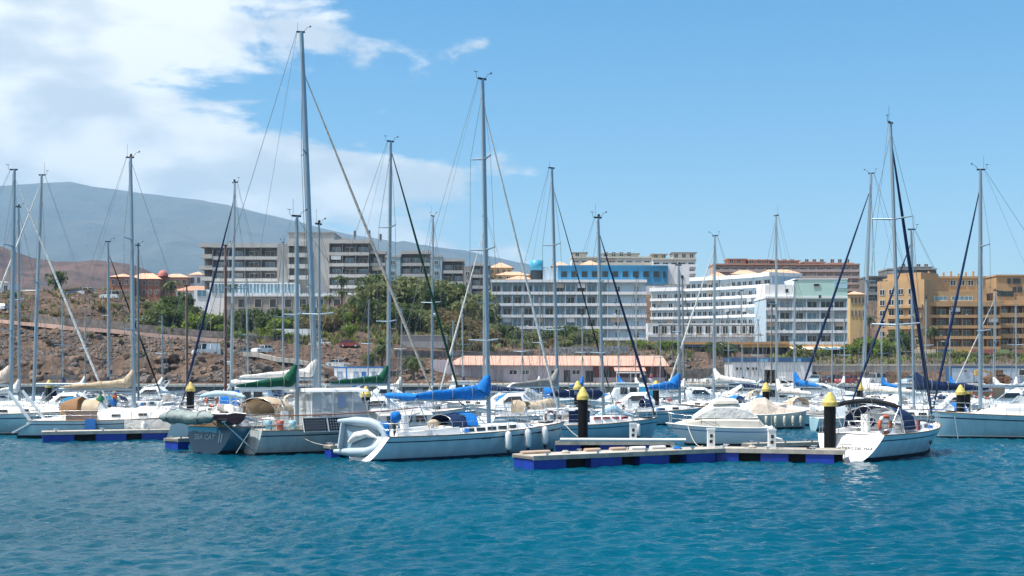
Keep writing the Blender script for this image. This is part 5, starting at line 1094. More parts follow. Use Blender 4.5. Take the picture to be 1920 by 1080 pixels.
for sd_ in (-1, 1):
    m.tube([(-4.0, 1.3 * sd_, 2.8), (-3.3, 1.45 * sd_, 1.15)], .02, 5); m.tube([(-4.0, 1.3 * sd_, 2.8), (-4.7, 1.4 * sd_, 1.15)], .02, 5)
m.build('bimini_frame', steel, bim)
for y, c in ((-.9, 'blue'),):
    m = MB(); m.loft(lumpy([Vector((-4.9, y, 1.7)), Vector((-4.88, y, 1.85)), Vector((-4.85, y, 2.05)), Vector((-4.83, y, 2.2))], [.12, .26, .25, .1], 8, 8, .12), closed=True, cap0=True, cap1=True); q = m.build('outboard_cover', CV[c], o); m = MB(); m.tube([(-4.9, y, 1.1), (-4.9, y, 1.8)], .06, 6); m.build('outboard_leg', blackp, q)
m = MB(); m.box(-5.5, -5.44, -1.3, .2, 1.15, 1.75); m.build('dodger', CV['blue'], o)
for i, t in enumerate((.46, .68, .80, .90)):
    m = MB(); m.box(-.26 if i != 3 else -.14, .26 if i != 3 else .14, -.012, .012, -.035, .035); q = m.build('hull_port', acry, o); p = h.ring(t, [('s', .79)])[0]; p2 = h.ring(t + .02, [('s', .79)])[0]; q.location = (p.x, -p.y - .008, p.z); q.rotation_euler = (0, 0, math.atan2(-(p2.y - p.y), p2.x - p.x))
for i, t in enumerate((.56, .68, .80)):
    p = h.point(t, -1, -.42, -.16); fender(on_boat(o, p), 1.25, 'white fender with black tip, %s of three on the big white yacht' % ('sternmost', 'middle one', 'foremost')[i])
# inflatable dinghy hung on edge across the stern
tubm = mat('hypalon_grey', (0.36, 0.45, 0.51), .55, var=.05, vscale=1.5); dn = empty('inflatable_dinghy', on_boat(o, (-6.05, .1, 1.05)), R(hd) + R(96)); dn.scale = (.96, .96, .96); dn.rotation_euler = (R(76), 0, R(hd - 62)); tag(dn, 'pale grey inflatable dinghy hung on edge behind the big white yacht', 'dinghy')
m = MB(); pth = [(-1.35, .72), (-.4, .74), (.4, .70), (.95, .52), (1.28, .22), (1.36, 0), (1.28, -.22), (.95, -.52), (.4, -.70), (-.4, -.74), (-1.35, -.72)]
m.tube([(x, y, 0) for x, y in pth], [.10, .215, .215, .215, .21, .21, .21, .215, .215, .215, .10], 10); m.build('tube', tubm, dn)
m = MB(); m.loft([[Vector((x, y, -.1 + .05 * math.sin(x * 5 + y * 3))) for y in np.linspace(-w_, w_, 5)] for x, w_ in ((-1.0, .6), (-.4, .62), (.3, .58), (.85, .42), (1.15, .1))]); m.build('floor', mat('dinghy_floor', (0.20, 0.30, 0.37), .6, var=.12, vscale=2), dn)
m = MB(); m.box(-1.03, -.97, -.6, .6, -.18, .28); m.build('transom', tubm, dn); m = MB(); m.tube([(.2, -.95, .06), (.6, -.85, .1), (1.1, -.62, .06)], .02, 5); m.build('grab_line', blackp, dn); m = MB(); m.loft(lumpy([Vector((-.6, -.3, .05)), Vector((-.2, 0, .12)), Vector((.4, .15, .1)), Vector((.8, 0, .02))], [.08, .24, .2, .06], 3, 7, .3), closed=True, cap0=True, cap1=True); m.build('folded_cover', CV['white'], dn)

# --- grey beige motor sailer with solar panels
D0 = 62.6; hd = 30; L = 10.4
o, h = yacht('grey beige ketch with pilothouse and two solar panels on its side rail', 557, 557, 405, D0, hd, L, gelg, gelc, cover=CV['green'], nspr=1, mx=-2.9, B=3.7, fs=1.15, fb=1.55, r=.095, rs=.1, tw=.82, seed=6, nwin=0, cab=.5, boom=wht, blen=3.0, zb=3.15, cs=.72, boot=None, cove=stripe, back=False, rb=.6, bag_peak=True)
ph = MB(); rgs = [[Vector((x, y, z)) for y, z in ((-1.25, 1.2), (-1.18, 2.0), (-1.12, 2.95), (1.12, 2.95), (1.18, 2.0), (1.25, 1.2))] for x in (-2.6, -.2, .55)]
ph.loft([[p for p in rgs[0]], [p for p in rgs[1]], [Vector((p.x + (.6 if p.z < 2.5 else 0), p.y, p.z)) for p in rgs[1]]], smooth=False, cap0=True, cap1=True); pho = ph.build('pilothouse_curtain', vinyl, o)
m = MB(); m.loft([[Vector((x, y, z)) for y, z in ((-1.35, 2.96), (-1.3, 3.06), (0, 3.14), (1.3, 3.06), (1.35, 2.96))] for x in (-2.8, .3)], smooth=False, cap0=True, cap1=True); m.build('pilothouse_roof', wht, pho)
m = MB()
for x in (-2.58, -1.5, -.45, .12):
    for y in (-1.22, 1.22): m.tube([(x + (.4 if x > 0 else 0), y, 1.2), (x, y * .93, 2.95)], .035, 5)
m.build('pilothouse_post', wht, pho); m = MB(); m.box(-1.25, -.85, -1.235, -1.2, 2.2, 2.75); m.build('curtain_window', mat('window_blue', (0.25, 0.33, 0.5), .3), pho)
m = MB(); m.loft([[Vector((x, y, z)) for y, z in ((-1.35, 1.1), (-1.25, 1.75), (-.9, 1.95), (.9, 1.95), (1.25, 1.75), (1.35, 1.1))] for x in (.8, 3.9)], smooth=False, cap0=True, cap1=True); ca = m.build('fore_cabin', gelc, o)
for x in (1.3, 2.1, 2.9): m = MB(); m.box(x, x + .58, -1.36, -1.31, 1.42, 1.72); m.build('window', acry, ca)
cell = bpy.data.materials.new('solar_cells'); cell.use_nodes = True; t = cell.node_tree; b = t.nodes['Principled BSDF']; b.inputs['Roughness'].default_value = .2
tcn = t.nodes.new('ShaderNodeTexCoord'); br = t.nodes.new('ShaderNodeTexVoronoi'); br.inputs['Scale'].default_value = 7.5; br.inputs['Randomness'].default_value = 0; t.links.new(tcn.outputs['Object'], br.inputs['Vector']); rp = t.nodes.new('ShaderNodeValToRGB'); rp.color_ramp.interpolation = 'CONSTANT'; rp.color_ramp.elements[1].position = .62; rp.color_ramp.elements[0].color = (.012, .014, .02, 1); rp.color_ramp.elements[1].color = (.6, .62, .6, 1); t.links.new(br.outputs['Distance'], rp.inputs[0]); t.links.new(rp.outputs[0], b.inputs['Base Color'])
for i, x in enumerate((-2.7, -1.45)):
    pn = empty('solar_panel', on_boat(o, (x, -h.b(.35) - .08, 1.42)), R(hd)); pn.rotation_euler = (R(68), 0, R(hd)); tag(pn, '%s of the two dark solar panels on the grey beige ketch' % ('sternward one', 'forward one')[i], 'solar panel', 'solar panels on the ketch')
    m = MB(); m.box(-.58, .58, -.34, .34, 0, .03); m.build('cells', cell, pn); m = MB(); m.box(-.61, .61, -.37, .37, -.03, -.002); m.build('frame', wht, pn)
m = MB(); ys_ = (-.95, .95)
for y in ys_: m.tube([(-5.05, y, 1.5), (-5.75, y, 1.75), (-6.95, y, 1.6)], .045, 6); m.tube([(-6.85, y, 1.55), (-5.35, y, .15)], .035, 5)
m.tube([(-5.45, -1.0, 1.4), (-6.15, -.6, .1)], .03, 5); m.tube([(-5.45, 1.0, 1.4), (-6.15, 1.2, .1)], .03, 5); m.build('davit', steel, o)
td = empty('tender', on_boat(o, (-6.4, .25, 1.55)), R(hd + 92)); tag(td, 'small dark red tender piled with cloths hanging from the ketch davits', 'dinghy'); hh = Hull(2.9, 1.25, .42, .5, .05, .2, .8, .12); hb_ = hh.build(td, mat('tender_maroon', (0.07, 0.015, 0.02), .35), wht, antif, None, None, None, wht)
for i, (x, y, c, s_) in enumerate(((-.6, 0, 'white', .34), (.1, .1, 'grey', .32), (.7, -.05, 'red', .28), (.3, -.2, 'white', .3))):
    m = MB(); m.loft(lumpy([Vector((x - s_ * 1.3, y, .5)), Vector((x - s_ * .5, y, .62)), Vector((x + s_ * .5, y + .05, .66)), Vector((x + s_ * 1.3, y, .52))], [.05, s_ * .62, s_ * .55, .05], i * 3, 7, .3), closed=True, cap0=True, cap1=True); m.build('folded_cloth', CV[c] if c != 'red' else mat('pink_red_cloth', (0.55, 0.10, 0.13), .85), td)
for i, (x, y, c) in enumerate(((-4.7, -1.0, 'bucket_blue'), (-4.2, -1.2, 'bucket_red'), (-3.6, -1.25, 'bucket_pale'))):
    m = MB(); m.lathe([(.01, 0), (.14, 0), (.19, .42), (.17, .42), (.13, .06), (.01, .05)], 10); q = m.build('bucket', mat(c, ((.16, .38, .5), (.35, .08, .05), (.3, .52, .6))[i], .5)); q.location = on_boat(o, (x, y, 1.2)); tag(q, ('blue bucket at the stern of the ketch', 'red bucket between the two blue buckets on the ketch', 'pale blue jug before the solar panels')[i], 'bucket', 'buckets on the ketch deck')
m = MB(); m.tube([h.point(t, -1, .72, .04) for t in (.05, .2, .35, .5, .65, .8)], .03, 5); m.build('wooden_rail', mat('red_brown_wood', (0.25, 0.09, 0.05), .6), o)

# --- dark blue yacht SEA CAT II
D0 = 68.5; hd = 57; L = 12.0
o, h = yacht('dark blue yacht with name lettering on its broad stern', 600, 598, 420, D0, hd, L, teal, deckm, cover=None, furl=None, nspr=1, mx=1.9, B=3.9, fs=1.28, fb=1.6, r=.085, rs=.25, tw=.80, seed=9, nwin=3, cab=.42, boot=stripe, cove=None, back=False, mt=mat('teal_transom', (0.008, 0.085, 0.15), .3), m_mast=alu, boom=None)
tr_x = -L / 2 - .02
def on_transom(txt, size, yy, zz, m_, par, h, dx=-.02):
    me = text_mesh(txt, size, m_); q = link('lettering', me, par)
    x0 = -h.L / 2 + h.rs * (zz - h.fs); ang = math.atan(h.rs); q.location = (x0 + dx, yy, zz); ya = Vector((h.rs, 0, 1)).normalized(); xa = Vector((0, -1, 0)); q.rotation_euler = Matrix((xa, ya, xa.cross(ya))).transposed().to_euler(); return q
ltw = mat('lettering_pale', (0.38, 0.52, 0.58), .5)
on_transom('SEA CAT', .36, .25, .78, ltw, o, h); q = on_transom('II', .62, -.82, .74, ltw, o, h)
m = MB(); m.loft(lumpy([Vector((-5.2, y, 2.72 + .16 * math.cos(y * 1.05))) for y in np.linspace(-1.5, 1.5, 10)], [.07, .13, .15, .15, .14, .15, .15, .14, .13, .07], 2, 8, .08), closed=True, cap0=True, cap1=True); bm2 = m.build('rolled_bimini', CV['paleblue'], o)
m = MB()
for sd_ in (-1, 1): m.tube([(-5.2, 1.4 * sd_, 2.7), (-4.6, 1.6 * sd_, 1.35)], .02, 5); m.tube([(-5.2, 1.4 * sd_, 2.7), (-5.8, 1.5 * sd_, 1.35)], .02, 5)
m.build('bimini_frame', steel, bm2); sprayhood(o, h, .26, 2.7, 1.15, 2.2, CV['beige'], CV['beige'], h.sh(.3) + .2)
m = MB(); m.loft([[Vector((-2.9 + a, y, 1.5 + z)) for y, z in ((-1.3, .1), (-1.2, .8), (0, 1.02), (1.2, .8), (1.3, .1))] for a in (0, .5)]); m.build('hood_flap', CV['brown'], o)
m = MB(); m.ball((-5.6, -.55, 2.05), .24, 8); m.build('outboard_cover', CV['blue'], o); m = MB(); m.box(-5.75, -5.35, -1.35, -.85, 1.45, 1.95); m.build('locker', mat('locker_blue_grey', (0.25, 0.36, 0.45), .5), o)
m = MB(); m.box(-6.02, -5.7, -1.2, 1.2, 1.29, 1.55); m.box(-5.72, -5.68, -1.0, .9, 1.3, 1.75); m.build('stern_seat', teak, o)
dg = empty('wrapped_dinghy', on_boat(o, (-6.75, .9, 1.75)), R(hd + 90)); tag(dg, 'dinghy wrapped in grey green tarpaulin hanging behind the dark blue yacht', 'dinghy')
m = MB(); m.loft(lumpy([Vector((x, 0, .03 * math.sin(x * 3))) for x in np.linspace(-1.9, 1.75, 14)], [.1, .3, .36, .38, .36, .38, .40, .37, .4, .38, .36, .33, .26, .1], 5, 10, .14, .85, 1.1), closed=True, cap0=True, cap1=True); m.build('tarpaulin', mat('tarp_grey_green', (0.22, 0.27, 0.26), .7, var=.25, vscale=1.6, bump=.6, bscale=4), dg)
m = MB()
for x in (-1.2, -.2, .9): m.tube([(x, math.cos(2 * math.pi * j / 10) * .44, math.sin(2 * math.pi * j / 10) * .36) for j in range(11)], .018, 4, caps=False)
m.build('lashing', blackp, dg)

# --- white yacht with beige hoods on the left
D0 = 76.2; hd = 3; L = 10.8
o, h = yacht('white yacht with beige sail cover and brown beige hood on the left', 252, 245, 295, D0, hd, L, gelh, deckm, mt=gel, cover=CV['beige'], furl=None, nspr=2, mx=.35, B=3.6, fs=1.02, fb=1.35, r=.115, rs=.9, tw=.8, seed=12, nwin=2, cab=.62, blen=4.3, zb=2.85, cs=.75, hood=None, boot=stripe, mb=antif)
sprayhood(o, h, .27, 2.2, 1.05, 1.5, CV['beige'], CV['white'], h.sh(.3) + .15); m = MB(); m.loft([[Vector((-3.7 + a, y, 1.2 + z + a * .28)) for y, z in ((-1.15, .1), (-1.0, .75), (0, .95), (1.0, .75), (1.15, .1))] for a in (0, .45, 1.0)]); m.build('hood_flap', CV['brown'], o)
m = MB(); m.box(-3.2, -1.4, -1.62, -1.58, 1.0, 1.62); m.build('side_cloth', mat('cloth_taupe', (0.28, 0.20, 0.16), .9), o)
m = MB()
for y in (-1.3, 1.3): m.bar((-5.3, y, 1.0), (-6.6, y * .95, 2.75), .22, .12)
m.build('stern_arch', wht, o); m = MB(); m.bar((-5.2, -1.35, .95), (-6.3, -1.45, .35), .2, .1); m.build('gangway', wht, o)
for i, (x, c) in enumerate(((1.3, 'white'), (4.1, 'white'))): fender(on_boat(o, (x, -h.b(x / L + .5) - .16, .62)), 1.05, ('round tipped white fender amidships on the white yacht with beige hoods', 'white fender near the bow of the white yacht with beige hoods')[i])
m = MB(); m.box(-.3, .3, -.06, .06, -.62, .3); q = m.build('dock_board', mat('fender_board_blue', (0.015, 0.16, 0.48), .5)); q.location = on_boat(o, (-1.7, -h.b(.35) - .12, .85)); tag(q, 'bright blue fender board hanging on the white yacht with beige hoods', 'fender')
m = MB(); m.loft([[Vector((x, -h.b(x / L + .5) - .04 - (1 - z) * .06, .25 + z * .85 + .03 * math.sin(x * 4))) for z in (0, .5, 1)] for x in (.2, .9, 1.6, 2.3, 2.9)]); m.build('side_dodger', CV['white'], o)
for i, (px, c, s_) in enumerate(((188, 'green', .42), (211, 'blue', .4), (214, 'orange', .3))):
    m = MB(); m.loft(lumpy([Vector((0, 0, -s_)), Vector((.05, 0, -s_ * .5)), Vector((0, 0, s_ * .3)), Vector((.02, 0, s_))], [.06, s_ * .62, s_ * .6, .05], i, 8, .2), closed=True, cap0=True, cap1=True)
    q = m.build('hanging_cloth', mat('laundry_' + c, {'green': (.04, .22, .11), 'blue': (.02, .12, .36), 'orange': (.55, .14, .06)}[c], .9, var=.15)); q.location = (wx(px, 76), 76 + .1 * i, wz((752, 758, 746)[i], 76)); tag(q, '%s cloth drying below the beige sail cover' % c, 'cloth', 'cloths drying on the yacht')

# --- blue hulled yacht at the left edge
o, h = yacht('pale blue hulled yacht with stacked beige sail cover at the left edge', 20, 27, 318, 79.5, 2, 13.5, gelb, deckm, cover=CV['tan'], furl=CV['white'], nspr=2, mx=.4, fs=1.25, fb=1.5, r=.125, rs=.4, seed=15, nwin=3, cab=.45, zb=3.1, blen=5.2, boot=wht, mb=antif, frac=.97, fr=.08)
m = MB(); m.loft(lumpy([Vector((x, -.6, 1.75 + .05 * math.sin(x * 2))) for x in np.linspace(-4, 2.6, 12)], [.1, .26, .28, .26, .27, .3, .27, .26, .3, .28, .24, .1], 7, 9, .1), closed=True, cap0=True, cap1=True); m.build('bundled_sail', CV['white'], o)
# --- yacht with bow to the left behind it
yacht('white yacht behind the left edge with a silver boom and pale furled sail leaning left', 62, 78, 328, 90, 180, 12.5, gel, furl=CV['white'], nspr=1, mx=.6, r=.12, seed=16, zb=2.95, blen=5.6, fr=.085, frac=.97, cover=None, hood='teal')

# --- red striped yacht behind the pile
D0 = 72.5; hd = 24; L = 8.6
o, h = yacht('small white yacht with red side stripe and navy sail cover behind the pile', 1132, 1122, 408, D0, hd, L, gelb, deckm, cover=CV['navy'], furl=CV['navy'], nspr=2, mx=.7, B=3.0, fs=.95, fb=1.25, r=.085, rs=.7, tw=.8, seed=18, nwin=0, cab=.42, blen=3.3, zb=2.5, fr=.075, boot=None, mb=antif, bag_peak=False)
m = MB(); redm = mat('red_stripe', (0.5, 0.03, 0.06), .4)
for x in (-.4, .2, .8, 1.4): m = MB(); m.box(x, x + .45, -.02, .02, -.07, .07); q = m.build('red_panel', redm, o); q.location = (0, -.88 + (x + .4) * .06, 1.32); m = MB(); m.box(x + .12, x + .33, -.03, -.02, -.045, .045); q = m.build('window', acry, o); q.location = (0, -.88 + (x + .4) * .06, 1.32)
m = MB(); m.box(-2.0, -.7, -1.0, -.96, 1.1, 1.75); m.build('spray_dodger', CV['navy'], o)
lifebuoy(on_boat(o, (-3.2, -1.1, 1.45)), .3, 'brown red horseshoe lifebuoy on the red striped yacht', R(90), R(hd), mat('buoy_brown', (0.22, 0.05, 0.04), .7)); fender(on_boat(o, (2.3, -h.b(.77) - .14, .62)), 1.0, 'white fender at the bow of the red striped yacht')
q = link('lettering', text_mesh('Bayola', .3, ltw), o); q.location = (-.9, -.24, 2.72); q.rotation_euler = (R(90), 0, 0)

# --- yacht with orange lifebuoy on the right
D0 = 61.6; hd = 50; L = 9.6
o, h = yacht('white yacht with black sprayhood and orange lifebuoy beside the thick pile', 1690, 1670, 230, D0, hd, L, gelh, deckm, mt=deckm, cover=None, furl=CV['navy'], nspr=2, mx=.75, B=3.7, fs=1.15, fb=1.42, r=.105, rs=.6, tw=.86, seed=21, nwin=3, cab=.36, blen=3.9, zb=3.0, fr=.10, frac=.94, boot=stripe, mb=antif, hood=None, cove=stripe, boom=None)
sprayhood(o, h, .24, 2.9, 1.1, 2.6, CV['navy'], vinyl, h.sh(.3) + .15)
m = MB(); m.loft(lumpy([Vector((-3.2, y, 2.62 - .10 * y * y)) for y in np.linspace(-1.65, 1.65, 12)], [.06] + [.11] * 10 + [.06], 4, 8, .06), closed=True, cap0=True, cap1=True); bm3 = m.build('rolled_bimini', CV['black'], o)
m = MB()
for sd_ in (-1, 1): m.tube([(-3.2, 1.6 * sd_, 2.4), (-2.4, 1.5 * sd_, 1.2)], .022, 5); m.tube([(-3.2, 1.6 * sd_, 2.4), (-4.2, 1.5 * sd_, 1.2)], .022, 5); m.tube([(-3.2, 1.0 * sd_, 2.5), (-1.0, 1.25 * sd_, 1.3)], .03, 5)
m.build('bimini_frame', steel, bm3); lifebuoy(on_boat(o, (-4.5, -1.5, 1.62)), .36, 'orange ring lifebuoy on the stern rail of the black hooded yacht', R(90), R(hd - 18))
m = MB(); m.box(-.30, .30, -.02, .02, 0, .42); q = m.build('transom_gate', mat('gate_grey', (0.62, 0.60, 0.55), .5), o); q.location = (-L / 2 + .6 * (.72 - 1.15) - .02, .1, .72); q.rotation_euler = (R(-31), 0, R(-90))
on_transom('MERIS DEL MAR', .21, -.5, .56, blackp, o, h, -.03)
for x, r_ in ((.6, .15), (4.2, .09)): m = MB(); p = h.ring(x / L + .5, [('s', .55)])[0]; m.lathe([(.01, 0), (r_, 0), (r_, .02), (.01, .03)], 12, (0, 0, 0), 0, True, Matrix.Rotation(R(90), 4, 'X')); q = m.build('hull_port', acry, o); q.location = (p.x, -p.y - .01, p.z)
m = MB(); m.box(-1.2, -.9, -1.62, -1.56, 1.25, 1.75); m.build('flag_cloth', redc, o)
# --- yacht at the right edge, bow to the left
o, h = yacht('white yacht with blue sprayhood and oval deckhouse window at the right edge', 1838, 1838, 318, 75.2, 178, 12.8, gelb, deckm, cover=None, furl=CV['navy'], nspr=2, mx=3.4, B=4.0, fs=1.25, fb=1.55, r=.115, rs=.5, seed=24, nwin=0, cab=.5, zb=3.05, blen=5.5, fr=.085, boot=wht, mb=antif, hood=None, frac=.93, cove=stripe, rb=.15)
sprayhood(o, h, .50, 2.7, .95, 1.7, CV['navy'], vinyl, h.sh(.5) + .35); m = MB(); m.loft([[Vector((x, y, z)) for y, z in ((-1.4, 1.3), (-1.3, 1.85), (-.9, 2.0), (.9, 2.0), (1.3, 1.85), (1.4, 1.3))] for x in (-2.2, 1.0, 2.4)], smooth=False, cap0=True, cap1=True); ca = m.build('deckhouse', deckm, o)
m = MB(); m.lathe([(.01, 0), (.5, 0), (.5, .03), (.01, .04)], 20, (0, 0, 0), 0, True, Matrix.Rotation(R(-90), 4, 'X') @ Matrix.Diagonal((1.5, .42, 1, 1))); q = m.build('window', acry, ca); q.location = (.2, 1.36, 1.6); q.rotation_euler = (R(12), 0, 0)
m = MB(); m.tube([(5.2, 1.0, 1.3), (5.0, 1.15, -.3)], .03, 5); m.build('boarding_pole', steel, o)
# --- yacht behind, blue sprayhood
yacht('white yacht with bright blue sprayhood between the two right hand yachts', 1714, 1708, 430, 80.5, 180, 10.5, gel, furl=CV['navy'], nspr=1, mx=.9, seed=27, hood='blue', fr=.08, cover=CV['navy'], zb=2.7)
# --- motor cruiser under white cover
cr_ = empty('motor_cruiser', (wx(1347, 68.5), 68.5, 0), R(178)); tag(cr_, 'motor cruiser wrapped in white canvas moored behind the pontoon joint', 'motorboat'); h = Hull(5.6, 2.5, .95, 1.15, .15, .9, .9, .35, 2.6, .35); h.build(cr_, gel, deckm, antif, None, bb, None, wht)
def canvas(name, rows, c, par):
    m = MB(); m.loft([[Vector((x, -w_ / 2, z0)), Vector((x, -w_ / 2 * .95, z0 + (z1 - z0) * .72)), Vector((x, -w_ / 2 * .78, z1)), Vector((x, 0, z1 + .05)), Vector((x, w_ / 2 * .78, z1)), Vector((x, w_ / 2 * .95, z0 + (z1 - z0) * .72)), Vector((x, w_ / 2, z0))] for x, w_, z0, z1 in rows], cap0=True, cap1=True, smooth=False); return m.build(name, c, par)
canvas('cockpit_cover', [(-2.3, 2.1, .95, 1.12), (-2.0, 2.2, .95, 1.45), (-.6, 2.25, .95, 1.5), (.9, 2.1, .98, 1.45), (1.7, 1.6, 1.02, 1.3), (2.3, .8, 1.08, 1.15)], mat('canvas_cream', (0.62, 0.58, 0.50), .9, var=.1, vscale=1.5), cr_)
canvas('bridge_cover', [(-1.95, 1.9, 1.48, 1.56), (-1.35, 1.95, 1.46, 2.05), (-.7, 1.9, 1.46, 2.26), (.35, 1.85, 1.46, 2.2), (.75, 1.8, 1.46, 1.95), (1.35, 1.6, 1.44, 1.52)], CV['white'], cr_)
canvas('top_roll', [(-.95, 1.75, 2.24, 2.38), (-.75, 1.8, 2.24, 2.46), (.2, 1.75, 2.2, 2.42), (.4, 1.7, 2.18, 2.3)], MATS['canvas_cream'], cr_)
rails(cr_, h, .55, .95, 4, .55, True, False); m = MB(); m.box(-3.25, -2.75, -1.0, 1.0, .28, .38); m.build('swim_platform', wht, cr_); fender(on_boat(cr_, (-2.6, 1.35, .7)), 1.1, 'white fender hanging at the stern of the canvas wrapped cruiser')
# --- tan covered boat
tb = empty('covered_sailboat', (wx(1448, 86.5), 86.5, 0), R(4)); tag(tb, 'broad boat under a tan ridge cover with six fenders along its side', 'sailboat'); h = Hull(4.7, 2.1, .95, 1.2, .2, .12, .8, .3, 2.6, .45); h.build(tb, gelg, deckm, antif, None, None, None, deckm)
m = MB(); rg = []
for x, w_, z1 in ((-1.9, .85, 1.15), (-1.2, 1.0, 2.05), (-.5, 1.0, 2.12), (.3, .98, 1.55), (1.2, .85, 1.35), (2.0, .4, 1.25)): rg.append([Vector((x, -w_, .98)), Vector((x, -w_ * .55, .98 + (z1 - .98) * .62)), Vector((x, 0, z1)), Vector((x, w_ * .55, .98 + (z1 - .98) * .62)), Vector((x, w_, .98))])
m.loft(rg, smooth=False, cap0=True, cap1=True); m.build('canvas_cover', CV['tan'], tb)
for i in range(6): fender(on_boat(tb, (-1.35 + i * .62, -h.b((-1.35 + i * .62) / 4.7 + .5) - .13, .62)), .78, 'cream fender, %s from the stern of the tan covered boat' % ORD[i], mat('fender_cream', (0.62, 0.60, 0.48), .5), MATS.get('fender_cream', rubber))
# --- blue covered ketch
o, h = yacht('small ketch with crumpled blue sail cover and round lifebuoy at the stern', 1275, 1273, 497, 93, 14, 7.6, gelb, deckm, cover=CV['blue'], nspr=1, mx=1.4, B=2.7, fs=.95, fb=1.25, seed=31, blen=2.4, zb=2.55, boot=None, nwin=2, hood='navy', fat=1.2)
lifebuoy(on_boat(o, (-3.5, -.6, 1.25)), .36, 'brown ring lifebuoy on the stern of the small blue covered ketch', R(90), R(0), MATS['buoy_brown'])

# --- mooring lines between boats and pontoons
def line(label, a, b_, sag=.35, r_=.018, m_=rope):
    a = Vector(a); b_ = Vector(b_); m = MB(); m.tube([a.lerp(b_, i / 8) - Vector((0, 0, sag * 4 * (i / 8) * (1 - i / 8))) for i in range(9)], r_, 5); tag(m.build('mooring_line', m_), label, 'rope', 'mooring lines')
by, bh = bigy
line('pale mooring line from the big white yacht stern to the short pontoon end', on_boat(by, (-5.3, -1.2, 1.1)), (wx(640, 59.3), 59.3, .6)); line('pale mooring line from the big white yacht bow to the pontoon finger', on_boat(by, (5.3, 0, 1.4)), (wx(1060, 62.5), 62.4, .62))
line('slack pale line from the ketch bow quarter to the short pontoon end', (wx(545, 61.5), 61.5, 1.2), (wx(640, 59.6), 59.6, .62)); line('dark line from the canvas wrapped cruiser bow to the pontoon finger', (wx(1262, 68), 68, 1.1), (wx(1235, 62.8), 62.8, .62), .2, .018, blackp); line('pale line from the canvas wrapped cruiser side to the pontoon arm', (wx(1290, 67.2), 67.2, 1.05), (wx(1318, 57.6), 57.6, .62)); line('line from the red striped yacht stern across the pontoon finger', (wx(1060, 70), 70, 1.0), (wx(1125, 62.5), 62.5, .62)); line('line from the white yacht with beige hoods to the long pontoon', (wx(240, 74.6), 74.6, .95), (wx(262, 73.4), 73.4, .62), .2)
line('line from the black hooded yacht stern to its pontoon arm', (wx(1592, 58.5), 58.5, 1.0), (wx(1572, 56.4), 56.4, .62), .15, .02, blackp)
for i, (px, D) in enumerate(((1060, 53.6), (1270, 56.2), (1410, 57.0), (1520, 56.3))):
    m = MB(); m.tube([(math.cos(j * .8) * (.2 - .005 * j), math.sin(j * .8) * (.2 - .005 * j), .02 + j * .004) for j in range(24)], .022, 4); q = m.build('coiled_rope', (rope, CV['blue'], rope, blackp)[i]); q.location = (wx(px, D), D, .57); tag(q, ('coiled pale rope near the open end of the wide pontoon', 'coiled blue rope left of the pontoon joint', 'coiled pale rope between the two power pedestals', 'coiled black rope beside the thick pile')[i], 'rope', 'coiled ropes on the pontoon')
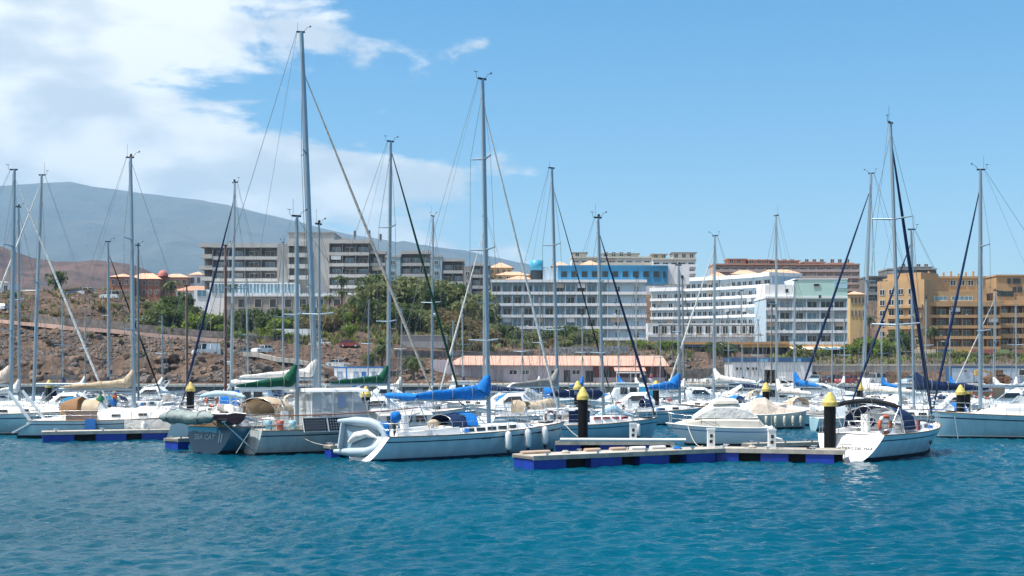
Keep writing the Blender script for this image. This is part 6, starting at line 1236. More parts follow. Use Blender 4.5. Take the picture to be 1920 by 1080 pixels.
# ================================================================== second and third row sailing yachts
# label, mast px, top px, top py, D, heading, L, hull, cover, furl, extra
BY = [
 ('tall yacht behind the ketch carrying the highest mast of all', 594, 565, 60, 72, 12, 15.0, gel, 'white', 'tan', dict(nspr=2, r=.19, fr=.085, frac=.9, mx=.3, fs=1.2, fb=1.6, zb=3.5, blen=4.2, spread=None)),
 ('white yacht with green sail cover and dark green furled sail left of the big yacht', 728, 733, 265, 80, 14, 12.0, gel, 'green', 'dkgreen', dict(nspr=2, r=.125, fr=.085, mx=.8, zb=3.1, blen=4.0, frac=.97)),
 ('white yacht with navy furled sail leaning left behind the dark blue yacht', 432, 440, 342, 86, 176, 11.0, gel, 'white', 'navy', dict(nspr=1, r=.125, fr=.085, mx=.9, zb=3.0, blen=4.8, bag_peak=False)),
 ('grey covered yacht right of the big white yacht', 1047, 1035, 315, 84, 20, 10.5, gel, 'grey', 'black', dict(nspr=2, r=.125, mx=.8, zb=2.9, blen=3.8, fr=.045, hood='beige')),
 ('yacht with pale furled sail leaning left just behind the big middle mast', 907, 908, 405, 104, 172, 10.5, gel, 'navy', 'white', dict(nspr=1, r=.125, fr=.075, mx=.8)),
 ('yacht with radar dome on its slim mast left of the big blue cover', 810, 812, 405, 108, 5, 10.0, gelb, None, None, dict(nspr=1, r=.12, radar=.48)),
 ('yacht behind the red villas mast with thin black furled sail', 205, 203, 453, 112, 20, 10.0, gel, 'navy', 'black', dict(nspr=1, r=.12, fr=.085)),
 ('dark masted yacht directly behind the beige covered yacht mast', 260, 259, 460, 104, 10, 9.5, gel, None, None, dict(nspr=1, m_mast=alud, r=.11)),
 ('wooden masted boat with short red brown mast on the left', 351, 350, 536, 110, 0, 8.5, gelc, None, None, dict(nspr=0, m_mast=wood, r=.12)),
 ('wooden masted boat with radar beside the dark blue yacht', 423, 423, 460, 98, 0, 10.0, gelc, None, None, dict(nspr=0, m_mast=wood, r=.15, radar=.28)),
 ('small grey masted yacht at the second wooden mast', 466, 461, 520, 116, 160, 8.5, gel, None, None, dict(nspr=1, r=.10)),
 ('yacht with plain grey mast before the left hotel block', 531, 530, 455, 110, 170, 9.0, gel, 'white', None, dict(nspr=1, r=.12)),
 ('slim masted yacht at the left edge between two larger masts', 37, 35, 388, 98, 30, 9.5, gel, 'white', None, dict(nspr=1, r=.11)),
 ('little yacht with low mast before the white hotel', 981, 979, 575, 112, 12, 7.5, gel, None, None, dict(nspr=1, r=.08)),
 ('small yacht right of the navy furled sail', 1191, 1193, 521, 122, 165, 8.0, gel, 'white', None, dict(nspr=1, r=.09)),
 ('yacht with twin dark mast beside the blue covered ketch', 1284, 1279, 520, 110, 15, 8.5, gel, 'white', None, dict(nspr=1, r=.11, m_mast=alud)),
 ('yacht with white bundled sail and pale furled sail leaning left behind the cruiser', 1338, 1340, 442, 102, 170, 9.5, gel, 'white', 'white', dict(nspr=1, r=.12, fr=.075, zb=2.9)),
 ('yacht with plain tall mast behind the tan covered boat', 1456, 1455, 404, 98, 165, 10.0, gel, 'white', None, dict(nspr=1, r=.12)),
 ('yacht with bright blue cover behind the thick black pile', 1489, 1490, 526, 100, 176, 8.5, gelb, 'blue', None, dict(nspr=1, r=.10, blen=2.8, zb=2.6)),
 ('yacht with brown mast before the right end of the white hotel', 1446, 1447, 566, 118, 10, 8.0, gelc, None, None, dict(nspr=0, r=.09, m_mast=wood)),
 ('tall yacht with navy furled sail leaning left of the white van', 1616, 1633, 325, 97, 175, 11.5, gel, 'white', 'navy', dict(nspr=1, r=.13, fr=.10, mx=1.0)),
 ('yacht with short mast in front of the ochre building', 1735, 1737, 560, 125, 10, 8.0, gel, None, None, dict(nspr=1, r=.09)),
 ('yacht with grey mast and thin pale stay at the right side', 1862, 1866, 545, 122, 172, 8.5, gel, 'white', 'white', dict(nspr=1, r=.10, fr=.05)),
 ('small yacht with a low mast near the boatyard shed', 1392, 1390, 545, 130, 170, 8.0, gel, 'navy', None, dict(nspr=1, r=.09)),
 ('small yacht with thin mast left of the mint block', 1421, 1422, 600, 140, 10, 7.5, gelb, None, None, dict(nspr=1, r=.08)),
 ('small yacht with thin mast before the speckled stone wall', 1093, 1092, 590, 138, 12, 8.0, gel, 'blue', None, dict(nspr=1, r=.08)),
 ('small yacht with thin mast below the terraced wing', 868, 866, 560, 134, 170, 8.0, gel, 'navy', None, dict(nspr=1, r=.085)),
 ('small yacht with thin mast beside the fan palms', 752, 754, 575, 130, 8, 8.0, gel, 'white', None, dict(nspr=1, r=.08)),
 ('small yacht with thin mast among the left rubble slope boats', 118, 116, 560, 128, 168, 8.0, gel, 'navy', None, dict(nspr=1, r=.085)),
 ('small yacht with thin mast between wooden mast and hotel lobby', 306, 304, 590, 130, 12, 7.5, gelc, 'white', None, dict(nspr=1, r=.08)),
 ('small yacht with thin mast in front of the mint block', 1560, 1561, 575, 128, 8, 8.0, gel, None, None, dict(nspr=1, r=.08)),
 ('small yacht with thin mast behind the black hooded yacht', 1653, 1652, 590, 130, 170, 8.0, gel, 'blue', None, dict(nspr=1, r=.08)),
 ('slim masted sloop between the fan palms and the green covered yacht', 690, 692, 560, 140, 60, 8.0, gel, 'blue', None, dict(nspr=1, r=.08)),
 ('slim masted sloop left of the tall middle mast', 848, 849, 600, 150, 120, 8.0, gel, 'white', None, dict(nspr=1, r=.08)),
 ('slim masted sloop right of the big yacht bow', 1012, 1013, 555, 136, 60, 8.0, gelb, 'white', None, dict(nspr=1, r=.08)),
 ('slim masted sloop before the cafe terrace', 1160, 1159, 575, 142, 120, 8.0, gel, 'blue', None, dict(nspr=1, r=.08)),
 ('slim masted sloop below the rock heap', 1238, 1239, 610, 150, 60, 7.5, gel, None, None, dict(nspr=1, r=.075)),
 ('slim masted sloop in front of the quay palms', 1366, 1365, 585, 146, 115, 8.0, gel, 'navy', None, dict(nspr=1, r=.08)),
 ('slim masted sloop right of the thick pile before the retaining wall', 1583, 1584, 600, 140, 60, 8.0, gel, 'white', None, dict(nspr=1, r=.08)),
 ('slim masted sloop before the site container', 1780, 1781, 580, 138, 118, 8.0, gel, 'blue', None, dict(nspr=1, r=.08)),
 ('slim masted sloop at the far right edge', 1906, 1905, 560, 130, 60, 8.0, gelb, 'white', None, dict(nspr=1, r=.085)),
 ('slim masted sloop left of the slim black sailed yacht', 160, 161, 575, 136, 60, 8.0, gel, 'white', None, dict(nspr=1, r=.08)),
]
for i, (lb, mp_, tp, ty, D, hd, L, mh, cv, fu, ex) in enumerate(BY):
    ex = dict(ex); ex['r'] = ex['r'] * .88
    if ty > 60 and hd not in (60, 120, 115, 118): hd = (36 if fu else 58) if hd < 90 else (144 if fu else 122)
    if fu and ty > 60: ex['mx'] = ex.get('mx', L * .06) - .3; L = L * 1.06
    if 'blen' not in ex: ex['blen'] = L * .36
    ex.pop('x', None); ex.pop('spread', None)
    yacht(lb, mp_, tp, ty, D, hd, L, mh, deckm, cover=CV[cv] if cv else None, furl=CV[fu] if fu else None, detail=0, seed=40 + i * 3, fat=1.4, nwin=3, cs=.72, hood=ex.pop('hood', (None, 'navy', 'white', None, 'blue', 'beige')[i % 6]), cove=stripe if i % 2 else None, **ex)

# ================================================================== motor boats
def motorboat(label, px, D, L, head, kind, mh=gel, c='white', accent=None):
    o = empty('motorboat', (wx(px, D), D, 0), R(head)); tag(o, label, 'motorboat', 'motor boats moored behind the yachts'); B = L * .36
    h = Hull(L, B, .55 + L * .045, .75 + L * .06, .08, 1.0, .92, .3, 2.6, .35); h.build(o, mh, deckm, antif, stripe if accent is None else accent, None, None, wht)
    z = h.sh(.4)
    def shell(name, rows, m_, par=None, sm=False):
        m = MB(); m.loft([[Vector((x, -w, z0)), Vector((x, -w * .93, z0 + (z1 - z0) * .75)), Vector((x, -w * .75, z1)), Vector((x, 0, z1 + .05)), Vector((x, w * .75, z1)), Vector((x, w * .93, z0 + (z1 - z0) * .75)), Vector((x, w, z0))] for x, w, z0, z1 in rows], cap0=True, cap1=True, smooth=sm); return m.build(name, m_, par or o)
    w = B * .36
    if kind == 'wheelhouse':
        cb = shell('wheelhouse', [(-L * .22, w, z - .05, z + 1.75), (L * .10, w, z - .05, z + 1.75), (L * .16, w * .95, z - .05, z + .85), (L * .34, w * .6, z, z + .25)], gel)
        for sd_ in (-1, 1):
            for x in (-.14, -.01): m = MB(); m.box(L * x - L * .05, L * x + L * .05, -.02, .02, -.3, .3); q = m.build('window', acry, cb); q.location = (0, sd_ * (w * .95 + .03), z + 1.15)
        m = MB(); m.box(-L * .27, L * .15, -w * .95, w * .95, z + 1.78, z + 1.86); m.build('roof', wht, cb)
        if c != 'white': m = MB(); m.loft([[Vector((x, y, z + zz)) for y, zz in ((-w, .3), (-w * .9, 1.5), (w * .9, 1.5), (w, .3))] for x in (-L * .44, -L * .23)]); m.build('awning', CV[c], o)
    elif kind == 'cruiser':
        cb = shell('superstructure', [(-L * .32, w, z - .05, z + .7), (-L * .2, w * 1.05, z - .05, z + 1.35), (L * .02, w, z - .05, z + 1.3), (L * .2, w * .8, z, z + .55), (L * .38, w * .35, z + .05, z + .25)], gel, None, True)
        for sd_ in (-1, 1): m = MB(); m.add([(-L * .2, sd_ * w * 1.06, z + .72), (L * .0, sd_ * w * 1.02, z + .72), (L * .09, sd_ * w * .93, z + .62), (L * .0, sd_ * w * .93, z + 1.1), (-L * .17, sd_ * w * .98, z + 1.12)], [(0, 1, 2, 3, 4)]); m.build('side_window', acry, cb)
        m = MB(); 
        for sd_ in (-1, 1): m.bar((-L * .2, sd_ * w * .9, z + 1.2), (-L * .3, sd_ * w * .75, z + 1.95), .16, .07)
        m.bar((-L * .3, -w * .75, z + 1.95), (-L * .3, w * .75, z + 1.95), .16, .07); m.build('radar_arch', wht, o)
    elif kind == 'cover':
        shell('canvas_cover', [(-L * .46, w * 1.1, z - .1, z + .1), (-L * .2, w * 1.15, z - .05, z + .75), (L * .0, w * 1.1, z - .05, z + 1.0), (L * .2, w * .8, z, z + .5), (L * .42, w * .25, z + .1, z + .25)], CV[c])
    elif kind == 'tent':
        shell('canvas_cover', [(-L * .45, w, z - .1, z + .2), (-L * .1, w * 1.1, z - .05, z + 1.8), (L * .02, w * 1.1, z - .05, z + 1.75), (L * .4, w * .3, z, z + .2)], CV[c])
    elif kind == 'hooded':
        shell('cuddy', [(-L * .1, w, z - .05, z + .6), (L * .1, w * .95, z - .05, z + .62), (L * .4, w * .3, z, z + .15)], gel, None, True); sprayhood(o, h, .22, B * .66, 1.25, L * .26, CV[c], vinyl, z)
    elif kind == 'open':
        shell('console', [(-L * .05, w * .4, z - .2, z + .6), (L * .05, w * .4, z - .2, z + .75)], wht); m = MB(); m.loft(lumpy([Vector((L * a, 0, z + .12)) for a in np.linspace(-.42, .3, 8)], [.1, w * .8, w * .9, w * .85, w * .9, w * .8, w * .6, .1], px, 8, .12, .4, 1), closed=True, cap0=True, cap1=True); m.build('cover', CV[c], o)
    if kind in ('open', 'cover', 'hooded'):
        m = MB(); m.loft([[Vector((-L / 2 - .1 - a, y * s_, b_)) for y in (-.2, .2)] + [Vector((-L / 2 - .45 - a, y * s_, b_)) for y in (.2, -.2)] for a, b_, s_ in ((0, .25, .5), (0, z + .05, .8), (.05, z + .45, 1), (.02, z + .55, .8))], closed=True, cap1=True); m.build('outboard_motor', CV['grey'], o)
    rails(o, h, .5, .95, 4, .5, True, False); return o, h
MBS = [
 ('white cabin motorboat with dark side window behind the pale blue bimini', 392, 100, 5.2, 178, 'cruiser', gel, 'white'),
 ('white boat with bright blue tarpaulins behind the ketch', 488, 96, 6.5, 4, 'wheelhouse', gel, 'blue'),
 ('boat under a tall white tent cover below the harbour building', 975, 118, 6.5, 8, 'tent', gel, 'white'),
 ('boat with dark red bundle left of the big mast', 832, 92, 4.8, 5, 'open', gelb, 'red'),
 ('white wheelhouse fishing boat with teal awning below the cafe', 1168, 116, 6.5, 176, 'wheelhouse', gel, 'teal'),
 ('boat under a pale blue cover behind the red striped yacht', 1152, 84, 3.2, 8, 'cover', gel, 'paleblue'),
 ('white cruiser with red waterline band left of the small ketch', 1185, 100, 5.6, 172, 'cruiser', gel, 'white', redc),
 ('large white motor yacht with sweeping dark windows below the parked cars', 1535, 132, 12.5, 4, 'cruiser', gel, 'white'),
 ('white wheelhouse boat behind the tan covered boat', 1446, 105, 6.0, 176, 'wheelhouse', gel, 'white'),
 ('pale blue open boat with grey bundle left of the thick pile', 1524, 90, 4.0, 175, 'open', gelb, 'grey'),
 ('white cruiser behind the canvas wrapped cruiser', 1318, 122, 6.5, 6, 'cruiser', gel, 'white'),
 ('white boat with teal green hood behind the canvas wrapped cruiser', 1402, 96, 4.6, 176, 'hooded', gel, 'teal'),
 ('white flybridge cruiser behind the right edge yacht', 1868, 104, 8.5, 178, 'cruiser', gel, 'white'),
 ('white cruiser at the far right behind the blue sprayhood', 1925, 88, 6.5, 176, 'cruiser', gel, 'white'),
 ('open boat under a long navy cover in front of the quay wall', 1735, 128, 7.0, 178, 'open', gel, 'navy'),
 ('cream cabin boat left of the twin piles', 1785, 98, 4.2, 174, 'cruiser', gelc, 'white'),
 ('white cruiser behind the black hooded yacht', 1610, 84, 6.0, 5, 'cruiser', gelb, 'white'),
 ('white cabin boat behind the blue rolled bimini', 700, 86, 5.2, 176, 'cruiser', gel, 'white'),
 ('white boat with white cover between green cover and big yacht', 772, 94, 5.0, 176, 'cruiser', gel, 'white'),
 ('beige hooded boat behind the bow of the big white yacht', 1000, 82, 4.8, 10, 'hooded', gel, 'beige'),
 ('small covered boat right of the big white yacht bow', 1032, 96, 5.0, 8, 'cover', gel, 'beige'),
 ('white cruiser far left behind the pale blue yacht', 120, 98, 6.0, 178, 'cruiser', gel, 'white'),
 ('boat with teal blue hood behind the beige sail cover', 178, 92, 5.0, 178, 'hooded', gel, 'teal'),
 ('grey open boat right of the beige covered yacht', 300, 100, 4.6, 6, 'open', gelg, 'white'),
 ('white open boat below the left rubble slope', 326, 118, 5.5, 176, 'open', gel, 'grey'),
 ('white cruiser below the left wall near the wooden mast', 278, 124, 6.5, 174, 'cruiser', gel, 'white'),
 ('small white boat with navy cover below the boulder bank', 530, 124, 6.0, 4, 'cover', gel, 'navy'),
 ('small white cruiser behind the ketch pilothouse', 640, 116, 6.5, 178, 'cruiser', gel, 'white'),
 ('white cruiser below the fan palms', 735, 126, 6.5, 6, 'cruiser', gel, 'white'),
 ('white wheelhouse boat below the left end of the harbour building', 862, 130, 7.0, 174, 'wheelhouse', gel, 'white'),
 ('covered grey boat below the lilac wall', 925, 136, 6.5, 4, 'cover', gel, 'grey'),
 ('white cruiser with blue hood below the lilac wall', 1050, 126, 6.0, 6, 'hooded', gel, 'blue'),
 ('white open boat with blue cover below the cafe terrace', 1110, 140, 6.0, 178, 'open', gel, 'blue'),
 ('white cruiser in front of the quay beside the distant pile', 1255, 140, 7.0, 4, 'cruiser', gel, 'white'),
 ('white motorboat in front of the boatyard shed', 1390, 138, 7.0, 174, 'cruiser', gel, 'white'),
 ('white wheelhouse boat below the silver blue car', 1700, 118, 6.0, 176, 'wheelhouse', gel, 'white'),
 ('white cruiser below the white van', 1650, 146, 7.5, 4, 'cruiser', gel, 'white'),
 ('white covered boat below the site container', 1825, 140, 7.0, 176, 'cover', gel, 'white'),
 ('white boat with blue cover left of the right edge yacht', 1775, 92, 4.4, 4, 'open', gelb, 'blue'),
 ('white cruiser far left at the frame edge', 8, 108, 7.0, 4, 'cruiser', gel, 'white'),
 ('small hooded white boat beside the far left yellow capped pile', 72, 118, 5.5, 176, 'hooded', gel, 'navy'),
 ('small white boat with beige cover below the left slope', 215, 120, 5.5, 4, 'cover', gel, 'beige'),
 ('white boat with grey cover between wooden masts', 382, 124, 6.0, 176, 'cover', gel, 'grey'),
 ('little white cruiser between ketch mast and tallest mast', 578, 106, 5.0, 176, 'cruiser', gel, 'white'),
 ('small white cruiser before the big yacht mast foot', 955, 98, 5.4, 176, 'cruiser', gel, 'white'),
]
for a in MBS: motorboat(*a)
# flybridge panel with two lifebuoys near the right edge
m = MB(); m.loft([[Vector((x, y, z)) for y, z in ((0, 0), (-.15, .9), (.1, .95), (.2, 0))] for x in (-1.5, 1.5)], smooth=False, closed=True, cap0=True, cap1=True); q = m.build('spray_panel', mat('panel_peach', (0.55, 0.34, 0.22), .8)); q.location = (wx(1846, 96), 96, wz(746, 96)); tag(q, 'peach coloured spray panel carrying two orange lifebuoys at the right', 'panel')
lifebuoy((wx(1832, 95.6), 95.6, wz(736, 95.6)), .36, 'left orange lifebuoy on the peach spray panel'); lifebuoy((wx(1851, 95.6), 95.6, wz(738, 95.6)), .36, 'right orange lifebuoy on the peach spray panel'); lifebuoy((wx(397, 80), 80, wz(752, 80)), .32, 'orange lifebuoy under the pale blue rolled bimini')

# ================================================================== vehicles
tyre = mat('tyre', (0.012, 0.012, 0.013), .8); carglass = mat('car_glass', (0.02, 0.028, 0.035), .08)
def car(label, px, Y, head, c, kind='hatch', z=None, cat='car'):
    X = wx(px, Y); z = z if z is not None else ground_z(X, Y); o = empty('parked_' + ('van' if kind == 'van' else 'car'), (X, Y, z), R(head)); tag(o, label, cat, 'vehicles parked above the harbour')
    L, Wd, prof, cabin_ = {'hatch': (3.9, 1.68, [(-1.95, .55), (-1.9, .95), (-1.75, 1.0), (-.95, .98), (.75, .98), (1.8, .78), (1.95, .5)], [(-1.8, .99), (-1.45, 1.42), (.05, 1.45), (.85, .97)]),
        'mpv': (4.2, 1.75, [(-2.1, .55), (-2.08, 1.0), (-1.95, 1.05), (1.0, 1.05), (1.95, .88), (2.1, .5)], [(-2.03, 1.04), (-1.92, 1.78), (.35, 1.80), (1.15, 1.04)]),
        'van': (4.9, 1.95, [(-2.45, .5), (-2.43, 1.1), (-2.38, 1.15), (1.5, 1.15), (2.3, .95), (2.45, .5)], [(-2.40, 1.14), (-2.35, 2.1), (.85, 2.15), (1.65, 1.14)]),
        'sedan': (4.4, 1.72, [(-2.2, .55), (-2.15, .95), (-1.45, 1.0), (.85, .97), (2.05, .8), (2.2, .5)], [(-1.55, .99), (-1.0, 1.40), (.15, 1.42), (.95, .96)])}[kind]
    paint = mat('paint_' + c, {'white': (.72, .73, .73), 'red': (.36, .03, .04), 'dkred': (.10, .012, .02), 'silver': (.36, .46, .55), 'grey': (.20, .27, .31), 'blue': (.03, .06, .16)}[c], .25, metal=.1, coat=.6)
    m = MB(); pts = [(-L / 2, .22)] + prof + [(L / 2, .22)]; w = Wd / 2
    m.loft([[Vector((x, y, zz)) for x, zz in pts] for y in (-w * .97, -w, w, w * .97)][0:1] + [[Vector((x, y, zz)) for x, zz in pts] for y in (-w, w)] , closed=True, smooth=False)
    m.add([Vector((x, -w * .97, zz)) for x, zz in pts], [tuple(range(len(pts)))]); m.add([Vector((x, w, zz)) for x, zz in pts][::-1], [tuple(range(len(pts)))]); b_ = m.build('body', paint, o)
    g_ = MB(); (x0, z0), (x1, z1), (x2, z2), (x3, z3) = cabin_; wt = w * .82
    g_.loft([[Vector((x0, y, z0)), Vector((x1, y * wt / w, z1)), Vector((x2, y * wt / w, z2)), Vector((x3, y, z3))] for y in (-w * .96, w * .96)], smooth=False); 
    for y in (-w * .96, w * .96): g_.add([Vector((x0, y, z0)), Vector((x1, y * wt / w, z1)), Vector((x2, y * wt / w, z2)), Vector((x3, y, z3))], [(0, 1, 2, 3)])
    g_.build('windows', carglass, o)
    r_ = MB(); r_.box(x1 - .03, x2 + .03, -wt * .98, wt * .98, z1 + .01, max(z1, z2) + .06); r_.build('roof', paint, o)
    for xp in ((x1 + x2) / 2, x2 - .02):
        for sd_ in (-1, 1): q = MB(); q.bar((xp + (.15 if xp > x1 + 1.2 else 0), sd_ * (w * .97), z0), (xp, sd_ * (wt * 1.005), z1 + .02), .09, .07); q.build('pillar', paint, o)
    if kind == 'van':
        for sd_ in (-1, 1): q = MB(); q.add([(-2.4, sd_ * w * .975, 1.13), (.2, sd_ * w * .975, 1.13), (.0, sd_ * wt * 1.02, 2.12), (-2.34, sd_ * wt * 1.02, 2.12)], [(0, 1, 2, 3)]); q.build('side_panel', paint, o)
    wm2 = MB(); wm2.lathe([(.01, -.1), (.31, -.1), (.33, -.05), (.33, .05), (.31, .1), (.2, .1), (.01, .07)], 14, (0, 0, 0), 0, False, Matrix.Rotation(R(90), 4, 'X')); wme = wm2.mesh('wheel', tyre)
    rm = MB(); rm.lathe([(.01, -.115), (.2, -.11), (.2, .11), (.01, .115)], 10, (0, 0, 0), 0, False, Matrix.Rotation(R(90), 4, 'X')); rme = rm.mesh('rim', steel)
    for x in (-L * .31, L * .32):
        for sd_ in (-1, 1): wo_ = link('wheel', wme, o, (x, sd_ * (w - .08), .33)); link('rim', rme, wo_)
    for sd_ in (-1, 1):
        q = MB(); q.box(L / 2 - .12, L / 2 - .005, sd_ * w * .72 - .16, sd_ * w * .72 + .16, .62, .76); q.build('headlight', wht, o)
        q = MB(); q.box(-L / 2 - .02, -L / 2 + .06, sd_ * w * .8 - .1, sd_ * w * .8 + .1, .72, .92); q.build('tail_light', redc, o)
car('white delivery van on the left slope below the podium', 386, 229.5, 205, 'white', 'van', cat='van'); car('dark grey blue car right of the white delivery van', 456, 231, 200, 'grey', 'hatch'); car('white car facing the harbour right of the grey blue car', 491, 230, 235, 'white', 'hatch')
car('silver white car behind the blue furled sail', 633, 226, 8, 'white', 'sedan'); car('red car parked under the bushes below the podium palms', 655, 250, 4, 'red', 'hatch'); car('white low car left of the red car', 600, 249, 182, 'white', 'sedan')
car('white hatchback on the quay left of the boatyard shed', 1337, 213.5, 190, 'white', 'hatch', 1.3); car('grey car partly hidden behind the motor yacht arch', 1528, 214.5, 250, 'silver', 'hatch', 1.3); car('dark red car before the retaining wall', 1559, 214.5, 186, 'dkred', 'hatch', 1.3); car('bright red car before the retaining wall', 1588, 213, 205, 'red', 'hatch', 1.3)
car('white people carrier on the quay beside the tall navy furled sail', 1639, 211, 212, 'white', 'mpv', 1.3); car('silver blue car on the quay left of the site container', 1712, 209, 205, 'silver', 'hatch', 1.3)
car('white car on the upper left road', 205, 300, 180, 'white', 'mpv'); car('dark blue car on the plain behind the left hillside', 137, 318, 180, 'blue', 'hatch'); car('white car beside the dark blue car on the plain', 160, 318, 180, 'white', 'mpv'); car('white car at the far left end of the promenade', 8, 290, 90, 'white', 'hatch'); car('white van below the white villa garden', 357, 318, 200, 'white', 'mpv')

# ================================================================== quay furniture
cm = MB(); cm.box(-.23, .23, -.23, .23, .42, .46); 
def chair(X, Y, rz, i):
    o = empty('cafe_chair', (X, Y, 1.305), rz); tag(o, 'white plastic chair on the quay right of the cafe, %s from left' % ORD[i], 'chair', 'white cafe chairs')
    link('seat', CH['seat'], o); link('backrest', CH['back'], o)
    for x in (-.19, .19):
        for y in (-.19, .19): link('leg', CH['leg'], o, (x, y, 0))
CH = {'seat': cm.mesh('seat', wht)}; cm = MB(); cm.loft([[(x, .21 + .05 * a, .46 + a * .4) for x in (-.22, 0, .22)] for a in (0, .5, 1)]); CH['back'] = cm.mesh('backrest', wht); cm = MB(); cm.tube([(0, 0, 0), (0, 0, .42)], .025, 5); CH['leg'] = cm.mesh('leg', wht)
for i in range(13): chair(wx(1258 + i * 5.6, 211) + prng.uniform(-.2, .2), 211 + prng.uniform(-1.6, 2), prng.uniform(0, 6), i)
def parasol(px, Y, z, r, c, label, hgt=2.4):
    o = empty('parasol', (wx(px, Y), Y, z)); tag(o, label, 'parasol', 'terrace parasols'); m = MB(); m.lathe([(r, hgt - .35), (r * .5, hgt - .12), (.03, hgt + .1)], 10, smooth=False); m.build('canopy', c, o); m = MB(); m.tube([(0, 0, 0), (0, 0, hgt)], .03, 6); m.build('pole', frame_d, o); m = MB(); m.lathe([(.02, .08), (.3, .06), (.32, 0)], 10); m.build('base', gconc, o)
thatch = mat('thatch', (0.12, 0.09, 0.06), .95, var=.3, vscale=3); zt = wz(641, 300) + .02
for i, px in enumerate((1240, 1262, 1284, 1312, 1336, 1358, 1384, 1402, 1424, 1448)): parasol(px, 303 + (i % 3) * 2, zt, 1.25, thatch, 'dark thatched parasol, %s from the left on the hotel terrace' % ORD[i], 2.0)
parasol(1350, 262, base_z(1350, 262), 2.2, CV['white'], 'big white parasol on the slope above the quay palms', 2.9)
for i, px in enumerate((1535, 1551, 1566, 1580)): parasol(px, 292, base_z(px, 292) + .1, 1.4, CV['teal'], 'teal parasol, %s from the left before the pale orange awning' % ORD[i], 2.2)
def person(px, Y, z, c, label, pose='stand', leg_c=(0.05, 0.06, 0.10)):
    """one continuous figure grown round a skeleton"""
    import bmesh
    J = {'stand': dict(hip=.95, knee=((.1, -.02, .5), (-.1, -.05, .5)), foot=((.11, 0, .04), (-.1, -.12, .04)), dz=0), 'sit': dict(hip=.52, knee=((.1, -.42, .5), (-.1, -.42, .5)), foot=((.1, -.42, .04), (-.1, -.42, .04)), dz=-.43)}[pose]; d = J['dz']
    V = [(0, 0, .95 + d), (0, 0, 1.2 + d), (0, 0, 1.42 + d), (0, -.01, 1.52 + d), (0, -.02, 1.66 + d), (.2, 0, 1.40 + d), (.26, -.05, 1.14 + d), (.24, -.22, .98 + d), (-.2, 0, 1.40 + d), (-.26, -.05, 1.14 + d), (-.22, -.24, 1.0 + d), (.1, 0, .9 + d), J['knee'][0], J['foot'][0], (-.1, 0, .9 + d), J['knee'][1], J['foot'][1], (J['foot'][0][0], J['foot'][0][1] - .18, .04), (J['foot'][1][0], J['foot'][1][1] - .18, .04), (.24, -.30, .95 + d), (-.22, -.32, .97 + d)]
    E = [(0, 1), (1, 2), (2, 3), (3, 4), (2, 5), (5, 6), (6, 7), (2, 8), (8, 9), (9, 10), (0, 11), (11, 12), (12, 13), (0, 14), (14, 15), (15, 16), (13, 17), (16, 18), (7, 19), (10, 20)]
    Rr = [.15, .13, .15, .06, .105, .07, .05, .04, .07, .05, .04, .09, .07, .05, .09, .07, .05, .04, .04, .035, .035]
    me = bpy.data.meshes.new('person'); me.from_pydata(V, E, []); o = bpy.data.objects.new('person', me); col.objects.link(o); o.location = (wx(px, Y), Y, z)
    bm = bmesh.new(); bm.from_mesh(me); ly = bm.verts.layers.skin.verify()
    for v, r_ in zip(bm.verts, Rr): v[ly].radius = (r_, r_)
    bm.verts.ensure_lookup_table(); bm.verts[0][ly].use_root = True; bm.to_mesh(me); bm.free(); o.modifiers.new('skin', 'SKIN'); sb = o.modifiers.new('sub', 'SUBSURF'); sb.levels = sb.render_levels = 1
    pm_ = bpy.data.materials.new('clothes'); pm_.use_nodes = True; t = pm_.node_tree; b = t.nodes['Principled BSDF']; b.inputs['Roughness'].default_value = .8; tc_ = t.nodes.new('ShaderNodeTexCoord'); sx = t.nodes.new('ShaderNodeSeparateXYZ'); t.links.new(tc_.outputs['Object'], sx.inputs[0]); rp = t.nodes.new('ShaderNodeValToRGB'); rp.color_ramp.interpolation = 'CONSTANT'; e = rp.color_ramp.elements; e[0].color = (*leg_c, 1); e[1].position = (.93 + d) / 2; e[1].color = (*c, 1); q = e.new((1.47 + d) / 2); q.color = (.42, .25, .17, 1); q = e.new((1.68 + d) / 2); q.color = (.04, .025, .015, 1); mm = t.nodes.new('ShaderNodeMath'); mm.operation = 'DIVIDE'; mm.inputs[1].default_value = 2.0; t.links.new(sx.outputs[2], mm.inputs[0]); t.links.new(mm.outputs[0], rp.inputs[0]); t.links.new(rp.outputs[0], b.inputs['Base Color']); me.materials.append(pm_)
    tag(o, label, 'person', 'people at the cafe'); return o
person(1221, 221, 1.32, (.5, .03, .05), 'person in red top standing by the cafe terrace'); person(1211, 221.5, 1.32, (.03, .035, .05), 'person in dark top left of the red one at the cafe'); person(1203, 222, 1.32, (.6, .6, .58), 'person in white top at the left of the cafe group')
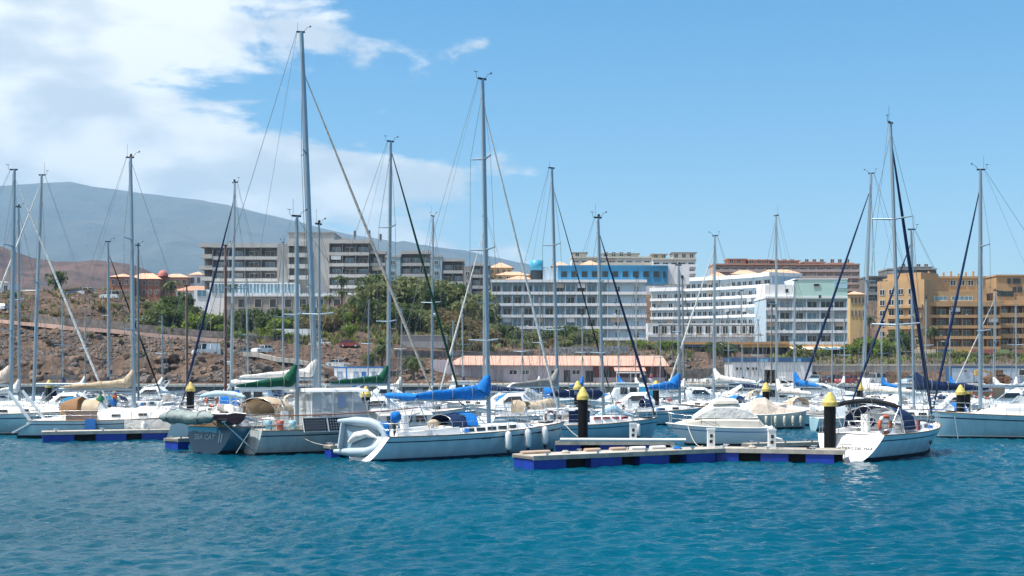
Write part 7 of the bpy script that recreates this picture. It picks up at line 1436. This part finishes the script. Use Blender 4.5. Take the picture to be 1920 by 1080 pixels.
# rusty digger
dg = empty('rusty_digger', (wx(1868, 206), 206, 1.3), R(180)); tag(dg, 'rusty brown digger with yellow arm standing before the site container', 'digger'); rust = mat('rust', (0.13, 0.065, 0.035), .9, var=.5, vscale=2, bump=.8, bscale=3); dy = mat('digger_yellow', (0.42, 0.26, 0.07), .7, var=.2, vscale=2)
m = MB(); m.loft(lumpy([Vector((x, 0, .95 + .1 * math.sin(x * 3))) for x in np.linspace(-2.6, 2.2, 9)], [.2, .5, .75, .85, .8, .9, .75, .6, .2], 3, 9, .3, .8, .9), closed=True, cap0=True, cap1=True); m.build('body', rust, dg); m = MB(); m.box(-.9, .3, -.6, .6, 1.5, 2.35); m.build('engine_hood', rust, dg)
m = MB(); m.bar((-1.6, -.55, 1.5), (2.9, -.55, 2.3), .2, .3); m.build('arm', dy, dg); m = MB(); m.loft([[Vector((x, y, z)) for x, z in ((2.8, 2.4), (3.25, 2.2), (3.3, 1.5), (2.85, 1.3))] for y in (-.9, .1)], closed=True, smooth=False, cap0=True, cap1=True); m.build('bucket', dy, dg)
wmq = MB(); wmq.lathe([(.1, -.2), (.5, -.2), (.55, 0), (.5, .2), (.1, .2)], 12, (0, 0, 0), 0, False, Matrix.Rotation(R(90), 4, 'X')); wq = wmq.mesh('wheel', rust)
for x in (-1.5, 1.2):
    for y in (-.75, .75): link('wheel', wq, dg, (x, y, .55))
# lamp posts and poles
def lamp(px, Y, hgt, label, z=None, arm=.8):
    X = wx(px, Y); z = ground_z(X, Y) if z is None else z; o = empty('street_lamp', (X, Y, z - .1)); tag(o, label, 'street lamp', 'street lamps'); m = MB(); m.tube([(0, 0, 0), (0, 0, hgt), (arm * .5, 0, hgt + .25), (arm, 0, hgt + .2)], [.09, .06, .05, .04], 6); m.build('post', frame_d, o); m = MB(); m.box(arm - .1, arm + .45, -.12, .12, hgt + .12, hgt + .22); m.build('lamp_head', wht, o)
for px, Y, hgt, lb in ((33, 268, 7, 'leftmost street lamp on the promenade curve'), (60, 264, 7, 'street lamp between the two left edge masts'), (128, 262, 6.5, 'street lamp above the left pale furled sail'), (170, 260, 7.5, 'street lamp left of the slim black sailed yacht mast'), (395, 262, 6, 'street lamp among the garden bushes'), (1758, 228, 4.2, 'curved lamp post above the retaining wall')): lamp(px, Y, hgt, lb)
